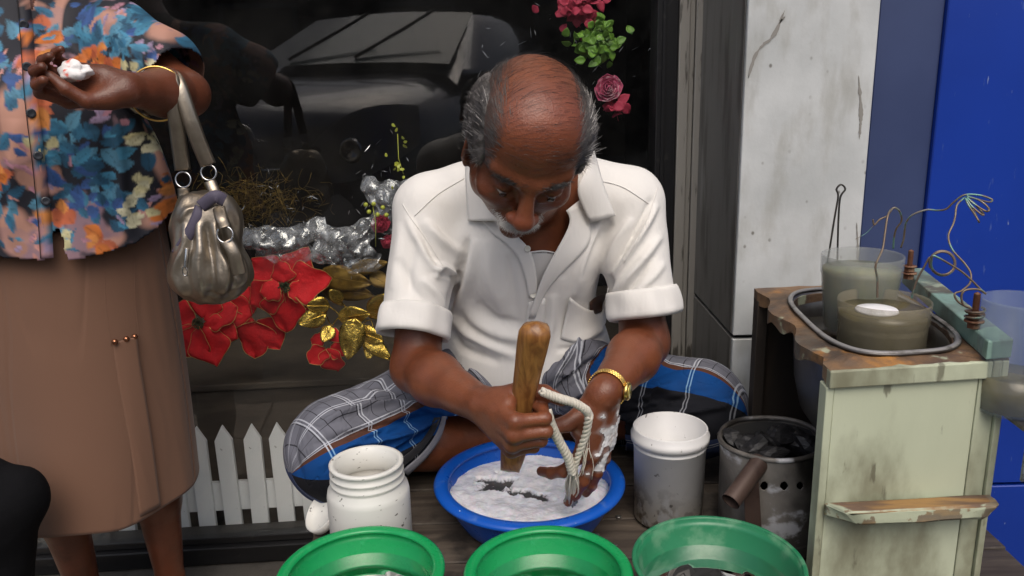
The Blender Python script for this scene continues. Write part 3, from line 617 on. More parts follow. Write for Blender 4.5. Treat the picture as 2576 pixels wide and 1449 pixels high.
ms = Mat('checked_sarong_cotton', (.1, .1, .1), .9, Specular_IOR_Level=.2); tc = ms.node('ShaderNodeTexCoord').outputs['UV']; sp = ms.node('ShaderNodeSeparateXYZ'); ms.L.new(tc, sp.inputs[0]); su, sv = sp.outputs[0], sp.outputs[1]
GREY, NAVY, BLUE, BLACK, BROWN, WHITE = (.135, .138, .165), (.035, .055, .13), (.002, .052, .21), (.008, .009, .013), (.085, .035, .022), (.46, .48, .53)
c = ms.mix(ms.math('GREATER_THAN', sv, -.105), (.040, .060, .14), BLACK); c = ms.mix(ms.math('GREATER_THAN', sv, .003), c, BLUE); c = ms.mix(ms.math('GREATER_THAN', sv, .066), c, BROWN); c = ms.mix(ms.math('GREATER_THAN', sv, .078), c, GREY)
def stripes(x, period, off, w): # 0/1 mask
    f = ms.math('FRACT', ms.math('MULTIPLY_ADD', x, 1 / period, off)); return ms.math('MULTIPLY', ms.math('GREATER_THAN', f, .5 - w / period / 2), ms.math('LESS_THAN', f, .5 + w / period / 2))
def mx(a, b): return ms.math('MAXIMUM', a, b)
grey_zone = ms.math('GREATER_THAN', sv, .078)
cross = mx(stripes(su, .078, .40, .0022), stripes(su, .078, .47, .0022))
along = ms.math('MULTIPLY', mx(stripes(sv, .060, .10, .0020), stripes(sv, .060, .19, .0020)), grey_zone)
low = ms.math('MULTIPLY', mx(stripes(sv, .30, .93, .002), stripes(sv, .30, .905, .002)), ms.math('LESS_THAN', sv, -.1))
blk = ms.math('MULTIPLY', mx(stripes(su, .026, .1, .0014), stripes(sv, .060, .62, .0012)), grey_zone)
c = ms.mix(ms.math('MULTIPLY', blk, .85), c, (.012, .012, .016))
linecol = ms.mix(ms.math('MULTIPLY', ms.math('GREATER_THAN', sv, .003), ms.math('LESS_THAN', sv, .066)), WHITE, (.20, .36, .55))
linecol = ms.mix(ms.math('MULTIPLY', ms.math('LESS_THAN', sv, .003), ms.math('GREATER_THAN', sv, -.105)), linecol, (.22, .23, .26))
c = ms.mix(ms.math('MULTIPLY', mx(mx(cross, along), low), .92), c, linecol)
c = ms.mix(ms.math('MULTIPLY', ms.step(ms.noise(11, 5), .4, .75), .25), c, (.03, .03, .035)); ms.base(c)
ms.bump(ms.noise(16, 3), .4, .006); ms.crease(10, ms.map((1, 1, 1), rot=(.2, .3, .4)), .035, .4, .003); ms.bump(ms.noise(800, 1), .25, .0004)
M_SARONG = ms.m
sarO = obj('sarong', gme, M_SARONG, manT); solid(sarO, .002)
sar_bvh = tri_bvh(gV, gQ)
# hem band where the cloth ends over the left shin
mh = cloth_mat('pale_hem_cotton', (.22, .22, .25)).m; mb = cloth_mat('black_hem_cotton', (.014, .014, .018)).m
cloth_patch('hem', [(1124, 1048), (1110, 1098), (1074, 1150), (1026, 1196)], [(1112, 1048), (1097, 1092), (1062, 1140), (1012, 1184)], .002, .002, mh, sarO, sar_bvh, 22, 4, sm=2)
cloth_patch('hem', [(1108, 1050), (1092, 1090), (1056, 1137), (1006, 1180)], [(1092, 1050), (1078, 1084), (1042, 1128), (990, 1168)], .002, .002, mb, sarO, sar_bvh, 22, 4, sm=2)
# ------------------------------------------------------------------ watch, cord, stick
wt = thing('wristwatch', 'gold wristwatch with a woven metal band on his left wrist', 'watch', WRR)
fa = (WRR - ELR) / np.linalg.norm(WRR - ELR); wc = WRR - fa * .012
q = Vector(fa).to_track_quat('Z', 'X').to_matrix(); V = []
def wp(a, r, z): return wc + np.array(q @ Vector((r * math.cos(a), r * math.sin(a), z)))
for k in range(44):
    a = 2 * math.pi * k / 44
    for j, dz in enumerate((-.0042, 0, .0042)):
        aa = a + (j == 1) * math.pi / 44; r = .0300
        bx = box((0, 0, 0), (.0020, .0040, .0038), .0006); M = Matrix(((math.cos(aa), -math.sin(aa), 0), (math.sin(aa), math.cos(aa), 0), (0, 0, 1)))
        V.append(([tuple(wc + np.array(q @ (M @ (Vector(v) + Vector((r, 0, dz)))))) for v in bx[0]], bx[1]))
mbb = MB(); [mbb.add(*x) for x in V]; obj('watch_band', mbb.data(), M_GOLD, wt, smooth=False)
best = max(np.linspace(0, 6.28, 90), key=lambda a: (lambda n: n[0] * .95 - n[1] * .35)(np.array(q @ Vector((math.cos(a), math.sin(a), 0)))))
wa = np.array(q @ Vector((math.cos(best), math.sin(best), 0)))
obj('watch_case', lathe([(0, 0), (.0125, 0), (.0145, .002), (.0145, .005), (.0125, .007), (.0105, .0068), (0, .0068)], wc + wa * .0285, 30, axis=wa), M_GOLD, wt)
obj('watch_face', lathe([(0, 0), (.0102, 0), (.0102, .0006), (0, .0008)], wc + wa * .0353, 24, axis=wa), Mat('gilt_dial', (.75, .62, .2), .2, .6).m, wt)
# the stick: a split piece of wet wood, rounded top, bevelled tip
mw = Mat('wet_brown_wood', (.30, .145, .042), .32); mw.base(mw.mix(mw.step(mw.noise(9, 8, mw.map((9, 9, .8)), dist=.8), .3, .7), (.36, .17, .045), (.16, .062, .018)))
mw.blot((.035, .014, .008), 13, .64, .72, .85, vec=mw.map((1, 1, .4), loc=(.9, .4, .2))); mw.bump(mw.noise(14, 8, mw.map((10, 10, 1))), .5, .002)
ax_s = SD_; L_s = np.linalg.norm(STK_T - STK_B); n_, m_ = 30, 34; Vs = []
fr = np.cross(ax_s, [0, 1, 0]); fr /= np.linalg.norm(fr); bk = np.cross(fr, ax_s)
for i in range(m_):
    t = i / (m_ - 1); s = t * L_s; r = .0178 + .0016 * math.sin(t * 7 + 1) + .0035 * t
    if t < .16: r *= .78 + .22 * (t / .16)
    if t > .93: r *= math.sqrt(max(0, 1 - ((t - .93) / .07) ** 2)) * .9 + .1
    for j in range(n_):
        a = 2 * math.pi * j / n_; w = 1 + .05 * math.sin(3 * a + 1.3) + .02 * math.sin(7 * a + t * 9) + (.09 if (1.2 < a < 2.4 and t > .55) else 0)
        sq = max(abs(math.cos(a)), abs(math.sin(a))); w *= (.86 + .14 / sq)
        Vs.append(tuple(STK_B + ax_s * (s - (.014 * math.sin(a) * (1 - t / .1) if t < .1 else 0)) + (fr * math.cos(a) + bk * math.sin(a) * .82) * r * w))
Fs = [(i * n_ + j, i * n_ + (j + 1) % n_, (i + 1) * n_ + (j + 1) % n_, (i + 1) * n_ + j) for i in range(m_ - 1) for j in range(n_)] + [tuple(range(n_))[::-1], tuple((m_ - 1) * n_ + j for j in range(n_))]
obj('wooden_stick', (Vs, Fs), mw.m, label='short thick brown wooden stick upright in his right fist', cat='stick')
# twisted wet cord looped from the stick over the left thumb, ending in a hank of threads
mc = Mat('wet_cotton_cord', (.66, .62, .53), .7); mc.base(mc.mix(mc.noise(120, 3), (.74, .70, .62), (.45, .42, .34))); M_CORD = mc.m
def twisted(px, y0, y1, r, strands=3, turns=14, n=150, taper=None, ys=None):
    C_ = spline(px, n); yy = np.linspace(y0, y1, n) if ys is None else np.interp(np.linspace(0, 1, n), np.linspace(0, 1, len(ys)), ys)
    P = np.array([at(c[0], c[1], y) for c, y in zip(C_, yy)]); T, N, B = frames(P); out = MB()
    for k in range(strands):
        a = np.linspace(0, turns * 2 * np.pi, n) + k * 2 * np.pi / strands; rr = np.full(n, r) if taper is None else r * np.interp(np.linspace(0, 1, n), [0, 1], taper)
        Q = P + (N * np.cos(a)[:, None] + B * np.sin(a)[:, None]) * (rr * .55)[:, None]; out.add(*tube(Q, rr * .6, 6))
    return out
cm = twisted([(1362, 985), (1400, 1000), (1440, 1012), (1472, 1030), (1482, 1046)], 1.06, 1.09, .0062, turns=7)
cm2 = twisted([(1376, 1034), (1388, 1072), (1406, 1110), (1428, 1150), (1440, 1190)], 1.07, 1.118, .0068, turns=7)
cm3 = twisted([(1482, 1046), (1474, 1090), (1458, 1135), (1444, 1180)], 1.085, 1.118, .0060, turns=4, taper=(1, .8))
for x in (cm2, cm3): cm.add(x.v, x.f)
rs = np.random.RandomState(5)
for k in range(90):
    a = rs.normal(0, 1, 2); z = at(1438 + a[0] * 6, 1262 + rs.normal(0, 6), 1.150 + rs.normal(0, .005)); s0 = at(1443 + a[0] * 3, 1165 + rs.normal(0, 9), 1.118 + rs.normal(0, .003)); mid = (s0 + z) / 2 + rs.normal(0, .0035, 3)
    cm.add(*tube(spline([s0, mid, z], 8), .0013, 4))
for k in range(14):                      # loose fibres along the cord
    a = at(1478 + rs.normal(0, 5), 1080 + rs.rand() * 80, 1.105); b = a + np.array([rs.normal(0, .006) - .006, rs.normal(0, .004), -.03 - rs.rand() * .03]); cm.add(*tube(spline([a, (a + b) / 2 + rs.normal(0, .003, 3), b], 6), .0005, 4))
obj('twisted_cord', cm.data(), M_CORD, label='wet white twisted cord looped between his two hands', cat='cord')
# ------------------------------------------------------------------ setting
WS = .06; WY = 1.824
def wy(x): return WY + WS * x
def onw(px, v, off=0.0):
    d = ray(px, v); t = (WY + off + WS * 0) / (d[1] - WS * d[0]); return _O + d * t
WROT = Matrix.Rotation(math.atan(WS), 3, 'Z')
def wp_(x, off, z): return (x, wy(x) + off, z)          # point at x, a distance behind the shop front
def slab(x0, x1, o0, o1, z0, z1, bev=0.0):
    return hexa([wp_(x0, o0, z0), wp_(x1, o0, z0), wp_(x1, o1, z0), wp_(x0, o1, z0), wp_(x0, o0, z1), wp_(x1, o0, z1), wp_(x1, o1, z1), wp_(x0, o1, z1)], bev)
mg = Mat('worn_road_asphalt', (.035, .035, .036), .9); mg.blot((.075, .072, .07), 5, .4, .7); mg.bump(mg.noise(140, 4), .5, .004)
obj('road', ([(-60, -60, -.13), (60, -60, -.13), (60, 8, -.13), (-60, 8, -.13)], [(0, 1, 2, 3)]), mg.m, smooth=False, kind='structure')
mp = Mat('grimy_concrete', (.07, .064, .056), .85); mp.blot((.045, .04, .035), 9, .45, .65); mp.bump(mp.noise(90, 5), .4, .003)
pav = obj('pavement', box((0, .42, -.075), (14, 2.84, .14)), mp.m, smooth=False, kind='structure')
mt_ = Mat('beige_paving_tile', (.27, .225, .175), .7); mt_.blot((.15, .125, .10), 14, .45, .7, .8); mt_.blot((.36, .31, .25), 40, .62, .7, .4); mt_.bump(mt_.noise(60, 6), .35, .003)
for i in range(6):
    for j in range(3):
        x = -1.55 + i * .305; y = .93 + j * .305
        if i > 4 and j < 2: continue
        o = obj('tile', box((x, y, .002), (.299, .299, .018), .0025, jitter=.0006), mt_.m, pav, smooth=False)
# shop front: black frame, glass, dark room behind
M_FRAME = Mat('black_window_frame', (.010, .010, .011), .35); M_FRAME.blot((.05, .048, .045), 30, .62, .72, .5); M_FRAME.bump(M_FRAME.noise(60, 4), .1, .001); M_FRAME = M_FRAME.m
xm0 = onw(1640, 500)[0]; xm1 = onw(1691, 500)[0]
win = thing('shop_window', 'large dark shop window with black frame reflecting a parked car', 'window', wp_(-.6, 0, 0))
obj('sill', slab(-2.6, xm1, -.02, .07, .0, .045, .003), M_FRAME, win, smooth=False)
obj('sill', slab(-2.6, xm1, -.002, .06, .046, .064, .002), M_FRAME, win, smooth=False)
obj('mullion', slab(xm0, xm1, -.025, .06, .066, 2.4, .003), M_FRAME, win, smooth=False)
obj('mullion', slab(xm0 + .012, xm0 + .020, -.031, -.026, .066, 2.4, .001), M_FRAME, win, smooth=False)
obj('mullion', slab(-2.6, -2.54, -.025, .06, .066, 2.4, .003), M_FRAME, win, smooth=False)
obj('head_rail', slab(-2.6, xm1, -.02, .06, 2.402, 2.46, .003), M_FRAME, win, smooth=False)
gl = bpy.data.materials.new('window_glass'); gl.use_nodes = True; n = gl.node_tree.nodes; l = gl.node_tree.links; n.clear()
out = n.new('ShaderNodeOutputMaterial'); tr = n.new('ShaderNodeBsdfTransparent'); gs = n.new('ShaderNodeBsdfGlossy'); df_ = n.new('ShaderNodeBsdfDiffuse'); df_.inputs[0].default_value = (.55, .55, .53, 1); dn_ = n.new('ShaderNodeTexNoise'); dn_.inputs['Scale'].default_value = 4.5; dn_.inputs['Detail'].default_value = 9; dn_.inputs['Roughness'].default_value = .7; dt_ = n.new('ShaderNodeTexCoord'); dm_ = n.new('ShaderNodeMapRange'); dm_.inputs[1].default_value = .40; dm_.inputs[2].default_value = .80; dm_.inputs[3].default_value = .0; dm_.inputs[4].default_value = .013; dx_ = n.new('ShaderNodeMixShader'); l.new(dt_.outputs['Object'], dn_.inputs['Vector']); l.new(dn_.outputs[0], dm_.inputs[0]); l.new(dm_.outputs[0], dx_.inputs[0]); mxs = n.new('ShaderNodeMixShader'); fr_ = n.new('ShaderNodeFresnel')
fr_.inputs[0].default_value = 1.5; ge_ = n.new('ShaderNodeNewGeometry'); fm_ = n.new('ShaderNodeMath'); fm_.operation = 'MULTIPLY_ADD'; fm_.inputs[1].default_value = -1.0; fm_.inputs[2].default_value = 1.0; fx_ = n.new('ShaderNodeMath'); fx_.operation = 'MULTIPLY'; fy_ = n.new('ShaderNodeMath'); fy_.operation = 'MULTIPLY'; fy_.inputs[1].default_value = 1.7; gs.inputs['Roughness'].default_value = .018; tr.inputs[0].default_value = (.985, .995, .99, 1)
l.new(ge_.outputs['Backfacing'], fm_.inputs[0]); l.new(fr_.outputs[0], fy_.inputs[0]); l.new(fy_.outputs[0], fx_.inputs[0]); l.new(fm_.outputs[0], fx_.inputs[1]); l.new(fx_.outputs[0], mxs.inputs[0]); l.new(tr.outputs[0], mxs.inputs[1]); l.new(gs.outputs[0], mxs.inputs[2]); l.new(mxs.outputs[0], dx_.inputs[1]); l.new(df_.outputs[0], dx_.inputs[2]); l.new(dx_.outputs[0], out.inputs[0])
obj('glass_pane', slab(-2.54, xm0, .010, .016, .066, 2.40), gl, win, smooth=False)
mal = Mat('weathered_aluminium', (.30, .285, .255), .55, .25); mal.blot((.045, .038, .030), 7, .56, .66, .85, vec=mal.map((9, 9, 1.2))); mal.blot((.02, .018, .015), 25, .66, .72, .9, vec=mal.map((3, 3, .6))); mal.bump(mal.noise(60, 5), .2, .001)
xa0 = onw(1694, 500)[0]; xa1 = onw(1752, 500)[0]
fj = thing('aluminium_door_jamb', 'tall stained grey aluminium strip between the shop window and the pillar', 'jamb', wp_(xa0, 0, 0))
obj('strip', slab(xm1 + .001, xa0 + .022, -.028, .05, .0, 2.46, .002), mal.m, fj, smooth=False)
obj('strip', slab(xa0 + .0235, xa0 + .034, -.020, .05, .0, 2.46, .001), mal.m, fj, smooth=False)
obj('strip', slab(xa0 + .0355, .437, -.026, .05, .0, 2.46, .002), mal.m, fj, smooth=False)
# the pillar, clad in speckled pale panels
PX0, PX1, PY = .433, .668, 1.49
ms_ = Mat('speckled_white_stone', (.60, .60, .585), .6)
ms_.base(ms_.mix(ms_.step(ms_.noise(5, 8), .3, .7), (.42, .44, .44), (.58, .60, .60)))
ms_.base(ms_.mix(ms_.math('MULTIPLY', ms_.math('SUBTRACT', 1.0, ms_.step(ms_.voro(38, ms_.map((1, 1, .8))), .05, .16)), ms_.step(ms_.noise(9, 2), .48, .62)), ms_.c, (.16, .155, .14)))
zs_ = ms_.node('ShaderNodeSeparateXYZ'); ms_.L.new(ms_.coord, zs_.inputs[0]); ms_.base(ms_.mix(ms_.math('MULTIPLY', ms_.step(ms_.noise(16, 7, ms_.map((1, 1, .35))), .48, .68), .45), ms_.c, (.27, .26, .22))); ms_.blot((.22, .21, .18), 2.2, .56, .72, .55, detail=10, vec=ms_.map((4, 4, 1.2))); ms_.bump(ms_.noise(80, 6), .25, .002)
md_ = Mat('shaded_grey_steel', (.20, .195, .18), .5, .2); md_.blot((.10, .095, .085), 4, .45, .65, .8, vec=md_.map((5, 5, 1))); md_.blot((.33, .33, .31), 3, .6, .7, .5, vec=md_.map((5, 5, 1))); md_.bump(md_.noise(60, 5), .2, .001)
mk = Mat('dark_joint', (.02, .02, .02), .9).m
pil = thing('pillar', 'square pillar clad in speckled pale stone panels beside the shop window', 'pillar', (.55, 1.6, 0))
ZJ = .652
obj('core', box(((PX0 + PX1) / 2 + .004, 1.69, 1.5), (PX1 - PX0 - .02, .37, 3.0)), mk, pil, smooth=False)
obj('stone_panel', box(((PX0 + PX1) / 2, PY + .006, (ZJ + .004 + 3) / 2), (PX1 - PX0, .012, 3 - ZJ - .004), .0015), ms_.m, pil, smooth=False)
obj('stone_panel', box(((PX0 + PX1) / 2, PY + .006, (ZJ - .004) / 2), (PX1 - PX0, .012, ZJ - .004), .0015), ms_.m, pil, smooth=False)
obj('side_panel', box((PX0 + .004, PY + .19, (ZJ + .004 + 3) / 2), (.010, .35, 3 - ZJ - .004), .001), md_.m, pil, smooth=False)
obj('side_panel', box((PX0 + .004, PY + .19, (ZJ - .004) / 2), (.010, .35, ZJ - .004), .001), md_.m, pil, smooth=False)
# scratches and the chipped edge: thin flakes of darker grout
mfl = Mat('bare_grey_cement', (.25, .24, .22), .9).m
def on_panel(px, v, y=PY - .0008): return at(px, v, y)
def flake(px_c, w_px, seed):
    rs = np.random.RandomState(seed); c = spline(px_c, 26); P = []
    L_, R_ = [], []
    for i, q_ in enumerate(c):
        t = i / 25; w = w_px * (math.sin(math.pi * t) ** .5) * rs.uniform(.4, 1.3); L_.append(on_panel(q_[0] - w, q_[1] + rs.normal(0, 1))); R_.append(on_panel(q_[0] + w, q_[1] + rs.normal(0, 1)))
    V, F = grid(np.array([L_, R_])); o = obj('chip', (V, F), mfl, pil, smooth=False); solid(o, .0006, 0)
flake([(1975, 25), (1945, 90), (1905, 130), (1882, 195)], 6, 1); flake([(2160, 190), (2166, 280), (2162, 350)], 5, 2); flake([(1960, 60), (1975, 40)], 3, 3); flake([(2155, 560), (2158, 640), (2150, 690)], 3, 5)
# blue metal door leaves on the right
mbd = Mat('blue_gloss_paint', (.008, .045, .40), .32); mbd.base(mbd.mix(mbd.step(mbd.noise(2, 6), .3, .7), (.006, .034, .27), (.008, .042, .33)))
mbd.blot((.07, .12, .36), 18, .675, .71, .6, detail=8, vec=mbd.map((5, 5, .8), loc=(.2, 0, .3))); mbd.blot((.30, .36, .5), 26, .70, .73, .8, vec=mbd.map((5, 5, 1))); mbd.bump(mbd.noise(30, 5), .06, .002)
mbg = Mat('dull_dark_blue', (.040, .060, .150), .45); mbg.blot((.028, .044, .12), 3, .4, .65, .8); mbg.bump(mbg.noise(40, 5), .08, .001)  # side leaf: darker, greyer blue than the door leaf next to it
bx0, bx1 = at(2192, 300, 1.52)[0], at(2352, 300, 1.52)[0]
dr = thing('blue_metal_door', 'bright blue painted metal door with a dull blue side leaf right of the pillar', 'door', (1.0, 1.55, 0))
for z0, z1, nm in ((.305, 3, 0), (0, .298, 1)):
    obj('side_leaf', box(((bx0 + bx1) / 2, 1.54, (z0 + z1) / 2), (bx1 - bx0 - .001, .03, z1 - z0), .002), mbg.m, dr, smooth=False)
    obj('door_leaf', box(((bx1 + 1.9) / 2, 1.532, (z0 + z1) / 2), (1.9 - bx1, .034, z1 - z0), .002), mbd.m, dr, smooth=False)
obj('rebate', box((1.25, 1.575, 1.5), (1.2, .03, 3)), mk, dr, smooth=False)
# the building above and around, the dark room behind the glass
mw_ = Mat('dirty_cream_render', (.42, .39, .33), .9); mw_.blot((.25, .22, .18), 2, .45, .7, .7); mw_.bump(mw_.noise(40, 6), .3, .004)
bl = thing('shop_building', 'cream rendered shop building above and behind the dark display window', 'building', (0, 2.2, 0))
obj('wall', slab(-6, 3.5, -.03, .25, 2.47, 6.0), mw_.m, bl, smooth=False)
obj('wall', slab(-6, -2.61, -.03, .25, 0, 2.465), mw_.m, bl, smooth=False)
obj('wall', box((2.9, 1.72, 3.1), (2.0, .3, 6.2)), mw_.m, bl, smooth=False)
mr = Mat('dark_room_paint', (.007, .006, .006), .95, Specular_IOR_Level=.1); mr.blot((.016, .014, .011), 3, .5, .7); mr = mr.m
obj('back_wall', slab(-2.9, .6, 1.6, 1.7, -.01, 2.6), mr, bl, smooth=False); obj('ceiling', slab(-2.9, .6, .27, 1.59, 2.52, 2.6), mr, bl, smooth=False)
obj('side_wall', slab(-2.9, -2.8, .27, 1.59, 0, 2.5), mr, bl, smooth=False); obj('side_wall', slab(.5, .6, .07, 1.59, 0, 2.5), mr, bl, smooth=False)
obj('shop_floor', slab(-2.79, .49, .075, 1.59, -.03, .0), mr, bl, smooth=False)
# display plinth behind the picket fence, with drab brown front
mbx = Mat('drab_brown_board', (.050, .038, .028), .8); mbx.blot((.09, .07, .05), 6, .45, .7, .7, vec=mbx.map((1, 1, 5))); mbx.bump(mbx.noise(40, 6), .3, .003)
pl = thing('display_plinth', 'low drab brown display plinth behind the white picket fence', 'plinth', wp_(-.8, .4, 0))
obj('plinth_front', slab(-2.2, .45, .30, .32, .001, .34, .004), mbx.m, pl, smooth=False); obj('plinth_top', slab(-2.2, .45, .29, 1.2, .342, .362, .004), mbx.m, pl, smooth=False)
# picket fence
mwp = Mat('white_picket_paint', (.80, .82, .84), .5); mwp.blot((.40, .41, .42), 25, .6, .75, .5, vec=mwp.map((1, 1, .3))); mwp.blot((.12, .11, .10), 60, .70, .74, .6); mwp.bump(mwp.noise(90, 4), .15, .001); mwp = mwp.m
pf = thing('picket_fence', 'small white wooden picket fence behind the shop glass', 'fence', wp_(-.7, .09, 0))
pm = None
def picket_bm():
    w, t, h = .0215, .007, .325; tip = .040
    V = []
    for y in (-t, t): V += [(-w, y, 0), (w, y, 0), (w, y, h - tip), (0, y, h), (-w, y, h - tip)]
    bm = bmesh.new(); vs = [bm.verts.new(p) for p in V]; bm.faces.new(vs[0:5][::-1] if False else vs[0:5]); bm.faces.new(vs[5:10][::-1])
    for i in range(5): bm.faces.new([vs[i], vs[(i + 1) % 5], vs[5 + (i + 1) % 5], vs[5 + i]][::-1])
    bmesh.ops.recalc_face_normals(bm, faces=bm.faces); bmesh.ops.bevel(bm, geom=list(bm.edges), offset=.0012, segments=1, affect='EDGES'); me = bpy.data.meshes.new('picket'); bm.to_mesh(me); bm.free(); me.materials.append(mwp); return me
pm = picket_bm(); x1 = onw(524, 1320, .085)[0]; dx = .0655 / 1.0
xs_ = [onw(p_, 1320, .085)[0] for p_ in (524, 590, 656, 724)]; dx = (xs_[-1] - xs_[0]) / 3
for i in range(-6, 13):
    x = xs_[0] + i * dx; o = bpy.data.objects.new('picket', pm); COL.objects.link(o); o.parent = pf; o.location = Vector(wp_(x, .085, .004)) - pf.location; o.rotation_euler = (0, R(random.uniform(-.8, .8)), math.atan(WS))
obj('rail', slab(xs_[0] - 6.5 * dx, xs_[0] + 12.5 * dx, .095, .108, .085, .165, .001), mwp, pf, smooth=False)
# across the street (seen only as the dark reflection in the glass)
mo = Mat('dark_old_brick', (.055, .040, .032), .9); mo.blot((.03, .025, .02), 1.5, .4, .6); mo.bump(mo.noise(20, 6), .4, .01)
ob = thing('building_across_street', 'dark old building across the street', 'building', (0, -10, 0)); props(ob, 'low dark brick building standing across the street behind the parked car')
obj('wall', box((0, -11, 1.7), (30, 2, 3.7)), mo.m, ob, smooth=False)
mwg = Mat('dark_pane', (.01, .012, .014), .1).m; mfr = Mat('grey_frame', (.08, .08, .075), .6).m
for i in range(9):
    for j in range(1):
        o = obj('window', box((-10 + i * 2.5, -9.97, 1.7 + j * 2.8), (1.2, .1, 1.5), .02), mfr, ob, smooth=False); obj('pane', box((-10 + i * 2.5, -9.90, 1.7 + j * 2.8), (1.04, .03, 1.34)), mwg, o, smooth=False)
# ---- the parked car, standing behind the photographer; laid out where its mirror image appears and reflected over the glass plane
nrm = Vector((-WS, 1, 0)).normalized(); p0 = Vector((0, WY + .010, 0))
def refl(P):
    return [tuple(Vector(p) - 2 * ((Vector(p) - p0).dot(nrm)) * nrm) for p in P]
cf = at(655, 354, 4.25); yaw = R(17); ux = np.array([math.sin(yaw), math.cos(yaw), 0]); wx = np.array([math.cos(yaw), -math.sin(yaw), 0])
def cp(u, w, z): return np.array([cf[0], cf[1], -.13]) + ux * u + wx * w + np.array([0, 0, z * 1.30])
def cpart(name, V, F, mat, par, smooth=True, **k):
    V = refl(V); F = [tuple(reversed(f)) for f in F]; return obj(name, (V, F), mat, par, smooth, **k)
mcar = Mat('dark_grey_car_paint', (.09, .092, .10), .22, .3, Coat_Weight=1.0); mcar.base(mcar.mix(mcar.noise(3, 2), (.15, .153, .165), (.18, .18, .195))); mcar = mcar.m
mchr = Mat('chrome', (.8, .8, .8), .12, 1.0).m; mhl = Mat('headlamp_lens', (.42, .44, .46), .25, .2).m; mwsh = Mat('windscreen_glass', (.14, .17, .17), .12, .1).m; mtyre = Mat('tyre_rubber', (.02, .02, .02), .8).m
cbase = refl([cp(2, 0, 0)])[0]
car = thing('parked_car', 'dark grey hatchback parked at the kerb, seen mirrored in the shop glass', 'car', cbase)
us = [0, .06, .25, .55, .9, 1.1, 1.6, 2.6, 3.5, 3.95, 4.1]; zt = [.62, .84, .93, 1.00, 1.04, 1.06, 1.07, 1.08, 1.06, .98, .70]; hw = [.55, .70, .80, .86, .88, .885, .89, .89, .88, .82, .7]
G = []
for u, z, w in zip(us, zt, hw):
    r_ = []
    for k in range(25):
        a = math.pi * k / 24; cx, sz = math.cos(a), math.sin(a); e = .45
        r_.append(cp(u - .16 * (1 - abs(cx)) * (u < .3), -w * math.copysign(abs(cx) ** e, cx), .30 + (z - .30) * sz ** e))
    G.append(r_)
V, F = grid(np.array(G)); cpart('body', V, F, mcar, car)
us2 = [.95, 1.25, 1.75, 2.5, 3.4, 3.85]; z2 = [1.03, 1.15, 1.34, 1.37, 1.32, 1.08]; w2 = [.74, .70, .62, .60, .58, .62]; wb = [.80, .82, .84, .84, .82, .78]
G = [[cp(u, -b, 1.02), cp(u, -b, 1.05), cp(u, -(w + .02), z - .05), cp(u, -(w - .05), z - .005), cp(u, -w * .5, z + .02), cp(u, 0, z + .03), cp(u, w * .5, z + .02), cp(u, w - .05, z - .005), cp(u, w + .02, z - .05), cp(u, b, 1.05), cp(u, b, 1.02)] for u, z, w, b in zip(us2, z2, w2, wb)]
V, F = grid(np.array(G)); cpart('cabin', V, F, mcar, car)
G = [[cp(.96 + .80 * t - .02, w * (.72 - .12 * t), 1.06 + .27 * t + .035 - .02 * w * w) for w in np.linspace(-1, 1, 9)] for t in np.linspace(0, 1, 6)]
V, F = grid(np.array(G)); ws = cpart('windscreen', V, F, mwsh, car)
for w0 in (-.05, .42):
    G = tube([cp(.99, w0 - .35, 1.12), cp(1.2, w0 - .1, 1.25), cp(1.35, w0 + .05, 1.34)], .012, 6); cpart('wiper', G[0], G[1], M_BLACK, car)
for s in (-1, 1):
    G = [[cp(-.13 + .34 * t * t, s * (.36 + .46 * t), .70 + .13 * t + h * (.03 + .10 * math.sin(math.pi * min(1, t * .75 + .1)))) for h in np.linspace(-1, 1, 5)] for t in np.linspace(0, 1, 8)]
    V, F = grid(np.array(G)); F = F if s > 0 else [tuple(reversed(f)) for f in F]; hlm = cpart('headlight', V, F, mhl, car)
    b = lathe([(.05, 0), (.065, .01), (.05, .02), (.03, .0), (0, -.01)], (0, 0, 0), 24); c_p = cp(-.10, s * .58, .75); V = [tuple(c_p + wx * v[0] + np.array([0, 0, 1.0]) * v[1] - ux * v[2]) for v in b[0]]; cpart('lamp', V, b[1], mchr, hlm)
    for u in (.75, 3.3):
        b = lathe([(0, -.1), (.19, -.1), (.20, -.08), (.20, .08), (.19, .1), (0, .1)], (0, 0, 0), 28); c_p = cp(u, s * .80, .31); V = [tuple(c_p + ux * v[0] + np.array([0, 0, 1.0]) * v[1] * 1.0 + wx * v[2]) for v in [(p[0] * 1.55, p[1] * 1.55, p[2]) for p in b[0]]]; wh = cpart('wheel', V, b[1], mtyre, car)
        b = lathe([(0, .0), (.2, .0), (.2, .02), (.1, .01), (0, .02)], (0, 0, 0), 20); c_p = cp(u, s * .905, .31); V = [tuple(c_p + ux * v[0] + np.array([0, 0, 1.0]) * v[1] + wx * v[2] * s) for v in b[0]]; cpart('rim', V, b[1], mchr, wh)
b = box((0, 0, 0), (1, 1, 1)); V = [tuple(cp(-.165 + .02 * v[1] + .10 * abs(v[0]) ** 2, v[0] * .72 * 1.1 + .0, .655 + v[2] * .022 + .03 * abs(v[0]))) for v in b[0]]
P = [cp(-.155 + .13 * (w / .5) ** 2, w, .672 + .03 * (w / .5) ** 2) for w in np.linspace(.10, .47, 9)]; G = tube(P, .010, 6); cpart('grille_bar', G[0], G[1], mchr, car)
P = [cp(-.155 + .13 * (w / .5) ** 2, w, .672 + .03 * (w / .5) ** 2) for w in np.linspace(-.10, -.47, 9)]; G = tube(P, .010, 6); cpart('grille_bar', G[0], G[1], mchr, car)
em = MB()                                # the oval badge on the nose
for (ra, rb, cz) in ((.075, .052, 0), (.022, .049, 0), (.050, .020, .026)):
    P = [cp(-.168, ra * math.cos(a), .80 + cz + rb * math.sin(a)) for a in np.linspace(0, 2 * math.pi, 33)]; em.add(*tube(P, .0065, 6, caps=False))
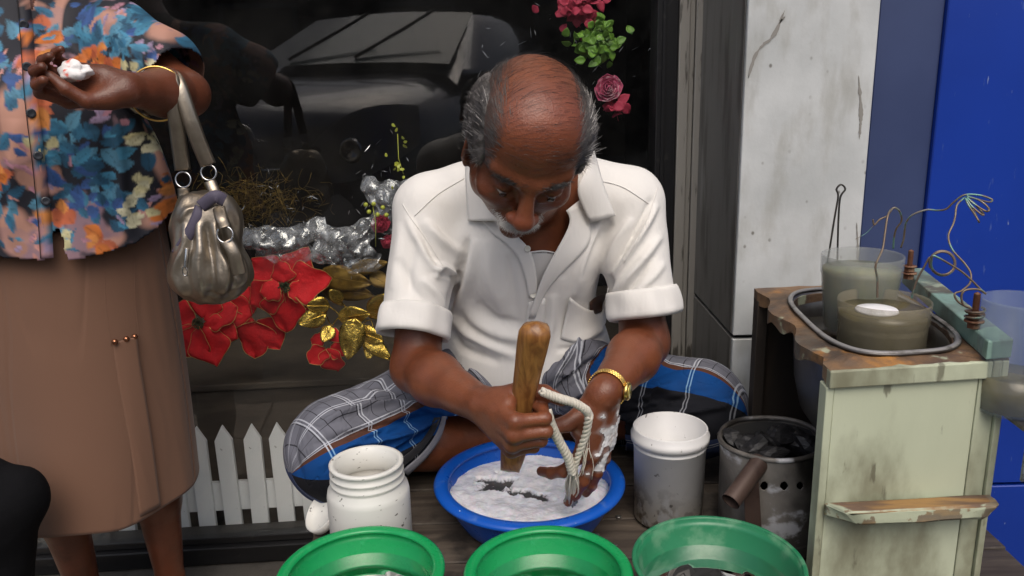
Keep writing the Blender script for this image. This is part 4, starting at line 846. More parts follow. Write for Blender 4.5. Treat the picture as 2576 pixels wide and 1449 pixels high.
cpart('badge', em.v, em.f, mchr, car)
# ------------------------------------------------------------------ goods behind the glass
def leafgrid(base, tip, nrm_, width, cup=.15, droop=.2, nx=9, ny=7, point=1.0, wave=0.0, seed=0):
    base = np.asarray(base, float); tip = np.asarray(tip, float); L = np.linalg.norm(tip - base); d = (tip - base) / L; nrm_ = np.asarray(nrm_, float); s = np.cross(d, nrm_); s /= np.linalg.norm(s); n2 = np.cross(s, d)
    rs = np.random.RandomState(seed); ph = rs.rand(2) * 6; G = np.zeros((nx, ny, 3))
    for i in range(nx):
        t = i / (nx - 1); w = width * (math.sin(math.pi * min(1, t ** .75)) ** .8 if t < 1 else 0) * (1 + .18 * math.sin(9 * t + ph[0]) * (point > 0)) + .0008
        for j in range(ny):
            q_ = -1 + 2 * j / (ny - 1); G[i, j] = base + d * L * t + s * w * q_ + n2 * (cup * w * q_ * q_ - droop * L * t * t + wave * L * math.sin(7 * t + 3 * q_ + ph[1]) * .1)
    return G
def leaf_obj(name, G, mat, parent, edge=None, th=.0008, er=.0008):
    o = obj(name, grid(G), mat, parent); solid(o, th, 0)
    if edge is not None:
        b = np.vstack([G[:, 0], G[::-1, -1]]); obj('glitter_edge', tube(spline(b, 60), er, 5), edge, o)
    return o
mred = Mat('red_velvet', (.62, .005, .012), .75); mred.blot((.40, .005, .010), 20, .45, .7, .8); mred.bump(mred.noise(60, 4), .6, .005); mred.crease(50, None, .04, .4, .0015); mred = mred.m
mgl = Mat('gold_glitter', (.75, .50, .18), .35, .9); mgl.bump(mgl.noise(900, 2), 1.0, .002); mgl = mgl.m
mgf = Mat('gold_foil', (.72, .50, .10), .24, .9); mgf.base(mgf.mix(mgf.step(mgf.noise(20, 4), .4, .65), (.75, .53, .12), (.30, .19, .03))); mgf.bump(mgf.noise(110, 3, dist=1.0), .7, .0028); mgf = mgf.m
mgb = Mat('bronze_satin_leaf', (.28, .17, .03), .45, .6); mgb.blot((.12, .07, .015), 14, .4, .6); mgb.bump(mgb.noise(50, 4), .5, .004); mgb = mgb.m
mst = Mat('dark_stamens', (.05, .06, .02), .6).m
VIEW = np.array([0.0, -1.0, .12])
def flower(label, c_px, off, petals, centre=.020, seed=0, mat=None, edge=None, name='artificial_poinsettia', cat='flower', group='red poinsettias behind the glass'):
    rs = np.random.RandomState(seed); c = onw(*c_px, off); t = thing(name, label, cat, c, group)
    for k, (ang, L, w, dep) in enumerate(petals):
        a = R(ang); d = np.array([math.cos(a), 0, math.sin(a)]); base = c + d * .010 + np.array([0, dep, 0]); tip = c + d * L * 1.14 + np.array([0, dep + rs.uniform(-.005, .02), 0])
        G = leafgrid(base, tip, VIEW + rs.normal(0, .12, 3), w * 1.3, rs.uniform(-.3, .3), rs.uniform(-.05, .25), 11, 9, 1, .35, seed * 50 + k); leaf_obj('petal', G, mat or mred, t, edge if edge is not None else mgl)
    if centre:
        mb = MB()
        for k in range(46):
            q_ = rs.normal(0, 1, 3); q_ /= np.linalg.norm(q_); p = c + q_ * centre * .7 * [1, .5, 1] + [0, -.006, 0]; v, f = lathe([(0, -.003), (.0026, 0), (0, .003)], p, 6); mb.add(v, f)
            mb.add(*tube([c + [0, 0, 0], p], .0006, 4))
        obj('stamens', mb.data(), mst, t)
    return t
flower('largest red poinsettia with gold glitter edges below the plastic wrap', (716, 722), .20, [(140, .098, .036, .012), (60, .100, .036, .012), (8, .105, .038, .010), (262, .118, .040, .008), (205, .100, .036, .012), (318, .085, .030, .016), (98, .060, .024, .002), (190, .058, .024, -.004), (340, .055, .022, -.004)], .020, 1)
flower('red poinsettia with dark centre beside the brown skirt', (500, 812), .20, [(70, .08, .03, .012), (160, .08, .03, .01), (240, .10, .036, .008), (285, .110, .040, .006), (330, .090, .032, .010), (20, .09, .032, .014)], .020, 2)
flower('red poinsettia low in the middle under the largest one', (640, 800), .24, [(160, .11, .030, .010), (215, .085, .032, .012), (262, .105, .038, .006), (300, .095, .034, .010), (120, .09, .03, .016)], .0, 3)
flower('smallest red poinsettia hanging lowest beside the gold leaves', (822, 868), .16, [(170, .048, .020, .008), (225, .060, .022, .004), (280, .078, .026, .002), (330, .055, .020, .006), (60, .04, .018, .01)], .0, 4)
def leafspray(name, label, cat, items, mat, off, group=None):
    c = onw(*items[0][0], off); t = thing(name, label, cat, c, group)
    for k, (b, tp, w, do) in enumerate(items):
        G = leafgrid(onw(*b, off + do), onw(*tp, off + do - .02), VIEW + RNG.normal(0, .2, 3), w, -.07, .04, 11, 7, 0, .16, k); o = leaf_obj('leaf', G, mat, t, None)
        obj('vein', tube([G[i, 3] + np.array([0, -.0012, 0]) for i in range(11)], .0010, 5), mat, o)
    P = [onw(*items[0][0], off + .03)] + [onw(*i_[0], off + .03) for i_ in items[1:]]; obj('stem', tube(spline(P, 20), .0018, 5), mat, t); return t
leafspray('gold_leaf_spray', 'crinkled shiny gold foil leaves next to the red poinsettias', 'leaves', [((893, 800), (874, 906), .034, -.02), ((850, 800), (930, 790), .026, .0), ((835, 820), (810, 860), .020, .0), ((820, 790), (750, 815), .026, .01), ((830, 770), (770, 770), .024, .012), ((895, 830), (965, 860), .024, .01), ((930, 800), (965, 740), .026, .01), ((940, 850), (925, 905), .020, .012), ((860, 760), (830, 730), .016, .01), ((905, 840), (985, 905), .022, .008)], mgf, .16)
leafspray('bronze_satin_leaves', 'dull bronze fabric leaves above the gold foil leaves', 'leaves', [((800, 690), (935, 715), .034, 0), ((820, 720), (940, 745), .030, .01), ((880, 680), (975, 660), .020, .01), ((810, 700), (860, 770), .026, .015), ((930, 690), (985, 720), .022, .02)], mgb, .24)
# crumpled clear plastic wrap
def plastic_film(name, label, c_px, off, rx, rz, seed, amt=1.0, n=56):
    rs = np.random.RandomState(seed); c = onw(*c_px, off); G = np.zeros((n, n, 3))
    for i in range(n):
        for j in range(n):
            u, w = -1 + 2 * i / (n - 1), -1 + 2 * j / (n - 1); r = math.hypot(u, w); a = math.atan2(w, u); k = (1 + .16 * math.sin(3 * a + seed) + .1 * math.sin(5 * a + 2 * seed)); G[i, j] = [c[0] + u * rx * k, c[1] + .03 * r * r, c[2] + w * rz * k]
    P = G.reshape(-1, 3); d1 = np.abs(smoothnoise(P, 22, seed)) * .034 - np.abs(smoothnoise(P, 36, seed + 1)) * .014 + np.abs(smoothnoise(P, 80, seed + 2)) * .003; P[:, 1] -= d1 * amt; P[:, 0] += smoothnoise(P, 40, seed + 3) * .010; P[:, 2] += smoothnoise(P, 40, seed + 4) * .010
    o = obj(name, grid(G), mplast, None, False, label=label, cat='plastic wrap'); return o
mplast = bpy.data.materials.new('clear_crinkled_plastic'); mplast.use_nodes = True; n = mplast.node_tree.nodes; l = mplast.node_tree.links; b = n['Principled BSDF']; b.inputs['Base Color'].default_value = (.80, .82, .88, 1); b.inputs['Roughness'].default_value = .16
tr = n.new('ShaderNodeBsdfTransparent'); mxs = n.new('ShaderNodeMixShader'); nz_ = n.new('ShaderNodeTexNoise'); nz_.inputs['Scale'].default_value = 30; nz_.inputs['Detail'].default_value = 6; mr_ = n.new('ShaderNodeMapRange'); mr_.inputs[1].default_value = .35; mr_.inputs[2].default_value = .75; mr_.inputs[3].default_value = .03; mr_.inputs[4].default_value = .45
tcn = n.new('ShaderNodeTexCoord'); l.new(tcn.outputs['Object'], nz_.inputs['Vector']); l.new(nz_.outputs[0], mr_.inputs[0]); l.new(mr_.outputs[0], mxs.inputs[0]); gsf = n.new('ShaderNodeBsdfGlossy'); gsf.inputs['Roughness'].default_value = .1; mf0 = n.new('ShaderNodeMixShader'); mf0.inputs[0].default_value = .22; l.new(tr.outputs[0], mf0.inputs[1]); l.new(gsf.outputs[0], mf0.inputs[2]); l.new(mf0.outputs[0], mxs.inputs[1]); l.new(b.outputs[0], mxs.inputs[2]); l.new(mxs.outputs[0], n['Material Output'].inputs[0])
plastic_film('plastic_wrap', 'crumpled white plastic wrap above the bronze leaves', (868, 628), .17, .080, .062, 11)
plastic_film('plastic_wrap', 'thin clear plastic wrap between the handbag and the crumpled ball of wrap', (700, 618), .19, .095, .050, 12, .8)
plastic_film('plastic_wrap', 'small scrap of plastic wrap pinched near the man\'s elbow', (975, 520), .25, .055, .07, 13, .8)
# dark tinsel heap and shelf clutter behind
mti = Mat('dull_gold_tinsel', (.20, .13, .03), .4, .7).m; tb = MB(); rs = np.random.RandomState(3)
for k in range(420):
    c = onw(640 + rs.normal(0, 70), 505 + rs.normal(0, 32), .40 + rs.uniform(0, .1)); d = rs.normal(0, 1, 3); d /= np.linalg.norm(d); tb.add(*tube(spline([c, c + d * .02 + rs.normal(0, .004, 3), c + d * .045 + rs.normal(0, .01, 3)], 5), .0006, 3, False))
obj('tinsel', tb.data(), mti, kind='stuff', label='heap of dull gold tinsel threads behind the handbag', cat='tinsel')
mcp = Mat('dark_wrapped_cloth', (.008, .007, .008), .7); mcp.blot((.02, .018, .02), 9, .5, .7); mcp.bump(mcp.noise(14, 4, dist=2), .9, .02); mcp = mcp.m
def lump(px, v, off, r, seed, mat, name, label, cat, group=None):
    c = onw(px, v, off); V, F = lathe([(0, -1)] + [(math.sin(t), -math.cos(t)) for t in np.linspace(.2, 2.94, 14)] + [(0, 1)], (0, 0, 0), 26); V = np.array(V) * r; nn = smoothnoise(V + seed, 14, seed); V = V * (1 + .35 * nn[:, None]) + c
    return obj(name, (V, F), mat, label=label, cat=cat, group=group)

# green foliage, pink flowers and berries hung by the mullion
mgn = Mat('lime_green_plastic_leaf', (.15, .30, .04), .45); mgn.blot((.04, .13, .02), 30, .45, .6); mgn = mgn.m
def bunch(name, label, cat, c_px, off, spread, n, L, w, mat, seed, dirj=1.0, group=None):
    rs = np.random.RandomState(seed); c = onw(*c_px, off); t = thing(name, label, cat, c, group); s0 = axial(c) / 2000; sx, sz = spread
    for k in range(n):
        b = c + np.array([rs.normal(0, sx * s0), rs.uniform(-.03, .03), rs.normal(0, sz * s0)]); d = rs.normal(0, 1, 3); d[1] *= .5; d /= np.linalg.norm(d); G = leafgrid(b, b + d * L * rs.uniform(.7, 1.2), VIEW + rs.normal(0, .4, 3), w, .3, .1, 5, 5, 0, .2, k); leaf_obj('leaf', G, mat, t, None, .0006)
    obj('stem', tube([c + [0, .03, .06], c + [0, .02, 0], c + [.01, .02, -.04]], .0009, 6), mat, t); return t
bunch('green_foliage', 'bunch of lime green plastic leaves hanging at the top right of the window', 'foliage', (1500, 108), .08, (27, 22), 120, .022, .009, mgn, 5)
mpk = Mat('crimson_fabric_petal', (.42, .03, .07), .7).m; mpk2 = Mat('pink_frosted_petal', (.55, .10, .20), .7); mpk2.blot((.75, .45, .5), 60, .5, .62); mpk2 = mpk2.m
bunch('red_flowers', 'loose crimson fabric flowers above the green foliage', 'flowers', (1450, 22), .10, (26, 20), 64, .026, .010, mpk, 6)
def rose(label, c_px, off, r, mat, seed, name='artificial_rose'):
    rs = np.random.RandomState(seed); c = onw(*c_px, off); t = thing(name, label, 'flower', c, 'pink roses behind the glass')
    for k in range(22):
        a = k * 2.4; rr = r * (.15 + .85 * k / 22); d = np.array([math.cos(a), 0, math.sin(a)]); b = c + d * rr * .35 + [0, .004 + .02 * k / 22, 0]; tp = c + d * rr + [0, -.016 + .03 * k / 22, 0]
        leaf_obj('petal', leafgrid(b, tp, VIEW * .6 + d * -.8, rr * .55 + .004, .5, -.2, 6, 6, 0, .3, k), mat, t, None, .0008)
rose('frosted pink rose hanging right of the man\'s head', (1530, 222), .07, .040, mpk2, 1); bunch('red_petals', 'drooping crimson petals below the frosted pink rose', 'petals', (1548, 262), .09, (10, 16), 16, .03, .012, mpk, 9)
rose('small magenta rose by the man\'s sleeve', (955, 565), .20, .030, mpk, 2); rose('smaller magenta rose under the first one by the sleeve', (975, 610), .22, .024, mpk, 3)
myb = Mat('yellow_green_berry', (.45, .48, .06), .3).m
bt = thing('berry_pick', 'sprig of yellow-green berries beside the man\'s left sleeve in the window', 'berries', onw(938, 520, .17), None)
for q_ in ((920, 515), (940, 513), (928, 533), (950, 540), (963, 522), (972, 541)):
    p = onw(*q_, .17); obj('berry', lathe([(0, -.006), (.0045, -.004), (.006, 0), (.0045, .004), (0, .006)], p, 12), myb, bt)
obj('stem', tube([onw(945, 620, .18), onw(945, 560, .175), onw(938, 520, .175)], .001, 5), myb, bt)
bunch('yellow_sprig', 'thin twig of small yellow buds left of the man\'s shoulder', 'twig', (1000, 400), .2, (14, 30), 14, .012, .003, myb, 12)
# shards of cellophane glinting on the display
shm = Mat('cellophane', (.6, .62, .66), .1, .5).m; sh = MB(); rs = np.random.RandomState(9)
for (cx_, cy_, sx, sy, n_s) in ((820, 520, 150, 40, 46), (700, 470, 60, 30, 10), (980, 470, 30, 80, 16), (1560, 150, 60, 60, 14), (1250, 125, 50, 30, 10), (1420, 60, 80, 50, 22), (860, 640, 60, 30, 20)):
    for k in range(n_s):
        c = onw(cx_ + rs.normal(0, sx), cy_ + rs.normal(0, sy), .15 + rs.uniform(0, .15)); d = rs.normal(0, 1, 3); d /= np.linalg.norm(d); e = np.cross(d, rs.normal(0, 1, 3)); e /= np.linalg.norm(e); L_ = rs.uniform(.004, .014); i0 = len(sh.v); sh.add([c - d * L_, c + e * .0012, c + d * L_, c - e * .0012 + np.array([0, .003, 0])], [(0, 1, 2), (0, 2, 3)])
obj('cellophane_shreds', sh.data(), shm, smooth=False, kind='stuff', label='glinting shreds of cellophane scattered through the window display', cat='cellophane')
# ------------------------------------------------------------------ the low platform he sits on
mpl = Mat('grimy_dark_plank', (.075, .058, .045), .7); mpl.base(mpl.mix(mpl.step(mpl.noise(5, 8, mpl.map((1, 9, 9))), .3, .7), (.045, .034, .027), (.11, .088, .068)))
mpl.blot((.17, .15, .125), 12, .56, .68, .6); mpl.blot((.012, .010, .009), 8, .55, .66, .8); mpl.bump(mpl.noise(30, 7, mpl.map((1, 5, 5))), .5, .003); mpl = mpl.m
PZ = .398
plat = thing('low_platform', 'low platform of grimy dark planks the man and his basins rest on', 'platform', (.1, 1.3, 0))
for i in range(8):
    y0 = .78 + i * .12; j = random.uniform(0, .012)
    obj('plank', box((.22 - j, y0 + .059, PZ - .0125 - random.uniform(0, .0015)), (1.15, .116, .025), .0025, jitter=.0008), mpl, plat, smooth=False)
for x, y in ((-.33, .80), (-.33, 1.70), (.76, 1.70), (.76, .80)): obj('leg', box((x, y, .185), (.05, .05, .37), .003), mpl, plat, smooth=False)
obj('side_board', box((-.357, 1.26, .315), (.018, .94, .11), .003), mpl, plat, smooth=False)
msc = Mat('dull_steel_screw', (.35, .34, .32), .4, .9).m
for q_ in ((1546, 1372), (1556, 1300), (1500, 1345)):
    p = atz(*q_, PZ + .0005); obj('screw', lathe([(0, 0), (.0055, 0), (.0050, .0014), (.002, .002), (0, .0012)], p, 12), msc, plat)
mtp = Mat('thin_worn_metal_sheet', (.12, .11, .10), .55, .3); mtp.blot((.05, .04, .035), 10, .45, .65); mtp = mtp.m
# ------------------------------------------------------------------ basins
def bowl(name, label, cat, c, R0, H, rb, rim, mat, flat_rim=False, group=None):
    t = .0035; prof = [(0, 0), (rb - .01, 0), (rb, .006)]
    for k in range(1, 9): u = k / 8; prof.append((rb + (R0 - rim - rb) * u ** .75, .006 + (H - rim * .6 - .006) * u))
    o = len(prof)
    for a in np.linspace(-60, 200, 10): prof.append((R0 - rim + rim * math.cos(R(a)) * 1.0, H - rim * .55 + rim * .55 * math.sin(R(a)) + 0))
    for k in range(8, 0, -1): u = k / 8; prof.append((rb + (R0 - rim - rb) * u ** .75 - t, .006 + (H - rim * .6 - .006) * u))
    prof += [(rb - .012, t + .004), (0, t + .003)]
    V, F = lathe(prof, c, 96); return obj(name, (V, F), mat, None, label=label, cat=cat, base=tuple(c), group=group)
m_b = plastic('blue_basin_plastic', (.006, .095, .50), .28, (.10, .2, .5)); m_b.blot((.25, .38, .62), 45, .70, .74, .6); m_b = m_b.m
m_g = plastic('green_basin_plastic', (.006, .30, .085), .25, None); m_g.blot((.03, .36, .14), 30, .62, .7, .4); m_g = m_g.m
m_g2 = plastic('dull_green_basin_plastic', (.020, .19, .085), .32, None); m_g2.blot((.10, .26, .15), 22, .50, .66, .8); m_g2.blot((.35, .42, .35), 60, .70, .74, .6); m_g2 = m_g2.m
def place(px, v, z): return atz(px, v, z)
BZ = PZ + .002
def centre(px, v, h): p = atz(px, v, BZ + h); return np.array([p[0], p[1], BZ])
cb = centre(1331, 1202, .082); sb = axial(cb + [0, 0, .082]) / 2000
bb = bowl('blue_basin', 'blue plastic basin full of white soap lather in front of the man', 'basin', cb, 240 * sb, .085, .115, .013, m_b)
c1 = centre(908, 1440, .105); s1 = axial(c1 + [0, 0, .1]) / 2000; g1 = bowl('green_basin', 'bright green basin of clear water, leftmost in front of the white jar', 'basin', c1, 211 * s1, .110, .085, .0085, m_g, group='green plastic basins in the front row')
c2 = centre(1379, 1440, .105); s2 = axial(c2 + [0, 0, .1]) / 2000; g2 = bowl('green_basin', 'bright green basin of clear water directly in front of the blue basin', 'basin', c2, 213 * s2, .110, .085, .0085, m_g, group='green plastic basins in the front row')
c3 = centre(1806, 1418, .108); s3 = axial(c3 + [0, 0, .1]) / 2000; g3 = bowl('green_basin', 'dull green thin-rimmed basin of dirty brown water, nearest the charcoal stove', 'basin', c3, 214 * s3, .114, .088, .0035, m_g2, group='green plastic basins in the front row')
def water(name, label, c, r, z, tint, dirt=None, nz=26, mixf=.0):
    m = bpy.data.materials.new(name + '_surface'); m.use_nodes = True; n = m.node_tree.nodes; l = m.node_tree.links; b = n['Principled BSDF']; b.inputs['Base Color'].default_value = (*tint, 1); b.inputs['Roughness'].default_value = .04
    tr = n.new('ShaderNodeBsdfTransparent'); tr.inputs[0].default_value = (.62, .80, .66, 1); mx_ = n.new('ShaderNodeMixShader'); mx_.inputs[0].default_value = mixf
    gl_ = n.new('ShaderNodeBsdfGlossy'); gl_.inputs['Roughness'].default_value = .02; f = n.new('ShaderNodeFresnel'); f.inputs[0].default_value = 1.33; m2 = n.new('ShaderNodeMixShader')
    nn = n.new('ShaderNodeTexNoise'); nn.inputs['Scale'].default_value = nz; bp = n.new('ShaderNodeBump'); bp.inputs['Strength'].default_value = .15; bp.inputs['Distance'].default_value = .002; tc_ = n.new('ShaderNodeTexCoord'); l.new(tc_.outputs['Object'], nn.inputs['Vector']); l.new(nn.outputs[0], bp.inputs['Height']); l.new(bp.outputs[0], gl_.inputs['Normal'])
    l.new(tr.outputs[0], mx_.inputs[1]); l.new(b.outputs[0], mx_.inputs[2]); l.new(f.outputs[0], m2.inputs[0]); l.new(mx_.outputs[0], m2.inputs[1]); l.new(gl_.outputs[0], m2.inputs[2]); l.new(m2.outputs[0], n['Material Output'].inputs[0])
    if dirt:
        dn = n.new('ShaderNodeTexNoise'); dn.inputs['Scale'].default_value = 14; dn.inputs['Detail'].default_value = 7; l.new(tc_.outputs['Object'], dn.inputs['Vector']); vm = n.new('ShaderNodeVectorMath'); vm.operation = 'LENGTH'; l.new(tc_.outputs['Object'], vm.inputs[0])
        ma = n.new('ShaderNodeMath'); ma.operation = 'MULTIPLY_ADD'; l.new(vm.outputs['Value'], ma.inputs[0]); ma.inputs[1].default_value = -9.0; l.new(dn.outputs[0], ma.inputs[2]); mr = n.new('ShaderNodeMapRange'); mr.inputs[1].default_value = -.38; mr.inputs[2].default_value = .0; mr.inputs[3].default_value = .25; mr.inputs[4].default_value = .95; l.new(ma.outputs[0], mr.inputs[0]); l.new(mr.outputs[0], mx_.inputs[0])
    cc = np.array(c) + [0, 0, z]; V, F = lathe([(0, 0)] + [(r * k / 10, .0004 * math.sin(k * 2.1)) for k in range(1, 11)], cc, 72); return obj(name, (V, F), m, label=label, cat='water', base=tuple(cc))
def rin(R0, H, rb, rim, z): u = max(0, (z - .006) / (H - rim * .6 - .006)); return rb + (R0 - rim - rb) * u ** .75 - .0033
water('basin_water', 'clear water in the leftmost bright green basin', c1, rin(211 * s1, .11, .085, .0085, .072), .072, (.02, .30, .10), None, 20, .12)
water('basin_water', 'clear water in the bright green basin in front of the blue one', c2, rin(213 * s2, .11, .085, .0085, .070), .070, (.02, .30, .10), None, 24, .12)
water('basin_water', 'dirty brown water in the dull green basin by the stove', c3, rin(214 * s3, .114, .088, .0035, .072), .072, (.10, .065, .04), True, 18, .3)
# soap lather with two gaps of dark water
n_ = 190; rl = rin(240 * sb, .085, .115, .013, .056); zf = cb[2] + .050; G = []; keepF = []
xs = np.linspace(-rl, rl, n_); X_, Y_ = np.meshgrid(xs, xs, indexing='ij'); P = np.stack([X_.ravel() + cb[0], Y_.ravel() + cb[1], np.full(X_.size, zf)], 1)
pu = proj(P); rr = np.hypot(X_, Y_).ravel(); nzl = smoothnoise(P, 26, 1); nz2 = smoothnoise(P, 80, 2); nz3 = smoothnoise(P, 240, 3)
def blob(cx, cy, a, b, th=0):
    c_, s_ = math.cos(th), math.sin(th); x, y = pu[:, 0] - cx, pu[:, 1] - cy; return np.sqrt(((x * c_ + y * s_) / a) ** 2 + ((-x * s_ + y * c_) / b) ** 2)
nz5 = smoothnoise(P, 45, 12)
gap = nz5 * .8 + np.minimum.reduce([blob(1248, 1222, 40, 17), blob(1225, 1212, 22, 8), blob(1342, 1250, 52, 9, .10), blob(1325, 1243, 26, 9)]) + nz2 * .35 + nz3 * .15
hgt = .0065 + .005 * nzl + .0018 * nz2 + .0007 * nz3; hgt *= np.clip((gap - .85) / .45, 0, 1); far = np.clip((1180 - pu[:, 1]) / 30 + nzl, 0, 1) * (pu[:, 0] < 1300); hgt *= 1 - np.clip(far, 0, 1) * .9
hgt += .012 * np.exp(-((pu[:, 0] - 1490) ** 2 + (pu[:, 1] - 1255) ** 2) / 900)
P[:, 2] += hgt - .0015; idx = np.arange(n_ * n_).reshape(n_, n_); Q = np.stack([idx[:-1, :-1], idx[1:, :-1], idx[1:, 1:], idx[:-1, 1:]], -1).reshape(-1, 4); Q = Q[(rr[Q] < rl).all(1)]
used = np.unique(Q); rm = -np.ones(len(P), int); rm[used] = np.arange(len(used))
lme = npmesh('soap_lather', P[used], rm[Q]); mk_ = np.clip((gap - .80) / .25 + nz3 * .6, 0, 1) * np.clip(1.15 - far * .9, 0, 1) + 0.0; set_col(lme, 'foam', np.repeat(mk_[used][:, None], 3, 1))
mf = Mat('white_soap_lather', (.8, .8, .82), .22); mf.base(mf.mix(mf.math('MULTIPLY', mf.attr('foam'), 1.0), (.075, .072, .072), mf.mix(mf.step(mf.noise(60, 6), .35, .6), (.74, .75, .79), (.88, .88, .91))))
mf.blot((.45, .45, .47), 130, .66, .72, .5); mf.bump(mf.voro(420), .25, .0008); mf.bump(mf.noise(90, 6), .3, .0012); mf.b.inputs['Subsurface Weight'].default_value = .3; mf.b.inputs['Subsurface Scale'].default_value = .006
_ms = Mat('wet_white_suds', (.80, .80, .82), .25); _ms.blot((.55, .45, .42), 40, .5, .65, .6); _ms.bump(_ms.voro(380), .3, .0008); m_suds = _ms.m
obj('suds', npmesh('suds', SUDS_DATA[0], SUDS_DATA[1]), m_suds, manT)
obj('soap_lather', lme, mf.m, label='white soap lather with two dark gaps filling the blue basin', cat='lather', kind='stuff')
dm = MB(); rs = np.random.RandomState(2)             # bubbles and splashes on the basin rim
for k in range(9):
    a = rs.rand() * 6.28; r_ = 240 * sb - .012 + rs.normal(0, .004); p = cb + np.array([math.cos(a) * r_, math.sin(a) * r_, .084]); q_ = rs.uniform(.0008, .0018); dm.add(*lathe([(0, -.4 * q_), (q_, 0), (q_ * .7, q_ * .5), (0, q_ * .6)], p, 8))
obj('suds_splashes', dm.data(), m_suds, label='specks of suds splashed on the rim of the blue basin', cat='suds', kind='stuff')
# ------------------------------------------------------------------ white wide-mouth jar, its lid, white bucket
mj = plastic('white_jar_plastic', (.70, .70, .66), .38, None); mj.blot((.34, .31, .25), 8, .60, .75, .5); mj.blot((.05, .045, .035), 75, .655, .69, .9, vec=mj.map((1, 1, 2.2))); mj = mj.m
cj = atz(921, 1160, BZ + .172); sj = axial(cj) / 2000; cj[2] = BZ
Rj = 104 * sj; Rn = 88 * sj
prof = [(0, 0), (Rj - .006, 0), (Rj, .006), (Rj, .118), (Rj - .002, .128), (Rj - .009, .136), (Rn + .001, .139), (Rn + .0035, .142), (Rn + .0035, .1445), (Rn, .147), (Rn, .152), (Rn + .003, .1545), (Rn + .003, .157), (Rn - .001, .159), (Rn - .001, .166), (Rn + .003, .168), (Rn + .003, .172), (Rn - .001, .1735), (Rn - .006, .172), (Rn - .006, .14), (Rj - .010, .130), (Rj - .005, .115), (Rj - .005, .01), (0, .008)]
obj('white_jar', lathe(prof, cj, 80), mj, label='white wide-mouthed plastic jar with threaded grimy neck beside the man\'s knee', cat='jar', base=tuple(cj))
mjm = Mat('milky_liquid', (.62, .60, .56), .15); mjm.base(mjm.mix(mjm.noise(8), (.64, .62, .58), (.55, .53, .49)))
obj('milky_water', lathe([(0, 0), (Rn * .5, 0), (Rj - .0055, 0), (Rj - .0055, -.01)], cj + [0, 0, .128], 60), mjm.m, label='milky white liquid standing in the wide-mouthed jar', cat='liquid')
lc = atz(826, 1292, BZ + .03); q_ = Vector((-.55, -.35, .65)).normalized()
obj('jar_lid', lathe([(0, 0), (.036, 0), (.040, .003), (.040, .016), (.037, .017), (.036, .004), (0, .003)], lc, 48, axis=q_), mj, label='round white screw lid leaning against the wide-mouthed jar', cat='lid')
mb_ = plastic('dirty_white_bucket_plastic', (.72, .72, .72), .42, None)
zc = mb_.node('ShaderNodeSeparateXYZ'); mb_.L.new(mb_.coord, zc.inputs[0]); hz_ = mb_.math('MULTIPLY_ADD', mb_.noise(10, 6, mb_.map((1, 1, .5))), -.13, mb_.math('SUBTRACT', .125, zc.outputs[2]))
dirt = mb_.step(hz_, -.045, .06); mb_.base(mb_.mix(mb_.math('MULTIPLY', dirt, mb_.step(mb_.noise(34, 8, mb_.map((1, 1, .6))), .40, .50)), mb_.c, mb_.mix(mb_.step(mb_.noise(42, 9), .46, .56), (.17, .13, .08), (.60, .56, .48)))); mb_.blot((.06, .05, .04), 70, .66, .71, .7); mb_.bump(mb_.noise(60, 6), .3, .0015); mb_ = mb_.m
ck = atz(1686, 1072, BZ + .172); sk = axial(ck) / 2000; ck[2] = BZ; Rk = 92 * sk
prof = [(0, 0), (Rk - .010, 0), (Rk - .004, .004), (Rk - .0015, .138), (Rk - .0005, .1385), (Rk - .0005, .1415), (Rk - .0015, .142), (Rk - .001, .148), (Rk + .0035, .149), (Rk + .0038, .160), (Rk + .001, .1615), (Rk + .0005, .171), (Rk - .001, .1725), (Rk - .003, .171), (Rk - .0045, .01), (0, .006)]
obj('white_bucket', lathe(prof, ck, 80, wob=lambda a, z: .006 * math.sin(2 * a + 1)), mb_, label='tall white plastic bucket stained with brown grime next to the charcoal stove', cat='bucket', base=tuple(ck))
obj('bucket_grime', lathe([(0, 0), (Rk - .0048, 0), (Rk - .0048, -.02)], ck + [0, 0, .045], 40), Mat('grey_brown_sludge', (.14, .12, .10), .3).m, label='grey brown sludge at the bottom of the white bucket', cat='sludge')
# ------------------------------------------------------------------ charcoal stove made of a tin
mtn = Mat('burnt_rusty_tin', (.16, .135, .115), .5, .25); mtn.base(mtn.mix(mtn.step(mtn.noise(7, 8), .35, .65), (.27, .25, .225), (.085, .078, .07))); mtn.blot((.62, .63, .66), 9, .56, .64, .9, detail=9, vec=mtn.map((1.4, 1, 1.8), loc=(.4, .2, .35))); mtn.blot((.014, .012, .011), 5, .40, .60, .94, detail=8, vec=mtn.map((1, 1, .7), loc=(.1, .5, 0))); mtn.blot((.20, .075, .03), 22, .66, .72, .6); mtn.bump(mtn.noise(50, 7), .4, .002); mtn = mtn.m
tc0 = atz(1942, 1092, BZ + .178); st_s = axial(tc0) / 2000; tb0 = np.array([tc0[0] + .000, tc0[1] + .0, BZ]); sax = np.array([-.035, .03, 1.0]); sax /= np.linalg.norm(sax); Rs = 130 * st_s
sto = thing('charcoal_stove', 'charcoal stove made from a scorched tin with air holes and a spout pipe', 'stove', tb0)
q_s = Vector(sax).to_track_quat('Z', 'Y').to_matrix(); tb0 = np.array(tc0) - sax * .178; tb0[2] = BZ - .0
def sp_(a, r, z): return np.array(q_s @ Vector((r * math.cos(a), r * math.sin(a), z))) + tb0
dent = lambda a, z: .02 * math.sin(2 * a + .6) + .012 * math.sin(5 * a + z * 30) * (z > .02)
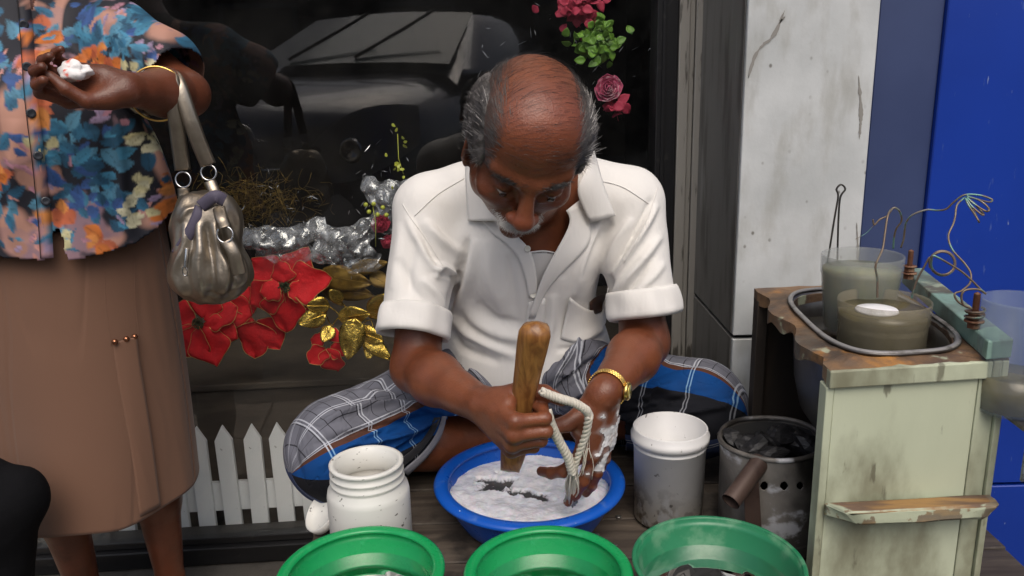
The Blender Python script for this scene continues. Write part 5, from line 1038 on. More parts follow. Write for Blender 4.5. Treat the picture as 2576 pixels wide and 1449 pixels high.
# wall grid with real holes cut where the air vents are
na, nzz = 420, 130; holes = []
Gs = np.array([[sp_(2 * math.pi * i / na, Rs * (1 + dent(2 * math.pi * i / na, z)) * (1.02 - .02 * z / .178), z) for z in np.linspace(0, .172, nzz)] for i in range(na)])
Pf = Gs.reshape(-1, 3); pu_ = proj(Pf); front = np.array([(p - tb0) @ np.array([0, -1, 0]) > .2 * Rs for p in Pf]); hole = np.zeros(len(Pf), bool)
for hx, hy, hr in ((1870, 1200, 10), (1922, 1222, 12), (1972, 1222, 12), (2012, 1222, 11), (1938, 1395, 8)): hole |= front & ((((pu_ - [hx, hy]) / [hr * .9, hr]) ** 2).sum(1) < 1)
idx = np.arange(na * nzz).reshape(na, nzz); Q = np.stack([idx[:, :-1], np.roll(idx, -1, 0)[:, :-1], np.roll(idx, -1, 0)[:, 1:], idx[:, 1:]], -1).reshape(-1, 4); Q = Q[~hole[Q].all(1)]
solid(obj('tin_wall', npmesh('tin_wall', Pf, Q), mtn, sto), .0015, 0)
P = [sp_(a, Rs * (1 + dent(a, .17)), .172) for a in np.linspace(0, 2 * math.pi, 61)]; obj('rim', tube(P, .0042, 8, caps=False), mtn, sto)
V_, F_ = lathe([(Rs * .985, .165), (Rs * .95, .150), (Rs * .88, .128), (0, .120)], (0, 0, 0), 48); obj('fire_pot', ([tuple(np.array(q_s @ Vector(v)) + tb0) for v in V_], F_), mk, sto)
obj('base_plate', lathe([(0, 0), (Rs * .98, 0), (Rs * .98, .003), (0, .003)], tb0 + [0, 0, .001], 40), mtn, sto)
s_a = at(1905, 1172, tb0[1] - Rs * .80); s_b = at(1838, 1262, tb0[1] - Rs * 1.35); d_ = (s_b - s_a) / np.linalg.norm(s_b - s_a)
mrp = Mat('rusty_brown_pipe', (.085, .055, .045), .5, .3); mrp.blot((.05, .03, .025), 20, .45, .65); mrp.bump(mrp.noise(60, 5), .3, .001); mrp = mrp.m
obj('spout_pipe', lathe([(.0145, 0), (.0150, -.085), (.0150, -.09), (.0138, -.09), (.0133, -.085), (.0130, 0)], s_b, 32, axis=-d_ * -1), mrp, sto)
obj('seam_strip', hexa([at(*q_, y_) for q_, y_ in (((1880, 1400), tb0[1] - Rs * .98), ((1920, 1400), tb0[1] - Rs * 1.02), ((1920, 1400), tb0[1] - Rs * .98), ((1880, 1400), tb0[1] - Rs * .94), ((1868, 1200), tb0[1] - Rs * .96), ((1908, 1200), tb0[1] - Rs * 1.0), ((1908, 1200), tb0[1] - Rs * .96), ((1868, 1200), tb0[1] - Rs * .92))], .0006), mrp, sto, smooth=False)
mch = Mat('black_charcoal', (.012, .012, .013), .5); mch.base(mch.mix(mch.step(mch.noise(60, 5, mch.map((1, 1, 4))), .45, .7), (.008, .008, .009), (.035, .035, .038))); mch.bump(mch.noise(70, 6, mch.map((1, 1, 5))), .8, .003); mch = mch.m
rs = np.random.RandomState(21)
for k in range(22):
    a = rs.rand() * 6.28; r_ = Rs * .72 * math.sqrt(rs.rand()); s = rs.uniform(.014, .028); bm = bmesh.new(); bmesh.ops.create_icosphere(bm, subdivisions=2, radius=1)
    pl_ = [(rs.normal(0, 1, 3), rs.uniform(.45, .8)) for _ in range(9)]
    for v in bm.verts:
        co = np.array(v.co)
        for nn_, dd in pl_:
            nn_ = nn_ / np.linalg.norm(nn_); e_ = co @ nn_ - dd
            if e_ > 0: co = co - nn_ * e_
        v.co = Vector(co * s * [1.5, .9, .75])
    rot = Euler((rs.uniform(-.6, .6), rs.uniform(-.6, .6), rs.rand() * 6.28)).to_matrix(); c_ = sp_(a, r_, .145 + .020 * (k / 22) + rs.uniform(-.004, .008)); V = [tuple(np.array(rot @ v.co) + c_) for v in bm.verts]; F = [tuple(v.index for v in f.verts) for f in bm.faces]; bm.free()
    obj('charcoal_lump', (V, F), mch, smooth=False, label='black charcoal lump heaped in the mouth of the tin stove', cat='charcoal', group='charcoal lumps in the stove')
# ------------------------------------------------------------------ the pale green cabinet
T = .778; NL = atz(2095, 930, T); NR = atz(2540, 902, T); FL = atz(1902, 724, T); FR = NR + (FL - NL) * 1.0
ex = (NR - NL) / np.linalg.norm(NR - NL); ey = (FL - NL); LD = np.linalg.norm(ey); ey = ey / LD; WD = np.linalg.norm(NR - NL); ez = np.array([0, 0, 1.0])
def cb_(x, y, z): return NL + ex * x + ey * y + np.array([0, 0, z - T])
def cbox(x0, x1, y0, y1, z0, z1, bev=.0015): return hexa([cb_(x0, y0, z0), cb_(x1, y0, z0), cb_(x1, y1, z0), cb_(x0, y1, z0), cb_(x0, y0, z1), cb_(x1, y0, z1), cb_(x1, y1, z1), cb_(x0, y1, z1)], bev)
mcg = Mat('pale_green_chipped_paint', (.40, .44, .29), .55); mcg.base(mcg.mix(mcg.step(mcg.noise(3, 7, mcg.map((1, 1, .4))), .3, .7), (.44, .48, .345), (.54, .58, .43)))
mcg.blot((.15, .14, .085), 5.5, .50, .68, .85, detail=10, vec=mcg.map((1, 1, .5), loc=(.3, .6, .1))); mcg.blot((.09, .08, .05), 40, .63, .70, .7, vec=mcg.map((1, 1, .25))); mcg.bump(mcg.noise(110, 3, mcg.map((1, 1, .5))), .18, .001); mcg.bump(mcg.noise(12, 6), .2, .002)
mco = Mat('stained_bare_wood_top', (.16, .09, .045), .6); mco.base(mco.mix(mco.step(mco.noise(11, 8), .35, .65), (.23, .13, .06), (.085, .055, .04))); mco.blot((.035, .028, .022), 4, .52, .68, .85, detail=9, vec=mco.map(loc=(.5, .9, 0))); mco.blot((.45, .20, .04), 9, .58, .70, .8, detail=8, vec=mco.map(loc=(.2, .1, 0))); mco.blot((.10, .12, .115), 6, .50, .66, .7, vec=mco.map(loc=(.7, .3, 0))); mco.blot((.35, .38, .27), 20, .62, .68, .8); mco.bump(mco.noise(45, 8), .9, .004)
mdk = Mat('dark_sooty_wood', (.030, .022, .016), .7); mdk.blot((.07, .045, .028), 9, .5, .7, .7, vec=mdk.map((1, 1, .2))); mdk.bump(mdk.noise(40, 6, mdk.map((1, 1, .2))), .4, .002); mdk = mdk.m
cab = thing('work_cabinet', 'pale green chipped wooden cabinet with an open sooty side and stained top', 'cabinet', (float(NL[0] + .1), float(NL[1] + .2), 0))
xs1 = .205 * WD / .23
# front boards
obj('front_panel', cbox(.0055, WD * .845, .004, .014, .0, T - .026), mcg.m, cab, smooth=False)
obj('stile', cbox(WD * .848, WD * .955, .003, .016, .0, T - .026), mcg.m, cab, smooth=False)
obj('stile', cbox(WD * .957, WD - .001, -.003, .02, .0, T - .002), mcg.m, cab, smooth=False)
obj('corner_post', cbox(-.006, .005, .002, .030, .0, T - .026), mcg.m, cab, smooth=False)
obj('top_trim', cbox(-.004, WD * .90, -.004, .012, T - .0255, T - .001, .002), mcg.m, cab, smooth=False)
obj('top_trim', cbox(WD * .9015, WD * .955, -.004, .012, T - .0255, T - .001, .002), mcg.m, cab, smooth=False)
obj('rear_post', cbox(-.004, .016, LD - .034, LD - .002, .0, T - .016), mdk, cab, smooth=False)
obj('back_panel', cbox(.017, WD - .01, LD - .016, LD - .004, .0, T - .016), mdk, cab, smooth=False)
obj('side_panel', cbox(WD - .016, WD - .004, .021, LD - .018, .0, T - .016), mcg.m, cab, smooth=False)
# left edge of the top: an eroded wavy board, and the frame round the basin hole
def topframe():
    bm = bmesh.new(); n = 96; c = (WD * .50, LD * .47); a_, b_ = WD * .415, LD * .40; outer = []; inner = []
    for i in range(n):
        a = 2 * math.pi * i / n; ca, sa = math.cos(a), math.sin(a); e = .62; inner.append((c[0] + a_ * math.copysign(abs(ca) ** e, ca) * .93, c[1] + b_ * math.copysign(abs(sa) ** e, sa) * .95))
        k = 1 / max(abs(ca) / (WD / 2 - .0), abs(sa) / (LD / 2)); x, y = WD / 2 + ca * k, LD / 2 + sa * k
        if x < .01: x += .010 * math.sin(y * 40) * (.1 < y / LD < .9) - .004
        outer.append((x, y))
    V = []; F = []
    for i in range(n):
        for (p, z) in ((inner[i], T - .014), (inner[i], T + .001), (((inner[i][0] * 2 + outer[i][0]) / 3, (inner[i][1] * 2 + outer[i][1]) / 3), T + .0025), (((inner[i][0] + outer[i][0] * 2) / 3, (inner[i][1] + outer[i][1] * 2) / 3), T + .001), (outer[i], T - .001), ((outer[i][0], outer[i][1]), T - .020 - .006 * math.sin(i))):
            q = cb_(p[0], p[1], z); V.append(q)
    m = 6
    for i in range(n):
        j = (i + 1) % n
        for k in range(m - 1): F.append((i * m + k, i * m + k + 1, j * m + k + 1, j * m + k))
        F.append((i * m + m - 1, i * m, j * m, j * m + m - 1))
    V = np.array(V); V[:, 2] += smoothnoise(V, 60, 3) * .0022; return [tuple(p) for p in V], F, inner, c, a_, b_
Vt, Ft, inner, cc_, a_, b_ = topframe(); obj('top_board', (Vt, Ft), mco.m, cab, smooth=False)
# chipped pale paint lip along the open left edge
# ledge on the front, bevelled, paint worn to bare wood
V = [cb_(x, y, z) for x, y, z in ((-.006, -.001, .545), (WD + .004, -.001, .558), (WD + .004, -.001, .588), (-.006, -.001, .575), (.030, -.050, .545), (WD - .016, -.050, .560), (WD + .002, -.046, .588), (.010, -.050, .572))]
ld = MB(); F = [(3, 2, 1, 0), (4, 5, 6, 7), (0, 1, 5, 4), (7, 6, 2, 3), (3, 0, 4, 7), (1, 2, 6, 5)]
LZ = atz(2083, 1262, .59)
def ledge():
    z0 = None; p = at(2090, 1262, NL[1] - .002); zl = p[2]; q = at(2512, 1240, NR[1] - .002); zr = q[2]; dz = .020
    P8 = [cb_(.000, -.003, zl - dz), cb_(WD * .99, -.003, zr - dz), cb_(WD * .99, -.003, zr), cb_(.000, -.003, zl), cb_(.042, -.036, zl - dz), cb_(WD * .90, -.034, zr - dz), cb_(WD * .985, -.032, zr), cb_(.022, -.034, zl)]
    bm = bmesh.new(); vs = [bm.verts.new(tuple(v)) for v in P8]
    for f in F: bm.faces.new([vs[i] for i in f])
    bmesh.ops.recalc_face_normals(bm, faces=bm.faces); bmesh.ops.subdivide_edges(bm, edges=bm.edges, cuts=5, use_grid_fill=True); bmesh.ops.bevel(bm, geom=[e for e in bm.edges if len(e.link_faces) == 2 and e.calc_face_angle() > .5], offset=.0025, segments=2, affect='EDGES')
    V = [];
    for i, v in enumerate(bm.verts): v.index = i; V.append(np.array(v.co))
    V = np.array(V); V += np.stack([smoothnoise(V, 70, 1), smoothnoise(V, 70, 2), smoothnoise(V, 70, 3)], 1) * .0016; FF = [tuple(v.index for v in f.verts) for f in bm.faces]; bm.free(); return [tuple(v) for v in V], FF
ml = Mat('worn_ledge_paint', (.38, .42, .29), .6); ng = ml.node('ShaderNodeNewGeometry'); sx_ = ml.node('ShaderNodeSeparateXYZ'); ml.L.new(ng.outputs['Normal'], sx_.inputs[0])
wood = ml.mix(ml.step(ml.noise(9, 6, ml.map((1, 7, 7))), .35, .6), (.30, .17, .06), (.12, .075, .05)); chips = ml.step(ml.noise(30, 7), .52, .56)
ml.base(ml.mix(ml.math('MAXIMUM', ml.math('MULTIPLY', chips, .8), ml.step(ml.math('ADD', sx_.outputs[2], ml.math('MULTIPLY', ml.noise(20, 4), .5)), .9, 1.05)), ml.mix(ml.noise(10), (.36, .40, .28), (.44, .47, .34)), wood)); ml.bump(ml.noise(60, 6), .5, .002)
obj('ledge', ledge(), ml.m, cab)
# grey metal pan hanging through the top
mpan = Mat('stained_grey_metal', (.16, .155, .15), .35, .7); mpan.blot((.06, .045, .035), 8, .42, .62, .9); mpan.blot((.22, .19, .16), 26, .6, .7, .6); mpan.bump(mpan.noise(30, 5), .25, .002); mpan = mpan.m
pan = thing('metal_pan', 'deep grey metal pan set into the top of the pale green cabinet', 'pan', cb_(cc_[0], cc_[1], T - .18))
n = 96; V = []; prof = [(1.0, .006), (1.035, .0075), (1.055, .006), (1.035, .0035), (.985, .001), (.96, -.03), (.90, -.12), (.80, -.165), (.6, -.175), (.0, -.178)]
for i in range(n):
    a = 2 * math.pi * i / n; ca, sa = math.cos(a), math.sin(a); e = .62
    for s, z in prof: V.append(tuple(cb_(cc_[0] + a_ * .955 * s * math.copysign(abs(ca) ** e, ca), cc_[1] + b_ * .985 * s * math.copysign(abs(sa) ** e, sa), T + z)))
m = len(prof); F = [(i * m + k, ((i + 1) % n) * m + k, ((i + 1) % n) * m + k + 1, i * m + k + 1) for i in range(n) for k in range(m - 1)]; solid(obj('pan_shell', (V, F), mpan, pan), .0015, 0)
rimP = [cb_(cc_[0] + a_ * .955 * 1.025 * math.copysign(abs(math.cos(a)) ** .62, math.cos(a)), cc_[1] + b_ * .985 * 1.025 * math.copysign(abs(math.sin(a)) ** .62, math.sin(a)), T + .0075) for a in np.linspace(0, 2 * math.pi, 121)]
mrm = Mat('whitish_grey_scale', (.26, .255, .25), .55, .3); mrm.blot((.12, .11, .10), 30, .5, .65); mrm.bump(mrm.noise(90, 6), .5, .001); obj('pan_rim', tube(rimP, .0042, 8, caps=False, flat=.6), mrm.m, pan)
mmk = Mat('murky_brown_water', (.045, .038, .022), .06); mmk.blot((.07, .06, .04), 12, .5, .7)
V = [tuple(cb_(cc_[0], cc_[1], T - .040))] + [tuple(cb_(cc_[0] + a_ * .955 * .948 * math.copysign(abs(math.cos(a)) ** .62, math.cos(a)), cc_[1] + b_ * .985 * .948 * math.copysign(abs(math.sin(a)) ** .62, math.sin(a)), T - .040)) for a in np.linspace(0, 2 * math.pi, 73)[:-1]]
obj('pan_water', (V, [(0, 1 + i, 1 + (i + 1) % 72) for i in range(72)]), mmk.m, smooth=False, label='murky brown water in the metal pan on the cabinet', cat='water')
# frosted cups: wall, and the liquid inside
def frosted(name, tint, a, rough=.35):
    m = bpy.data.materials.new(name); m.use_nodes = True; n = m.node_tree.nodes; l = m.node_tree.links; b = n['Principled BSDF']; b.inputs['Base Color'].default_value = (*tint, 1); b.inputs['Roughness'].default_value = rough
    tr = n.new('ShaderNodeBsdfTransparent'); mx_ = n.new('ShaderNodeMixShader'); tc_ = n.new('ShaderNodeTexCoord'); mp_ = n.new('ShaderNodeMapping'); mp_.inputs['Scale'].default_value = (1, 1, .25); nn = n.new('ShaderNodeTexNoise'); nn.inputs['Scale'].default_value = 40; nn.inputs['Detail'].default_value = 6; mr = n.new('ShaderNodeMapRange'); mr.inputs[1].default_value = .3; mr.inputs[2].default_value = .7; mr.inputs[3].default_value = a * .75; mr.inputs[4].default_value = min(1, a * 1.3)
    l.new(tc_.outputs['Object'], mp_.inputs[0]); l.new(mp_.outputs[0], nn.inputs['Vector']); l.new(nn.outputs[0], mr.inputs[0]); l.new(mr.outputs[0], mx_.inputs[0]); l.new(tr.outputs[0], mx_.inputs[1]); l.new(b.outputs[0], mx_.inputs[2]); l.new(mx_.outputs[0], n['Material Output'].inputs[0]); return m
m_cup = frosted('frosted_clear_plastic', (.34, .36, .35), .30); m_tub = frosted('grimy_clear_plastic', (.30, .27, .19), .36)
mli = Mat('murky_green_yellow_liquid', (.17, .17, .085), .12); mli.base(mli.mix(mli.step(mli.noise(5, 4), .35, .65), (.34, .34, .17), (.20, .22, .13))); mli.b.inputs['Subsurface Weight'].default_value = .2; mli = mli.m
mli2 = Mat('murky_olive_liquid', (.10, .085, .045), .12); mli2.base(mli2.mix(mli2.step(mli2.noise(9, 6, mli2.map((1, 1, .4))), .35, .65), (.19, .165, .075), (.09, .075, .04))); mli2 = mli2.m
ct = at(2170, 640, 1.225); st = axial(ct) / 2000; Rc = 98 * st; zb = T - .030; Hc = ct[2] - zb; ctb = np.array([ct[0], ct[1], zb])
obj('plastic_cup', lathe([(0, 0), (Rc * .80, 0), (Rc * .82, .003), (Rc * .965, Hc - .032), (Rc * .985, Hc - .030), (Rc, Hc - .002), (Rc - .001, Hc), (Rc - .0025, Hc - .002), (Rc * .96, Hc - .030), (Rc * .80, .004), (0, .003)], ctb, 72), m_cup, label='tall frosted plastic cup of cloudy liquid standing in the metal pan', cat='cup', base=tuple(ctb))
rl_ = lambda z: Rc * (.815 + (.955 - .815) * z / (Hc - .03))
hl_ = Hc - .022; obj('cloudy_liquid', lathe([(0, .006), (rl_(.006) - .002, .006), (rl_(Hc * .5) - .0015, Hc * .5), (rl_(Hc - .03) - .001, Hc - .03), (rl_(Hc - .03) - .001, hl_), (0, hl_)], ctb, 60), mli, label='cloudy yellow-green liquid in the tall frosted cup', cat='liquid')
cu = at(2225, 752, 1.115); su_ = axial(cu) / 2000; Ru = 110 * su_; Hu = .100; cub = np.array([cu[0], cu[1], cu[2] - Hu])
obj('plastic_tub', lathe([(0, 0), (Ru * .93, 0), (Ru * .955, .004), (Ru * .955, Hu - .034), (Ru * .985, Hu - .032), (Ru, Hu - .002), (Ru - .001, Hu), (Ru - .003, Hu - .002), (Ru * .96, Hu - .031), (Ru * .93, .004), (0, .003)], cub, 72), m_tub, label='short wide plastic tub of olive liquid in the metal pan', cat='tub', base=tuple(cub))
obj('olive_liquid', lathe([(0, .005), (Ru * .925, .005), (Ru * .935, Hu - .034), (Ru * .955, Hu - .028), (Ru * .965, Hu - .016), (0, Hu - .016)], cub, 60), mli2, label='olive brown liquid in the short wide tub', cat='liquid')
tk = MB()
for k in range(60):
    a = 2 * math.pi * k / 60; P = [cub + np.array([Ru * .962 * math.cos(a), Ru * .962 * math.sin(a), Hu - .040]), cub + np.array([Ru * .985 * math.cos(a), Ru * .985 * math.sin(a), Hu - .031])]; tk.add(*tube(P, .0012, 5))
obj('grip_ribs', tk.data(), m_cup, label='ring of small moulded ribs under the rim of the short tub', cat='ribs') if False else None
fw = at(2208, 750, 1.105); obj('foam_float', lathe([(0, -.002), (.026, -.002), (.030, 0), (.028, .003), (.012, .0045), (0, .0045)], [fw[0], fw[1], cub[2] + Hu - .0145], 40), Mat('white_foam_disc', (.8, .8, .8), .7).m, label='white foam disc floating on the olive liquid with a wire through it', cat='float')
# painted bar with two bolts
mbar = Mat('turquoise_chipped_paint', (.16, .24, .20), .6); mbar.base(mbar.mix(mbar.step(mbar.noise(9, 8), .4, .62), (.20, .32, .27), (.10, .12, .10))); mbar.blot((.33, .38, .28), 14, .55, .66, .8); mbar.blot((.07, .055, .04), 20, .55, .64, .8); mbar.bump(mbar.noise(70, 7), .6, .002)
T2 = T + .003; b0 = atz(2480, 906, T2); b1 = atz(2544, 900, T2); b2 = b1 + (FR - NR) * .99 + ex * .01; b3 = atz(2268, 712, T2)
bh = .026; bar = obj('painted_bar', hexa([b0, b1, b1 + (b3 - b0), b3, b0 + ez * bh, b1 + ez * bh, b1 + (b3 - b0) + ez * bh, b3 + ez * bh], .002), mbar.m, smooth=False, label='chipped turquoise wooden bar lying along the right of the cabinet top', cat='bar')
mru = Mat('rusty_brown_iron', (.14, .055, .028), .7, .3); mru.blot((.25, .15, .09), 40, .5, .65); mru.bump(mru.noise(120, 5), .7, .002); mru = mru.m
def bolt(px, v, label):
    p = atz(px, v, T2 + bh); t = thing('rusty_bolt', label, 'bolt', p, 'rusty bolts on the turquoise bar')
    th = []; 
    for k in range(24): th += [(.0046, .012 + k * .0016), (.0040, .0128 + k * .0016)]
    obj('threaded_rod', lathe([(0, 0), (.0043, 0)] + th + [(0, .052)], p, 14), mru, t); obj('hex_nut', lathe([(0, .001), (.0088, .001), (.0092, .008), (0, .0085)], p, 6), mru, t, smooth=False)
    obj('washer', lathe([(.004, .0095), (.0125, .0095), (.0125, .012), (.004, .012)], p, 20), mru, t); obj('hex_nut', lathe([(0, .014), (.0092, .014), (.0088, .021), (0, .0215)], p, 6), mru, t, smooth=False); obj('washer', lathe([(.004, .022), (.0115, .022), (.0115, .0235), (.004, .0235)], p, 20), mru, t)
    return p
bp1 = bolt(2285, 702, 'rusty threaded bolt at the far end of the bar behind the tall cup'); bp2 = bolt(2448, 826, 'rusty threaded bolt at the near end of the bar with wire wound on it')
# copper wires
mwi = Mat('tarnished_copper_wire', (.20, .15, .11), .5, .6); mwi.blot((.16, .32, .28), 25, .5, .62); mwi.blot((.34, .32, .30), 18, .55, .7); mwi = mwi.m
def zz(L_): return [(1854.7 + x / 2.623, 434 + y / 2.623) for x, y in L_]
def wire(label, pts, y, r=.0014, n=90, name='copper_wire'):
    P = spline(zz(pts), n); ys = y if np.isscalar(y) else np.interp(np.linspace(0, 1, n), np.linspace(0, 1, len(y)), y); Q = np.array([at(p[0], p[1], (ys if np.isscalar(ys) else ys[i])) for i, p in enumerate(P)])
    return Q, tube(Q, r, 6)
w = MB(); w.add(*wire('', [(925, 825), (925, 760), (925, 700), (912, 620), (935, 560), (960, 500), (975, 400), (990, 300), (1010, 250), (1045, 232), (1075, 265), (1084, 320), (1050, 370), (1035, 430), (1030, 500)], [1.105, 1.11, 1.14, 1.18, 1.20], .0015)[1]); w.add(*wire('', [(1070, 250), (1030, 235), (990, 285), (940, 310), (905, 345), (895, 310)], 1.15, .0013)[1]); w.add(*wire('', [(905, 345), (850, 400), (780, 440)], 1.16, .0004)[1])
obj('copper_wire', w.data(), mwi, label='bent wire running up from the foam disc and over the tall cup', cat='wire')
w = MB(); w.add(*wire('', [(1080, 495), (1098, 440), (1106, 370), (1115, 330), (1155, 280), (1250, 246), (1320, 250), (1380, 240), (1430, 195), (1500, 148), (1600, 150), (1680, 178), (1660, 195), (1580, 175), (1515, 155)], [1.22, 1.2, 1.17, 1.15, 1.13])[1])
for lp_ in ([(1515, 158), (1600, 185), (1660, 238), (1640, 255), (1560, 205), (1515, 165)], [(1515, 165), (1570, 210), (1625, 275), (1605, 272), (1545, 220), (1512, 170)], [(1510, 170), (1545, 225), (1595, 325), (1575, 290), (1525, 215), (1505, 170)]): w.add(*wire('', lp_, [1.13, 1.10, 1.12], n=50)[1])
w.add(*wire('', [(1500, 165), (1450, 215), (1438, 290), (1425, 340), (1393, 420), (1420, 510), (1500, 600), (1540, 665), (1535, 730), (1480, 780), (1435, 800), (1450, 845), (1500, 880), (1550, 900)], [1.13, 1.09, 1.04, 1.03])[1])
obj('copper_wire', w.data(), mwi, label='long wire arched high behind the cups with a fan of loops', cat='wire')
w = MB(); cl_ = [(1150, 830), (1165, 770), (1195, 690), (1235, 620), (1270, 560)]
for k in range(28): a = math.pi - .3 + k * 2 * math.pi * 2.25 / 28; r_ = 85 - k * .5; cl_.append((1355 + r_ * math.cos(a) * 1.04, 600 + r_ * math.sin(a)))
cl_ += [(1460, 640), (1540, 705), (1600, 765), (1640, 800)]; w.add(*wire('', cl_, [1.08, 1.07, 1.06, 1.05, 1.02], n=220)[1]); obj('copper_wire', w.data(), mwi, label='wire coiled into a double ring between the tub and the right-hand cup', cat='wire')
w = MB(); w.add(*wire('', [(1640, 800), (1590, 772), (1510, 775), (1480, 810), (1490, 870), (1530, 890)], 1.02, .0015)[1])
Q = [bp2 + np.array([.0115 * math.cos(a), .0115 * math.sin(a), .013 + .0012 * a]) for a in np.linspace(0, 13, 60)]; w.add(*tube(Q, .0016, 6)); obj('wire_winding', w.data(), mwi, label='wire wound round the near rusty bolt', cat='wire')
w = MB(); w.add(*wire('', [(615, 470), (640, 310), (665, 160), (655, 110), (685, 80), (712, 110), (680, 165), (668, 300), (663, 460)], 1.30, .0016)[1]); w.add(*wire('', [(615, 470), (590, 620), (572, 730)], 1.30, .0016)[1]); w.add(*wire('', [(663, 460), (660, 600), (655, 730)], 1.31, .0016)[1]); obj('wire_tongs', w.data(), Mat('dark_iron_wire', (.06, .055, .05), .5, .7).m, label='dark wire tongs bent in a loop, standing behind the tall cup', cat='tongs')
# third cup on a metal bracket at the right
cq = at(2572, 752, 1.00); sq = axial(cq) / 2000; Rq = 92 * sq; Hq = .155; cqb = np.array([cq[0], cq[1], cq[2] - Hq])
obj('plastic_cup', lathe([(0, 0), (Rq * .84, 0), (Rq * .86, .003), (Rq * .99, Hq - .003), (Rq * .985, Hq), (Rq * .96, Hq - .002), (Rq * .83, .004), (0, .003)], cqb, 64), frosted('pale_blue_clear_plastic', (.30, .36, .42), .22, .2), label='clear plastic cup on the metal bracket at the right of the cabinet', cat='cup', base=tuple(cqb))
obj('bracket_cup_liquid', lathe([(0, .005), (Rq * .84, .005), (Rq * .90, Hq * .33), (0, Hq * .33)], cqb, 50), mli2, label='dark liquid low in the clear cup on the bracket', cat='liquid')
br = thing('metal_bracket', 'pitted grey metal bracket screwed to the right side of the cabinet', 'bracket', cqb); z1 = cqb[2] - .002
obj('shelf_plate', cbox(WD + .001, WD + .16, -.05, .10, z1 - .006, z1, .001), mpan, br, smooth=False); obj('face_plate', cbox(WD + .005, WD + .16, -.056, -.051, z1 - .075, z1, .001), Mat('pitted_blue_grey_zinc', (.20, .23, .25), .5, .5).blot((.09, .10, .11), 60, .5, .6).m, br, smooth=False)
obj('screw', lathe([(0, 0), (.005, 0), (.004, .002), (0, .003)], cb_(WD + .010, -.057, z1 - .010), 12, axis=-ey), msc, br)
# ------------------------------------------------------------------ the woman at the left
WZ = 1.50
WC = at(110, 500, WZ)[0]
WM = Matrix.Rotation(R(-14), 3, 'Z') @ Matrix.Rotation(R(14), 3, 'X'); WO = np.array([WC + .01, 1.44, 1.47])
wp, WL_ = head_prims(WM, WO)
wsh_l = np.array([WC - .175, 1.50, 1.245]); wsh = np.array([WC + .185, 1.50, 1.235])
wel = at(468, 236, 1.44); wwr = at(318, 226, 1.27)
wel2 = np.array([WC - .24, 1.46, .98]); wwr2 = np.array([WC - .20, 1.30, .80])
wknee = 0.48
lgL = atz(150, 1300, .30) * 0 + np.array([at(150, 1320, 1.50)[0], 1.50, .30]); lgR = np.array([at(425, 1250, 1.56)[0], 1.56, .36])
footL = np.array([at(200, 1449, 1.50)[0] - .005, 1.52, .075]); footR = np.array([at(412, 1440, 1.56)[0], 1.585, .075])
hipW = np.array([WC, 1.5, .78])
wom = list(wp) + [rc(WL_(0, .03, -.06), [WC, 1.50, 1.30], .046, .055, .03), rc([WC, 1.50, 1.27], [WC, 1.50, 1.05], .10, .125, .05), rc([WC, 1.5, 1.05], hipW, .125, .14, .05), rc([WC, 1.5, 1.25], wsh, .055, .052, .04), rc([WC, 1.5, 1.25], wsh_l, .055, .052, .04),
       rc(wsh, wel, .046, .037, .02), rc(wel, wel * .6 + wwr * .4, .037, .038, .02), rc(wel * .6 + wwr * .4, wwr, .038, .0235, .02), rc(wsh_l, wel2, .050, .042, .02), rc(wel2, wwr2, .042, .026, .02)]
for hp_, l_, f_ in ((-.08, lgL, footL), (.08, lgR, footR)):
    kn = np.array([l_[0] * .5 + (WC + hp_) * .5, l_[1] - .01, .47]); wom += [rc([WC + hp_, 1.5, .75], kn, .085, .055, .03), rc(kn, kn * .55 + f_ * .45, .052, .046, .02), rc(kn * .55 + f_ * .45, f_ + [0, 0, .02], .046, .030, .02)]
    fd = np.array([.35, -.93, 0]) if l_ is lgL else np.array([.45, -.9, 0]); tb = f_ + [0, 0, -.035]
    wom += [rc(f_ + [0, .015, -.035], tb + fd * .05, .030, .028, .02), rc(f_, tb + fd * .11 + [0, 0, .0], .028, .022, .02), rc(tb + fd * .09, tb + fd * .15 + [0, 0, -.012], .026, .016, .015)]
hX = np.array([-1.0, -.15, .10]); hY = np.array([0, -.50, -.85])
wh_, WHW, wtips, wax = hand_prims(wwr, hX, hY, True, [(38, 62, 34), (40, 62, 34), (42, 60, 34), (46, 56, 30)], spread=(.03, 0, -.02, -.05), thumb=((.022, .026, -.010), (.050, .040, -.026), (.078, .030, -.044), (.100, .014, -.054)), sc=.90)
wom += wh_
wh2, _, _, _ = hand_prims(wwr2, (.1, -.2, -1), (.9, -.4, 0), False, [(20, 25, 15)] * 4); wom += wh2
wV, wQ = nets(wom, .0033, (WC - .34, 1.10, 0.0), (WC + .36, 1.72, 1.62)); wN = vnormals(wV, wQ)
if ((wV - wV.mean(0)) * wN).sum(1).mean() < 0: wQ = wQ[:, ::-1]; wN = -wN
hlw = (wV - WO) @ np.array(WM); inh = (np.linalg.norm(hlw, axis=1) < .16) & (hlw[:, 2] > -.12)
me = npmesh('person', wV, wQ); set_col(me, 'tone', np.zeros((len(wV), 3), np.float32))
womT = obj('person', me, M_SKIN2, base=(float(WC), 1.5, 0.02)); props(womT, 'woman in a floral print blouse and long brown skirt holding a crumpled tissue', 'person')
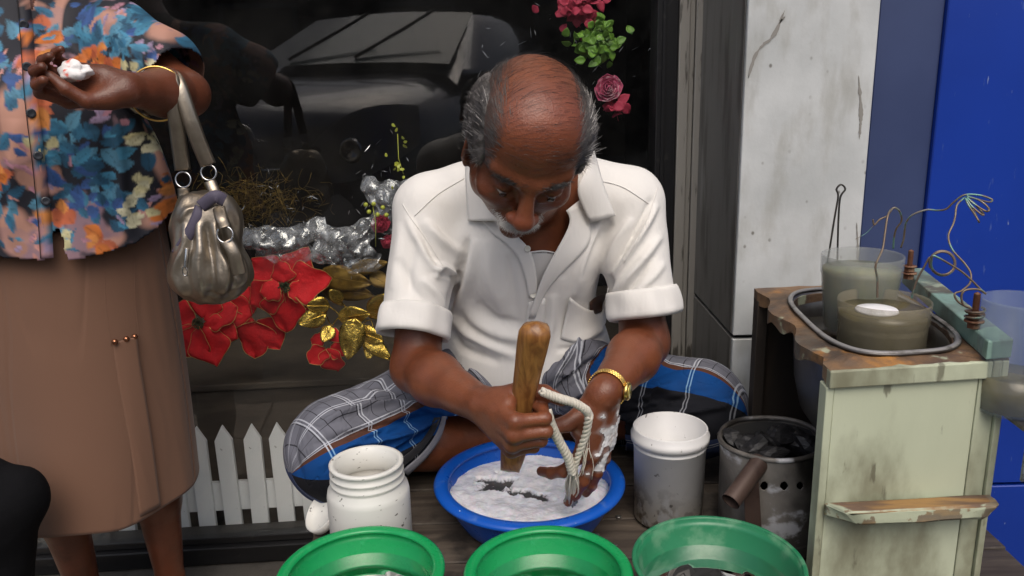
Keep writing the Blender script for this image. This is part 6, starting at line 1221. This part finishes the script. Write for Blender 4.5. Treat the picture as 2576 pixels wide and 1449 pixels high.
# her hair (above the picture) as one cap with a bun
hcap = [el(WL_(0, .025, .045), (.086, .098, .082), np.array(WM)), el(WL_(0, .115, .0), (.035, .03, .035), np.array(WM), .02), el(WL_(0, -.075, -.03), (.070, .07, .085), np.array(WM), .01, True)]
V_, Q_ = nets(hcap, .005, WO - .2, WO + .2); N2 = vnormals(V_, Q_); Q_ = Q_ if ((V_ - V_.mean(0)) * N2).sum(1).mean() > 0 else Q_[:, ::-1]; V_ = V_ + np.sign(1) * vnormals(V_, Q_) * (smoothnoise(V_, 60, 2) * .003)[:, None]; obj('hair', npmesh('hair', V_, Q_), _hm.m, womT)
for s in (-1, 1):
    eo = obj('eye', lathe([(0, -.0115), (.0105, -.004), (.0115, 0), (.0105, .004), (0, .0115)], WL_(s * .0335, -.0760, -.0085), 16), M_EYE, womT); obj('iris', lathe([(0, 0), (.004, 0), (.0055, .0012), (0, .0024)], WL_(s * .0335, -.0868, -.0095), 12, axis=np.array(WM) @ [0, -1, 0]), M_PUPIL, eo)
# ---- blouse
hem_z = lambda x: 0
blo = [rc([WC, 1.495, 1.245], [WC, 1.49, 1.02], .120, .165, .05), rc([WC, 1.49, 1.02], [WC, 1.49, .80], .165, .185, .05), el([WC, 1.49, .93], (.243, .170, .34), k=.04), el([WC + .01, 1.49, .80], (.262, .178, .20), k=.05), el([WC + .02, 1.43, 1.10], (.17, .14, .16), k=.04),
       rc([WC, 1.5, 1.26], wsh + [0, 0, .01], .066, .066, .03), rc([WC, 1.5, 1.26], wsh_l + [0, 0, .01], .066, .066, .03), rc(wsh, wsh * .45 + wel * .55, .068, .080, .02), rc(wsh_l, wsh_l * .5 + wel2 * .5, .068, .078, .02)]
bV, bQ = nets(blo, .0036, (WC - .40, 1.20, .55), (WC + .42, 1.78, 1.36)); bN = vnormals(bV, bQ)
if ((bV - bV.mean(0)) * bN).sum(1).mean() < 0: bQ = bQ[:, ::-1]; bN = -bN
bV = sculpt(bV, bN, [([(95, 120), (100, 300), (112, 560), (118, 650)], 10, .004, .8), ([(350, 60), (330, 200), (360, 330)], 16, .006, .7), ([(380, 330), (405, 430), (440, 500)], 18, .008), ([(330, 420), (345, 520), (370, 600)], 22, -.007), ([(230, 330), (240, 450), (250, 600)], 30, .007), ([(40, 300), (30, 450), (40, 640)], 26, .006), ([(150, 330), (160, 480), (150, 640)], 20, -.006), ([(290, 300), (300, 420), (320, 600)], 16, .005), ([(250, 20), (300, 90), (340, 150)], 20, .006), ([(400, 90), (380, 150), (350, 190)], 12, -.006)])
bN = vnormals(bV, bQ); bV += bN * (smoothnoise(bV * [1, 1, .5], 16, 6) * .004)[:, None]; bu = proj(bV); blouse_bvh = tri_bvh(bV, bQ)
sl_ax = (wel - wsh) / np.linalg.norm(wel - wsh); sl2 = (wel2 - wsh_l) / np.linalg.norm(wel2 - wsh_l)
# print: painted in garment coordinates (width and height on the cloth, spreading round the sides)
qa = at(0, 0, 1.34); qb = at(400, 600, 1.34); gx = (bV[:, 0] - qa[0]) / (qb[0] - qa[0]) * 400; gz = (bV[:, 2] - qa[2]) / (qb[2] - qa[2]) * 600; gp = np.stack([gx, gz], 1)
gp += np.stack([smoothnoise(bV, 14, 21), smoothnoise(bV, 14, 22)], 1) * 14
hemv = np.interp(bu[:, 0], [-400, 0, 60, 118, 124, 150, 162, 172, 260, 340, 400, 425, 600], [640, 650, 655, 658, 600, 575, 640, 660, 640, 615, 575, 540, 500])
killb = (bu[:, 1] > hemv) & (bV[:, 1] < 1.5) | ((bV[:, 1] >= 1.5) & (bV[:, 2] < .82)) | (((bV - wsh) @ sl_ax > .135) & ((bV - wsh) @ sl_ax < .30) & (np.linalg.norm((bV - wsh) - ((bV - wsh) @ sl_ax)[:, None] * sl_ax, axis=1) < .088) & (bV[:, 0] > WC + .10)) | (((bV - wsh_l) @ sl2 > .14) & (np.linalg.norm(bV - (wsh_l * .4 + wel2 * .6), axis=1) < .12) & (bV[:, 0] < WC - .13))
killb |= (np.linalg.norm(bV - np.array([WC, 1.49, 1.33]), axis=1) < .075) | (inpoly(bu, [(55, -200), (78, 30), (95, -30), (130, -200)]) & (bV[:, 1] < 1.5))
def paint():
    n = len(bV); rs = np.random.RandomState(14); NVY = np.array([.008, .009, .018]); C = np.tile(NVY, (n, 1)).astype(float)
    n1, n2, n3, n4 = (smoothnoise(bV, s, k) for s, k in ((9, 31), (26, 32), (60, 33), (13, 34)))
    PINK = np.array([.52, .27, .20]); MAU = np.array([.33, .20, .24])
    def over(mask, col): nonlocal C; m = np.clip(mask, 0, 1)[:, None]; C = C * (1 - m) + np.asarray(col) * m
    zones = [((35, 260), 70, 130), ((355, 400), 55, 90), ((240, 60), 80, 50), ((430, 60), 70, 50), ((60, 30), 25, 90), ((330, 560), 70, 40), ((30, 560), 30, 60), ((60, 440), 50, 40), ((180, 600), 60, 30), ((-120, 300), 90, 160), ((-60, 560), 80, 60)]
    for (c, a, b) in zones:
        d = ((gp[:, 0] - c[0]) / a) ** 2 + ((gp[:, 1] - c[1]) / b) ** 2; over((1.25 - d + n1 * 1.2 + n2 * .5) * 1.6, PINK * (1 + .25 * n2[:, None]) * np.array([1, 1, 1]) + (n4[:, None] > .1) * (MAU - PINK) * .35)
    over((n1 + n3 * .3 - .18) * 5, MAU * .9); over((n4 - .28 + n3 * .25) * 8, PINK * .8)
    def leaf(c, ang, L, w, col, vein=.25, curve=0.0):
        d = gp - c; ca, sa = math.cos(ang), math.sin(ang); x = (d[:, 0] * ca + d[:, 1] * sa) / L; y = (-d[:, 0] * sa + d[:, 1] * ca) / w - curve * np.sin(np.pi * np.clip(x, 0, 1))
        ok = (x > 0) & (x < 1); wid = np.sin(np.pi * np.clip(x, 0, 1) ** .8) ** .9; m = ok * np.clip((wid - np.abs(y)) * 5, 0, 1); sh = (1 + vein * y + .2 * n3 - .35 * np.exp(-(y / .08) ** 2))[:, None]; over(m, np.asarray(col) * sh)
    BL = [np.array(c) for c in ((.025, .14, .25), (.05, .23, .37), (.015, .085, .16), (.09, .27, .40), (.03, .09, .28))]
    OR = [np.array(c) for c in ((.62, .17, .025), (.70, .26, .06), (.55, .13, .05))]; CR = [np.array(c) for c in ((.60, .55, .30), (.66, .63, .42))]; PK = [np.array(c) for c in ((.60, .28, .24), (.42, .2, .26), (.35, .26, .40))]
    def cluster(cx, cy, n_, cols, L=(24, 44), w=(6, 12), sp=26, fan=None):
        for k in range(n_):
            a = rs.rand() * 6.28 if fan is None else fan[0] + rs.uniform(-1, 1) * fan[1]; leaf(np.array([cx + rs.normal(0, sp), cy + rs.normal(0, sp)]), a, rs.uniform(*L), rs.uniform(*w), cols[rs.randint(len(cols))], .3, rs.uniform(-.4, .4))
    for cx, cy in ((420, 30), (300, 50), (60, 170), (30, 420), (330, 560), (400, 130), (-60, 200), (-150, 420), (240, 230), (20, 600)): cluster(cx, cy, 14, PK, (24, 54), (5, 10), 26)
    for cx, cy, n_ in ((180, 40, 12), (140, 80, 10), (270, 95, 12), (330, 60, 10), (350, 30, 8), (40, 210, 9), (230, 120, 8), (320, 110, 12), (150, 320, 9), (210, 350, 8), (150, 400, 10), (190, 440, 12), (230, 530, 10), (180, 500, 9), (120, 520, 6), (400, 160, 6), (100, 310, 6), (40, 60, 6), (-40, 120, 10), (-100, 260, 10), (-60, 500, 10), (60, 350, 8), (70, 470, 5), (270, 430, 4), (350, 350, 4), (60, 580, 6), (480, 60, 6)): cluster(cx, cy, n_, BL, (36, 70), (10, 19), 22)
    for cx, cy, n_ in ((205, 135, 7), (160, 165, 6), (250, 145, 5), (370, 500, 9), (395, 455, 6), (345, 540, 5), (70, 530, 5), (180, 600, 7), (100, 250, 4), (25, 65, 4), (60, 120, 3), (-80, 400, 8)): cluster(cx, cy, n_, OR, (34, 60), (15, 26), 12)
    for cx, cy, n_ in ((290, 325, 7), (278, 370, 5), (270, 480, 8), (260, 540, 8), (400, 165, 4), (95, 590, 5), (90, 360, 3), (345, 175, 3), (300, 300, 5), (-120, 560, 5)): cluster(cx, cy, n_, CR, (24, 44), (9, 15), 10)
    for k in range(70): leaf(np.array([rs.uniform(-250, 480), rs.uniform(-150, 660)]), rs.rand() * 6.28, rs.uniform(18, 40), rs.uniform(4, 9), (BL + PK + BL)[rs.randint(13)], .3, .2)
    return C
bcol = paint(); kq = ~killb[bQ].any(1); used = np.unique(bQ[kq]); rm = -np.ones(len(bV), int); rm[used] = np.arange(len(used))
bme = npmesh('blouse', bV[used], rm[bQ[kq]]); bcol *= .78; set_col(bme, 'print', bcol[used])
mbl = Mat('floral_printed_rayon', (.5, .5, .5), .7); mbl.base(mbl.attr('print')); mbl.bump(mbl.noise(14, 3, mbl.map((1, 1, .5))), .4, .006); mbl.bump(mbl.noise(700, 1), .2, .0004)
blO = obj('blouse', bme, mbl.m, womT); solid(blO, .002)
def wstrip(name, px, w, bvh, mat, par, lift=.002, n=40):
    c = spline(px, n); t = np.gradient(c, axis=0); t /= np.linalg.norm(t, axis=1)[:, None]; nn = np.stack([-t[:, 1], t[:, 0]], 1); g = np.stack([c - nn * w, c, c + nn * w]); G = smoothgrid(drape(g, bvh, np.full((3, n), lift)), 1)
    o = obj(name, grid(G), mat, par); solid(o, .0012, 0); return o, G
def colour_by_print(o, G):
    pts = G.reshape(-1, 3); d2 = None; from mathutils.kdtree import KDTree; kd = KDTree(len(used)); [kd.insert(bV[i], k) for k, i in enumerate(used)]; kd.balance(); set_col(o.data, 'print', np.array([bcol[used[kd.find(p)[1]]] for p in pts]))
o, G = wstrip('placket', [(58, 0), (66, 80), (78, 250), (96, 400), (112, 560), (118, 650)], 17, blouse_bvh, mbl.m, blO); colour_by_print(o, G); plO = o

mbtn = Mat('dark_shell_button', (.025, .028, .035), .25).m
for q_ in ((60, 62), (68, 168), (78, 285), (96, 392), (115, 506)):
    p = hit(blouse_bvh, *q_, .0045)
    if p is not None: b = obj('button', lathe([(0, 0), (.0068, 0), (.0075, .0012), (.0068, .0022), (.004, .0014), (0, .0014)], p, 20, axis=-ray(*q_)), mbtn, blO)
for s_ in ([(44, 0), (50, 80), (62, 250), (80, 400), (96, 560), (102, 650)],): seam(s_, blouse_bvh, plO, mbl.m, .0006, .004)
# ---- skirt
nS, mS = 160, 90; G = np.zeros((mS, nS + 1, 3)); zt_, zb_ = .92, .352
for i in range(mS):
    t = i / (mS - 1); z = zt_ + (zb_ - zt_) * t
    for j in range(nS + 1):
        a = 2 * math.pi * j / nS; a0 = .206 + .006 * math.sin(t * 3); b0 = .165 + .02 * t; f = 1 + (.016 + .045 * t) * math.sin(5 * a + 1.0) * (.3 + t) * abs(math.sin(a)) ** .7 + .012 * t * math.sin(9 * a + 2) + .006 * math.sin(3 * a + t * 4)
        G[i, j] = [WC + a0 * f * math.cos(a), 1.50 + b0 * f * math.sin(a), z]
# hem follows the cloth: lower in front, higher at her left side
fx = np.clip((G[:, :, 0] - WC) / .23, -1, 1); fy = (G[:, :, 1] - 1.5) / .17; tt_ = np.linspace(0, 1, mS)[:, None]
G[:, :, 2] += tt_ * (np.clip(fx - .55, 0, 1) * .05 + np.clip(fy, 0, 1) * .05 + .010 * np.sin(fx * 6))
skO = obj('skirt', grid(G), M_SKIRT, womT); solid(skO, .002); skV = G.reshape(-1, 3); skQ = np.array(grid(G)[1]); skirt_bvh = tri_bvh(skV, skQ)
ov = cloth_patch('skirt_pleat', [(284, 862), (292, 930), (312, 1040), (332, 1150), (352, 1300)], [(344, 848), (350, 900), (366, 1000), (384, 1120), (404, 1272)], .0025, .012, M_SKIRT, skO, skirt_bvh, 50, 10, .002, .002, 2)
for s_ in ([(262, 650), (266, 760), (280, 870)], [(338, 650), (340, 760), (350, 846)]): seam(s_, skirt_bvh, skO, M_SKIRT, .0007, .002)
mbr = Mat('bronze_snap', (.30, .13, .07), .2, .9).m
for q_ in ((289, 860), (318, 853), (339, 847)):
    p = hit(skirt_bvh, *q_, .009); obj('stud', lathe([(0, 0), (.0050, 0), (.0055, .0015), (.0038, .0035), (0, .0045)], p, 16, axis=-ray(*q_)), mbr, skO)
# ---- sandals, bracelet, tissue
msd = Mat('black_rubber_sandal', (.018, .017, .017), .6).m
for f_, fd in ((footL, (.35, -.93)), (footR, (.45, -.9))):
    c = f_ + np.array([fd[0] * .05, fd[1] * .05, 0]); s_ = thing('sandal', 'black flat sandal on the woman\'s ' + ('foot nearest the picture\'s left edge' if f_ is footL else 'foot nearest the picket fence'), 'sandal', (c[0], c[1], .012)); q_ = Vector((fd[0], fd[1], 0)).to_track_quat('Y', 'Z').to_matrix(); P = []
    for a in np.linspace(0, 2 * math.pi, 41)[:-1]: P.append(np.array(q_ @ Vector((.038 * math.cos(a) * (1.1 - .2 * (math.sin(a) < 0)), .118 * math.sin(a), 0))) + [c[0], c[1], .012])
    V = [tuple(p) for p in P] + [tuple(p + [0, 0, .014]) for p in P]; F = [tuple(range(40))[::-1], tuple(range(40, 80))] + [(i, (i + 1) % 40, 40 + (i + 1) % 40, 40 + i) for i in range(40)]; obj('sole', (V, F), msd, s_, smooth=False)
    P = [np.array(q_ @ Vector((.042 * math.cos(a), .055, .01 + .052 * math.sin(a)))) + [c[0], c[1], .012] for a in np.linspace(0, math.pi, 14)]; obj('strap', tube(P, .009, 8, flat=.3), msd, s_)
fa = (wwr - wel) / np.linalg.norm(wwr - wel); bc = wel + fa * .088; q_ = Vector(fa).to_track_quat('Z', 'X').to_matrix() @ Matrix.Rotation(.35, 3, 'X')
P = [np.array(q_ @ Vector((.0435 * math.cos(a), .0435 * math.sin(a), 0))) + bc + [0, -.001, -.003] for a in np.linspace(0, 2 * math.pi, 61)]; obj('gold_bangle', tube(P, .0022, 8, caps=False, flat=.8), M_GOLD, label='thin gold bangle on the woman\'s forearm', cat='bangle')
tcn_ = WHW(.070, -.004, -.040); V, F = lathe([(0, -1)] + [(math.sin(t), -math.cos(t)) for t in np.linspace(.15, 3, 22)] + [(0, 1)], (0, 0, 0), 44); V = np.array(V) * [.023, .016, .014]; V = V * (1 + .5 * smoothnoise(V, 60, 2)[:, None] + .25 * smoothnoise(V, 140, 3)[:, None]) + tcn_
mti_ = Mat('white_tissue', (.78, .76, .75), .8); mti_.blot((.75, .12, .08), 30, .50, .56, .9, vec=mti_.map(loc=(.5, .2, .1))); mti_.blot((.55, .45, .25), 30, .62, .68, .6); mti_.bump(mti_.noise(90, 4), .5, .002); obj('crumpled_tissue', (V, F), mti_.m, label='crumpled white and red tissue in the woman\'s hand', cat='tissue')
# ---- handbag
mhb = Mat('pewter_metallic_leather', (.30, .255, .205), .36, .88); mhb.base(mhb.mix(mhb.step(mhb.noise(12, 5), .35, .7), (.40, .345, .275), (.22, .185, .145))); mhb.blot((.06, .05, .045), 55, .66, .72, .6); mhb.bump(mhb.noise(70, 5), .25, .002); mhb.bump(mhb.voro(260), .15, .0006); MH = mhb.m
BY = 1.36; bc0 = at(530, 690, BY); bag = thing('handbag', 'pewter metallic leather handbag hanging by two straps from the woman\'s forearm', 'handbag', at(530, 770, BY))
s_b = axial(bc0) / 2000
def bp(px, v, y=BY): return at(px, v, y)
bags = [el(bp(532, 690), (102 * s_b, .060, 74 * s_b), k=.03), el(bp(520, 615), (78 * s_b, .048, 80 * s_b), k=.04), rc(bp(480, 560), bp(560, 560), .030, .032, .03), rc(bp(490, 520), bp(545, 520), .026, .028, .03)]
cV, cQ = nets(bags, .0028, bc0 - [.13, .10, .10], bc0 + [.12, .10, .19]); cN = vnormals(cV, cQ)
if ((cV - cV.mean(0)) * cN).sum(1).mean() < 0: cQ = cQ[:, ::-1]; cN = -cN
rs = np.random.RandomState(4); st_ = []
for k, (x0, x1) in enumerate(((470, 440), (485, 470), (500, 505), (520, 540), (540, 575), (556, 600), (568, 618))):
    st_.append(([(x0, 560), ((x0 * 2 + x1) / 3 + rs.uniform(-6, 6), 620), (x1, 690), (x1 - (x1 - 530) * .3, 750)], 10, .0062 if k % 2 == 0 else -.0062, .5))
st_ += [([(505, 640), (508, 700), (512, 735)], 4, -.004), ([(512, 735), (570, 745), (620, 715)], 5, -.003), ([(560, 590), (585, 650), (592, 700)], 6, -.006), ([(452, 560), (470, 530), (500, 520)], 8, .005)]
cV = sculpt(cV, cN, st_); cV += vnormals(cV, cQ) * (smoothnoise(cV * [1, 1, .4], 55, 1) * .0035)[:, None]; bo = obj('pouch', npmesh('pouch', cV, cQ), MH, bag); bag_bvh = tri_bvh(cV, cQ)
def strap(pts, ys, w, par=bag, mat=MH, name='strap', n=40, t=.0022):
    P = spline([at(p[0], p[1], y) for p, y in zip(pts, ys)], n); T_ = np.gradient(P, axis=0); T_ /= np.linalg.norm(T_, axis=1)[:, None]; vw = P - _O; S = np.cross(T_, vw); S /= np.linalg.norm(S, axis=1)[:, None]
    G = np.stack([P - S * w, P - S * w * .6 - vw * .0022, P - vw * .0028, P + S * w * .6 - vw * .0022, P + S * w]); o = obj(name, grid(G), mat, par); solid(o, t, 0); return o
strap([(414, 186), (432, 205), (442, 290), (452, 370), (460, 428)], [1.385, 1.350, 1.350, 1.36, 1.368], .0125)
strap([(424, 188), (446, 208), (475, 290), (505, 370), (524, 415)], [1.39, 1.356, 1.352, 1.36, 1.368], .0125)
strap([(462, 474), (464, 500), (472, 530)], [1.368, 1.365, 1.345], .009); strap([(528, 455), (538, 480), (545, 505)], [1.368, 1.36, 1.345], .009)
strap([(548, 510), (556, 545), (566, 572)], [1.345, 1.315, 1.308], .010); strap([(570, 605), (590, 640), (603, 690)], [1.308, 1.305, 1.31], .011)
for c_, r_, y_ in (((461, 452), 19, 1.368), ((525, 434), 19, 1.368), ((566, 590), 20, 1.306)):
    c = at(*c_, y_); r__ = r_ * axial(c) / 2000; P = [c + np.array([r__ * math.cos(a), 0.15 * r__ * math.sin(a), r__ * math.sin(a) * 1.0]) for a in np.linspace(0, 2 * math.pi, 41)]; obj('ring', tube(P, .0017, 8, caps=False), M_STEEL, bag)
mpv = Mat('dull_violet_lining', (.075, .065, .10), .7).m; strap([(445, 640), (470, 600), (495, 550), (505, 520)], [1.325, 1.318, 1.322, 1.33], .009, mat=mpv, name='zip_tape'); strap([(505, 520), (540, 495), (565, 505)], [1.325, 1.322, 1.33], .010, mat=mpv, name='zip_tape')
zp = strap([(470, 625), (468, 650), (466, 672)], [1.312, 1.308, 1.306], .0022, mat=M_STEEL, name='zip_pull'); c = at(465, 682, 1.305); P = [c + np.array([.004 * math.cos(a), 0, .008 * math.sin(a)]) for a in np.linspace(0, 2 * math.pi, 25)]; obj('pull_ring', tube(P, .001, 6, caps=False), M_STEEL, zp)
for q_ in ((455, 402), (520, 398)):
    p = at(*q_, 1.372); obj('rivet', lathe([(0, 0), (.004, 0), (.003, .002), (0, .0026)], p, 14, axis=-ray(*q_)), M_STEEL, bag)
# dark cloth bag at the lower left corner, beside the skirt
mbk = Mat('black_cloth', (.006, .006, .007), .95, Specular_IOR_Level=.1); mbk.bump(mbk.noise(12, 4), .6, .01); kb = [el(at(-110, 1325, 1.20), (.115, .09, .13), k=.05), el(at(62, 1235, 1.22), (.030, .04, .04), k=.06), el(at(-60, 1450, 1.2), (.085, .08, .20), k=.05)]
V_, Q_ = nets(kb, .006, (-1.05, 1.0, .0), (-.45, 1.45, .75)); N2 = vnormals(V_, Q_); Q_ = Q_ if ((V_ - V_.mean(0)) * N2).sum(1).mean() > 0 else Q_[:, ::-1]; V_ = V_ + vnormals(V_, Q_) * (smoothnoise(V_, 12, 2) * .012)[:, None]
obj('black_cloth_bag', npmesh('black_cloth_bag', V_, Q_), mbk.m, label='black cloth bag standing in front of the brown skirt at the lower left', cat='bag')
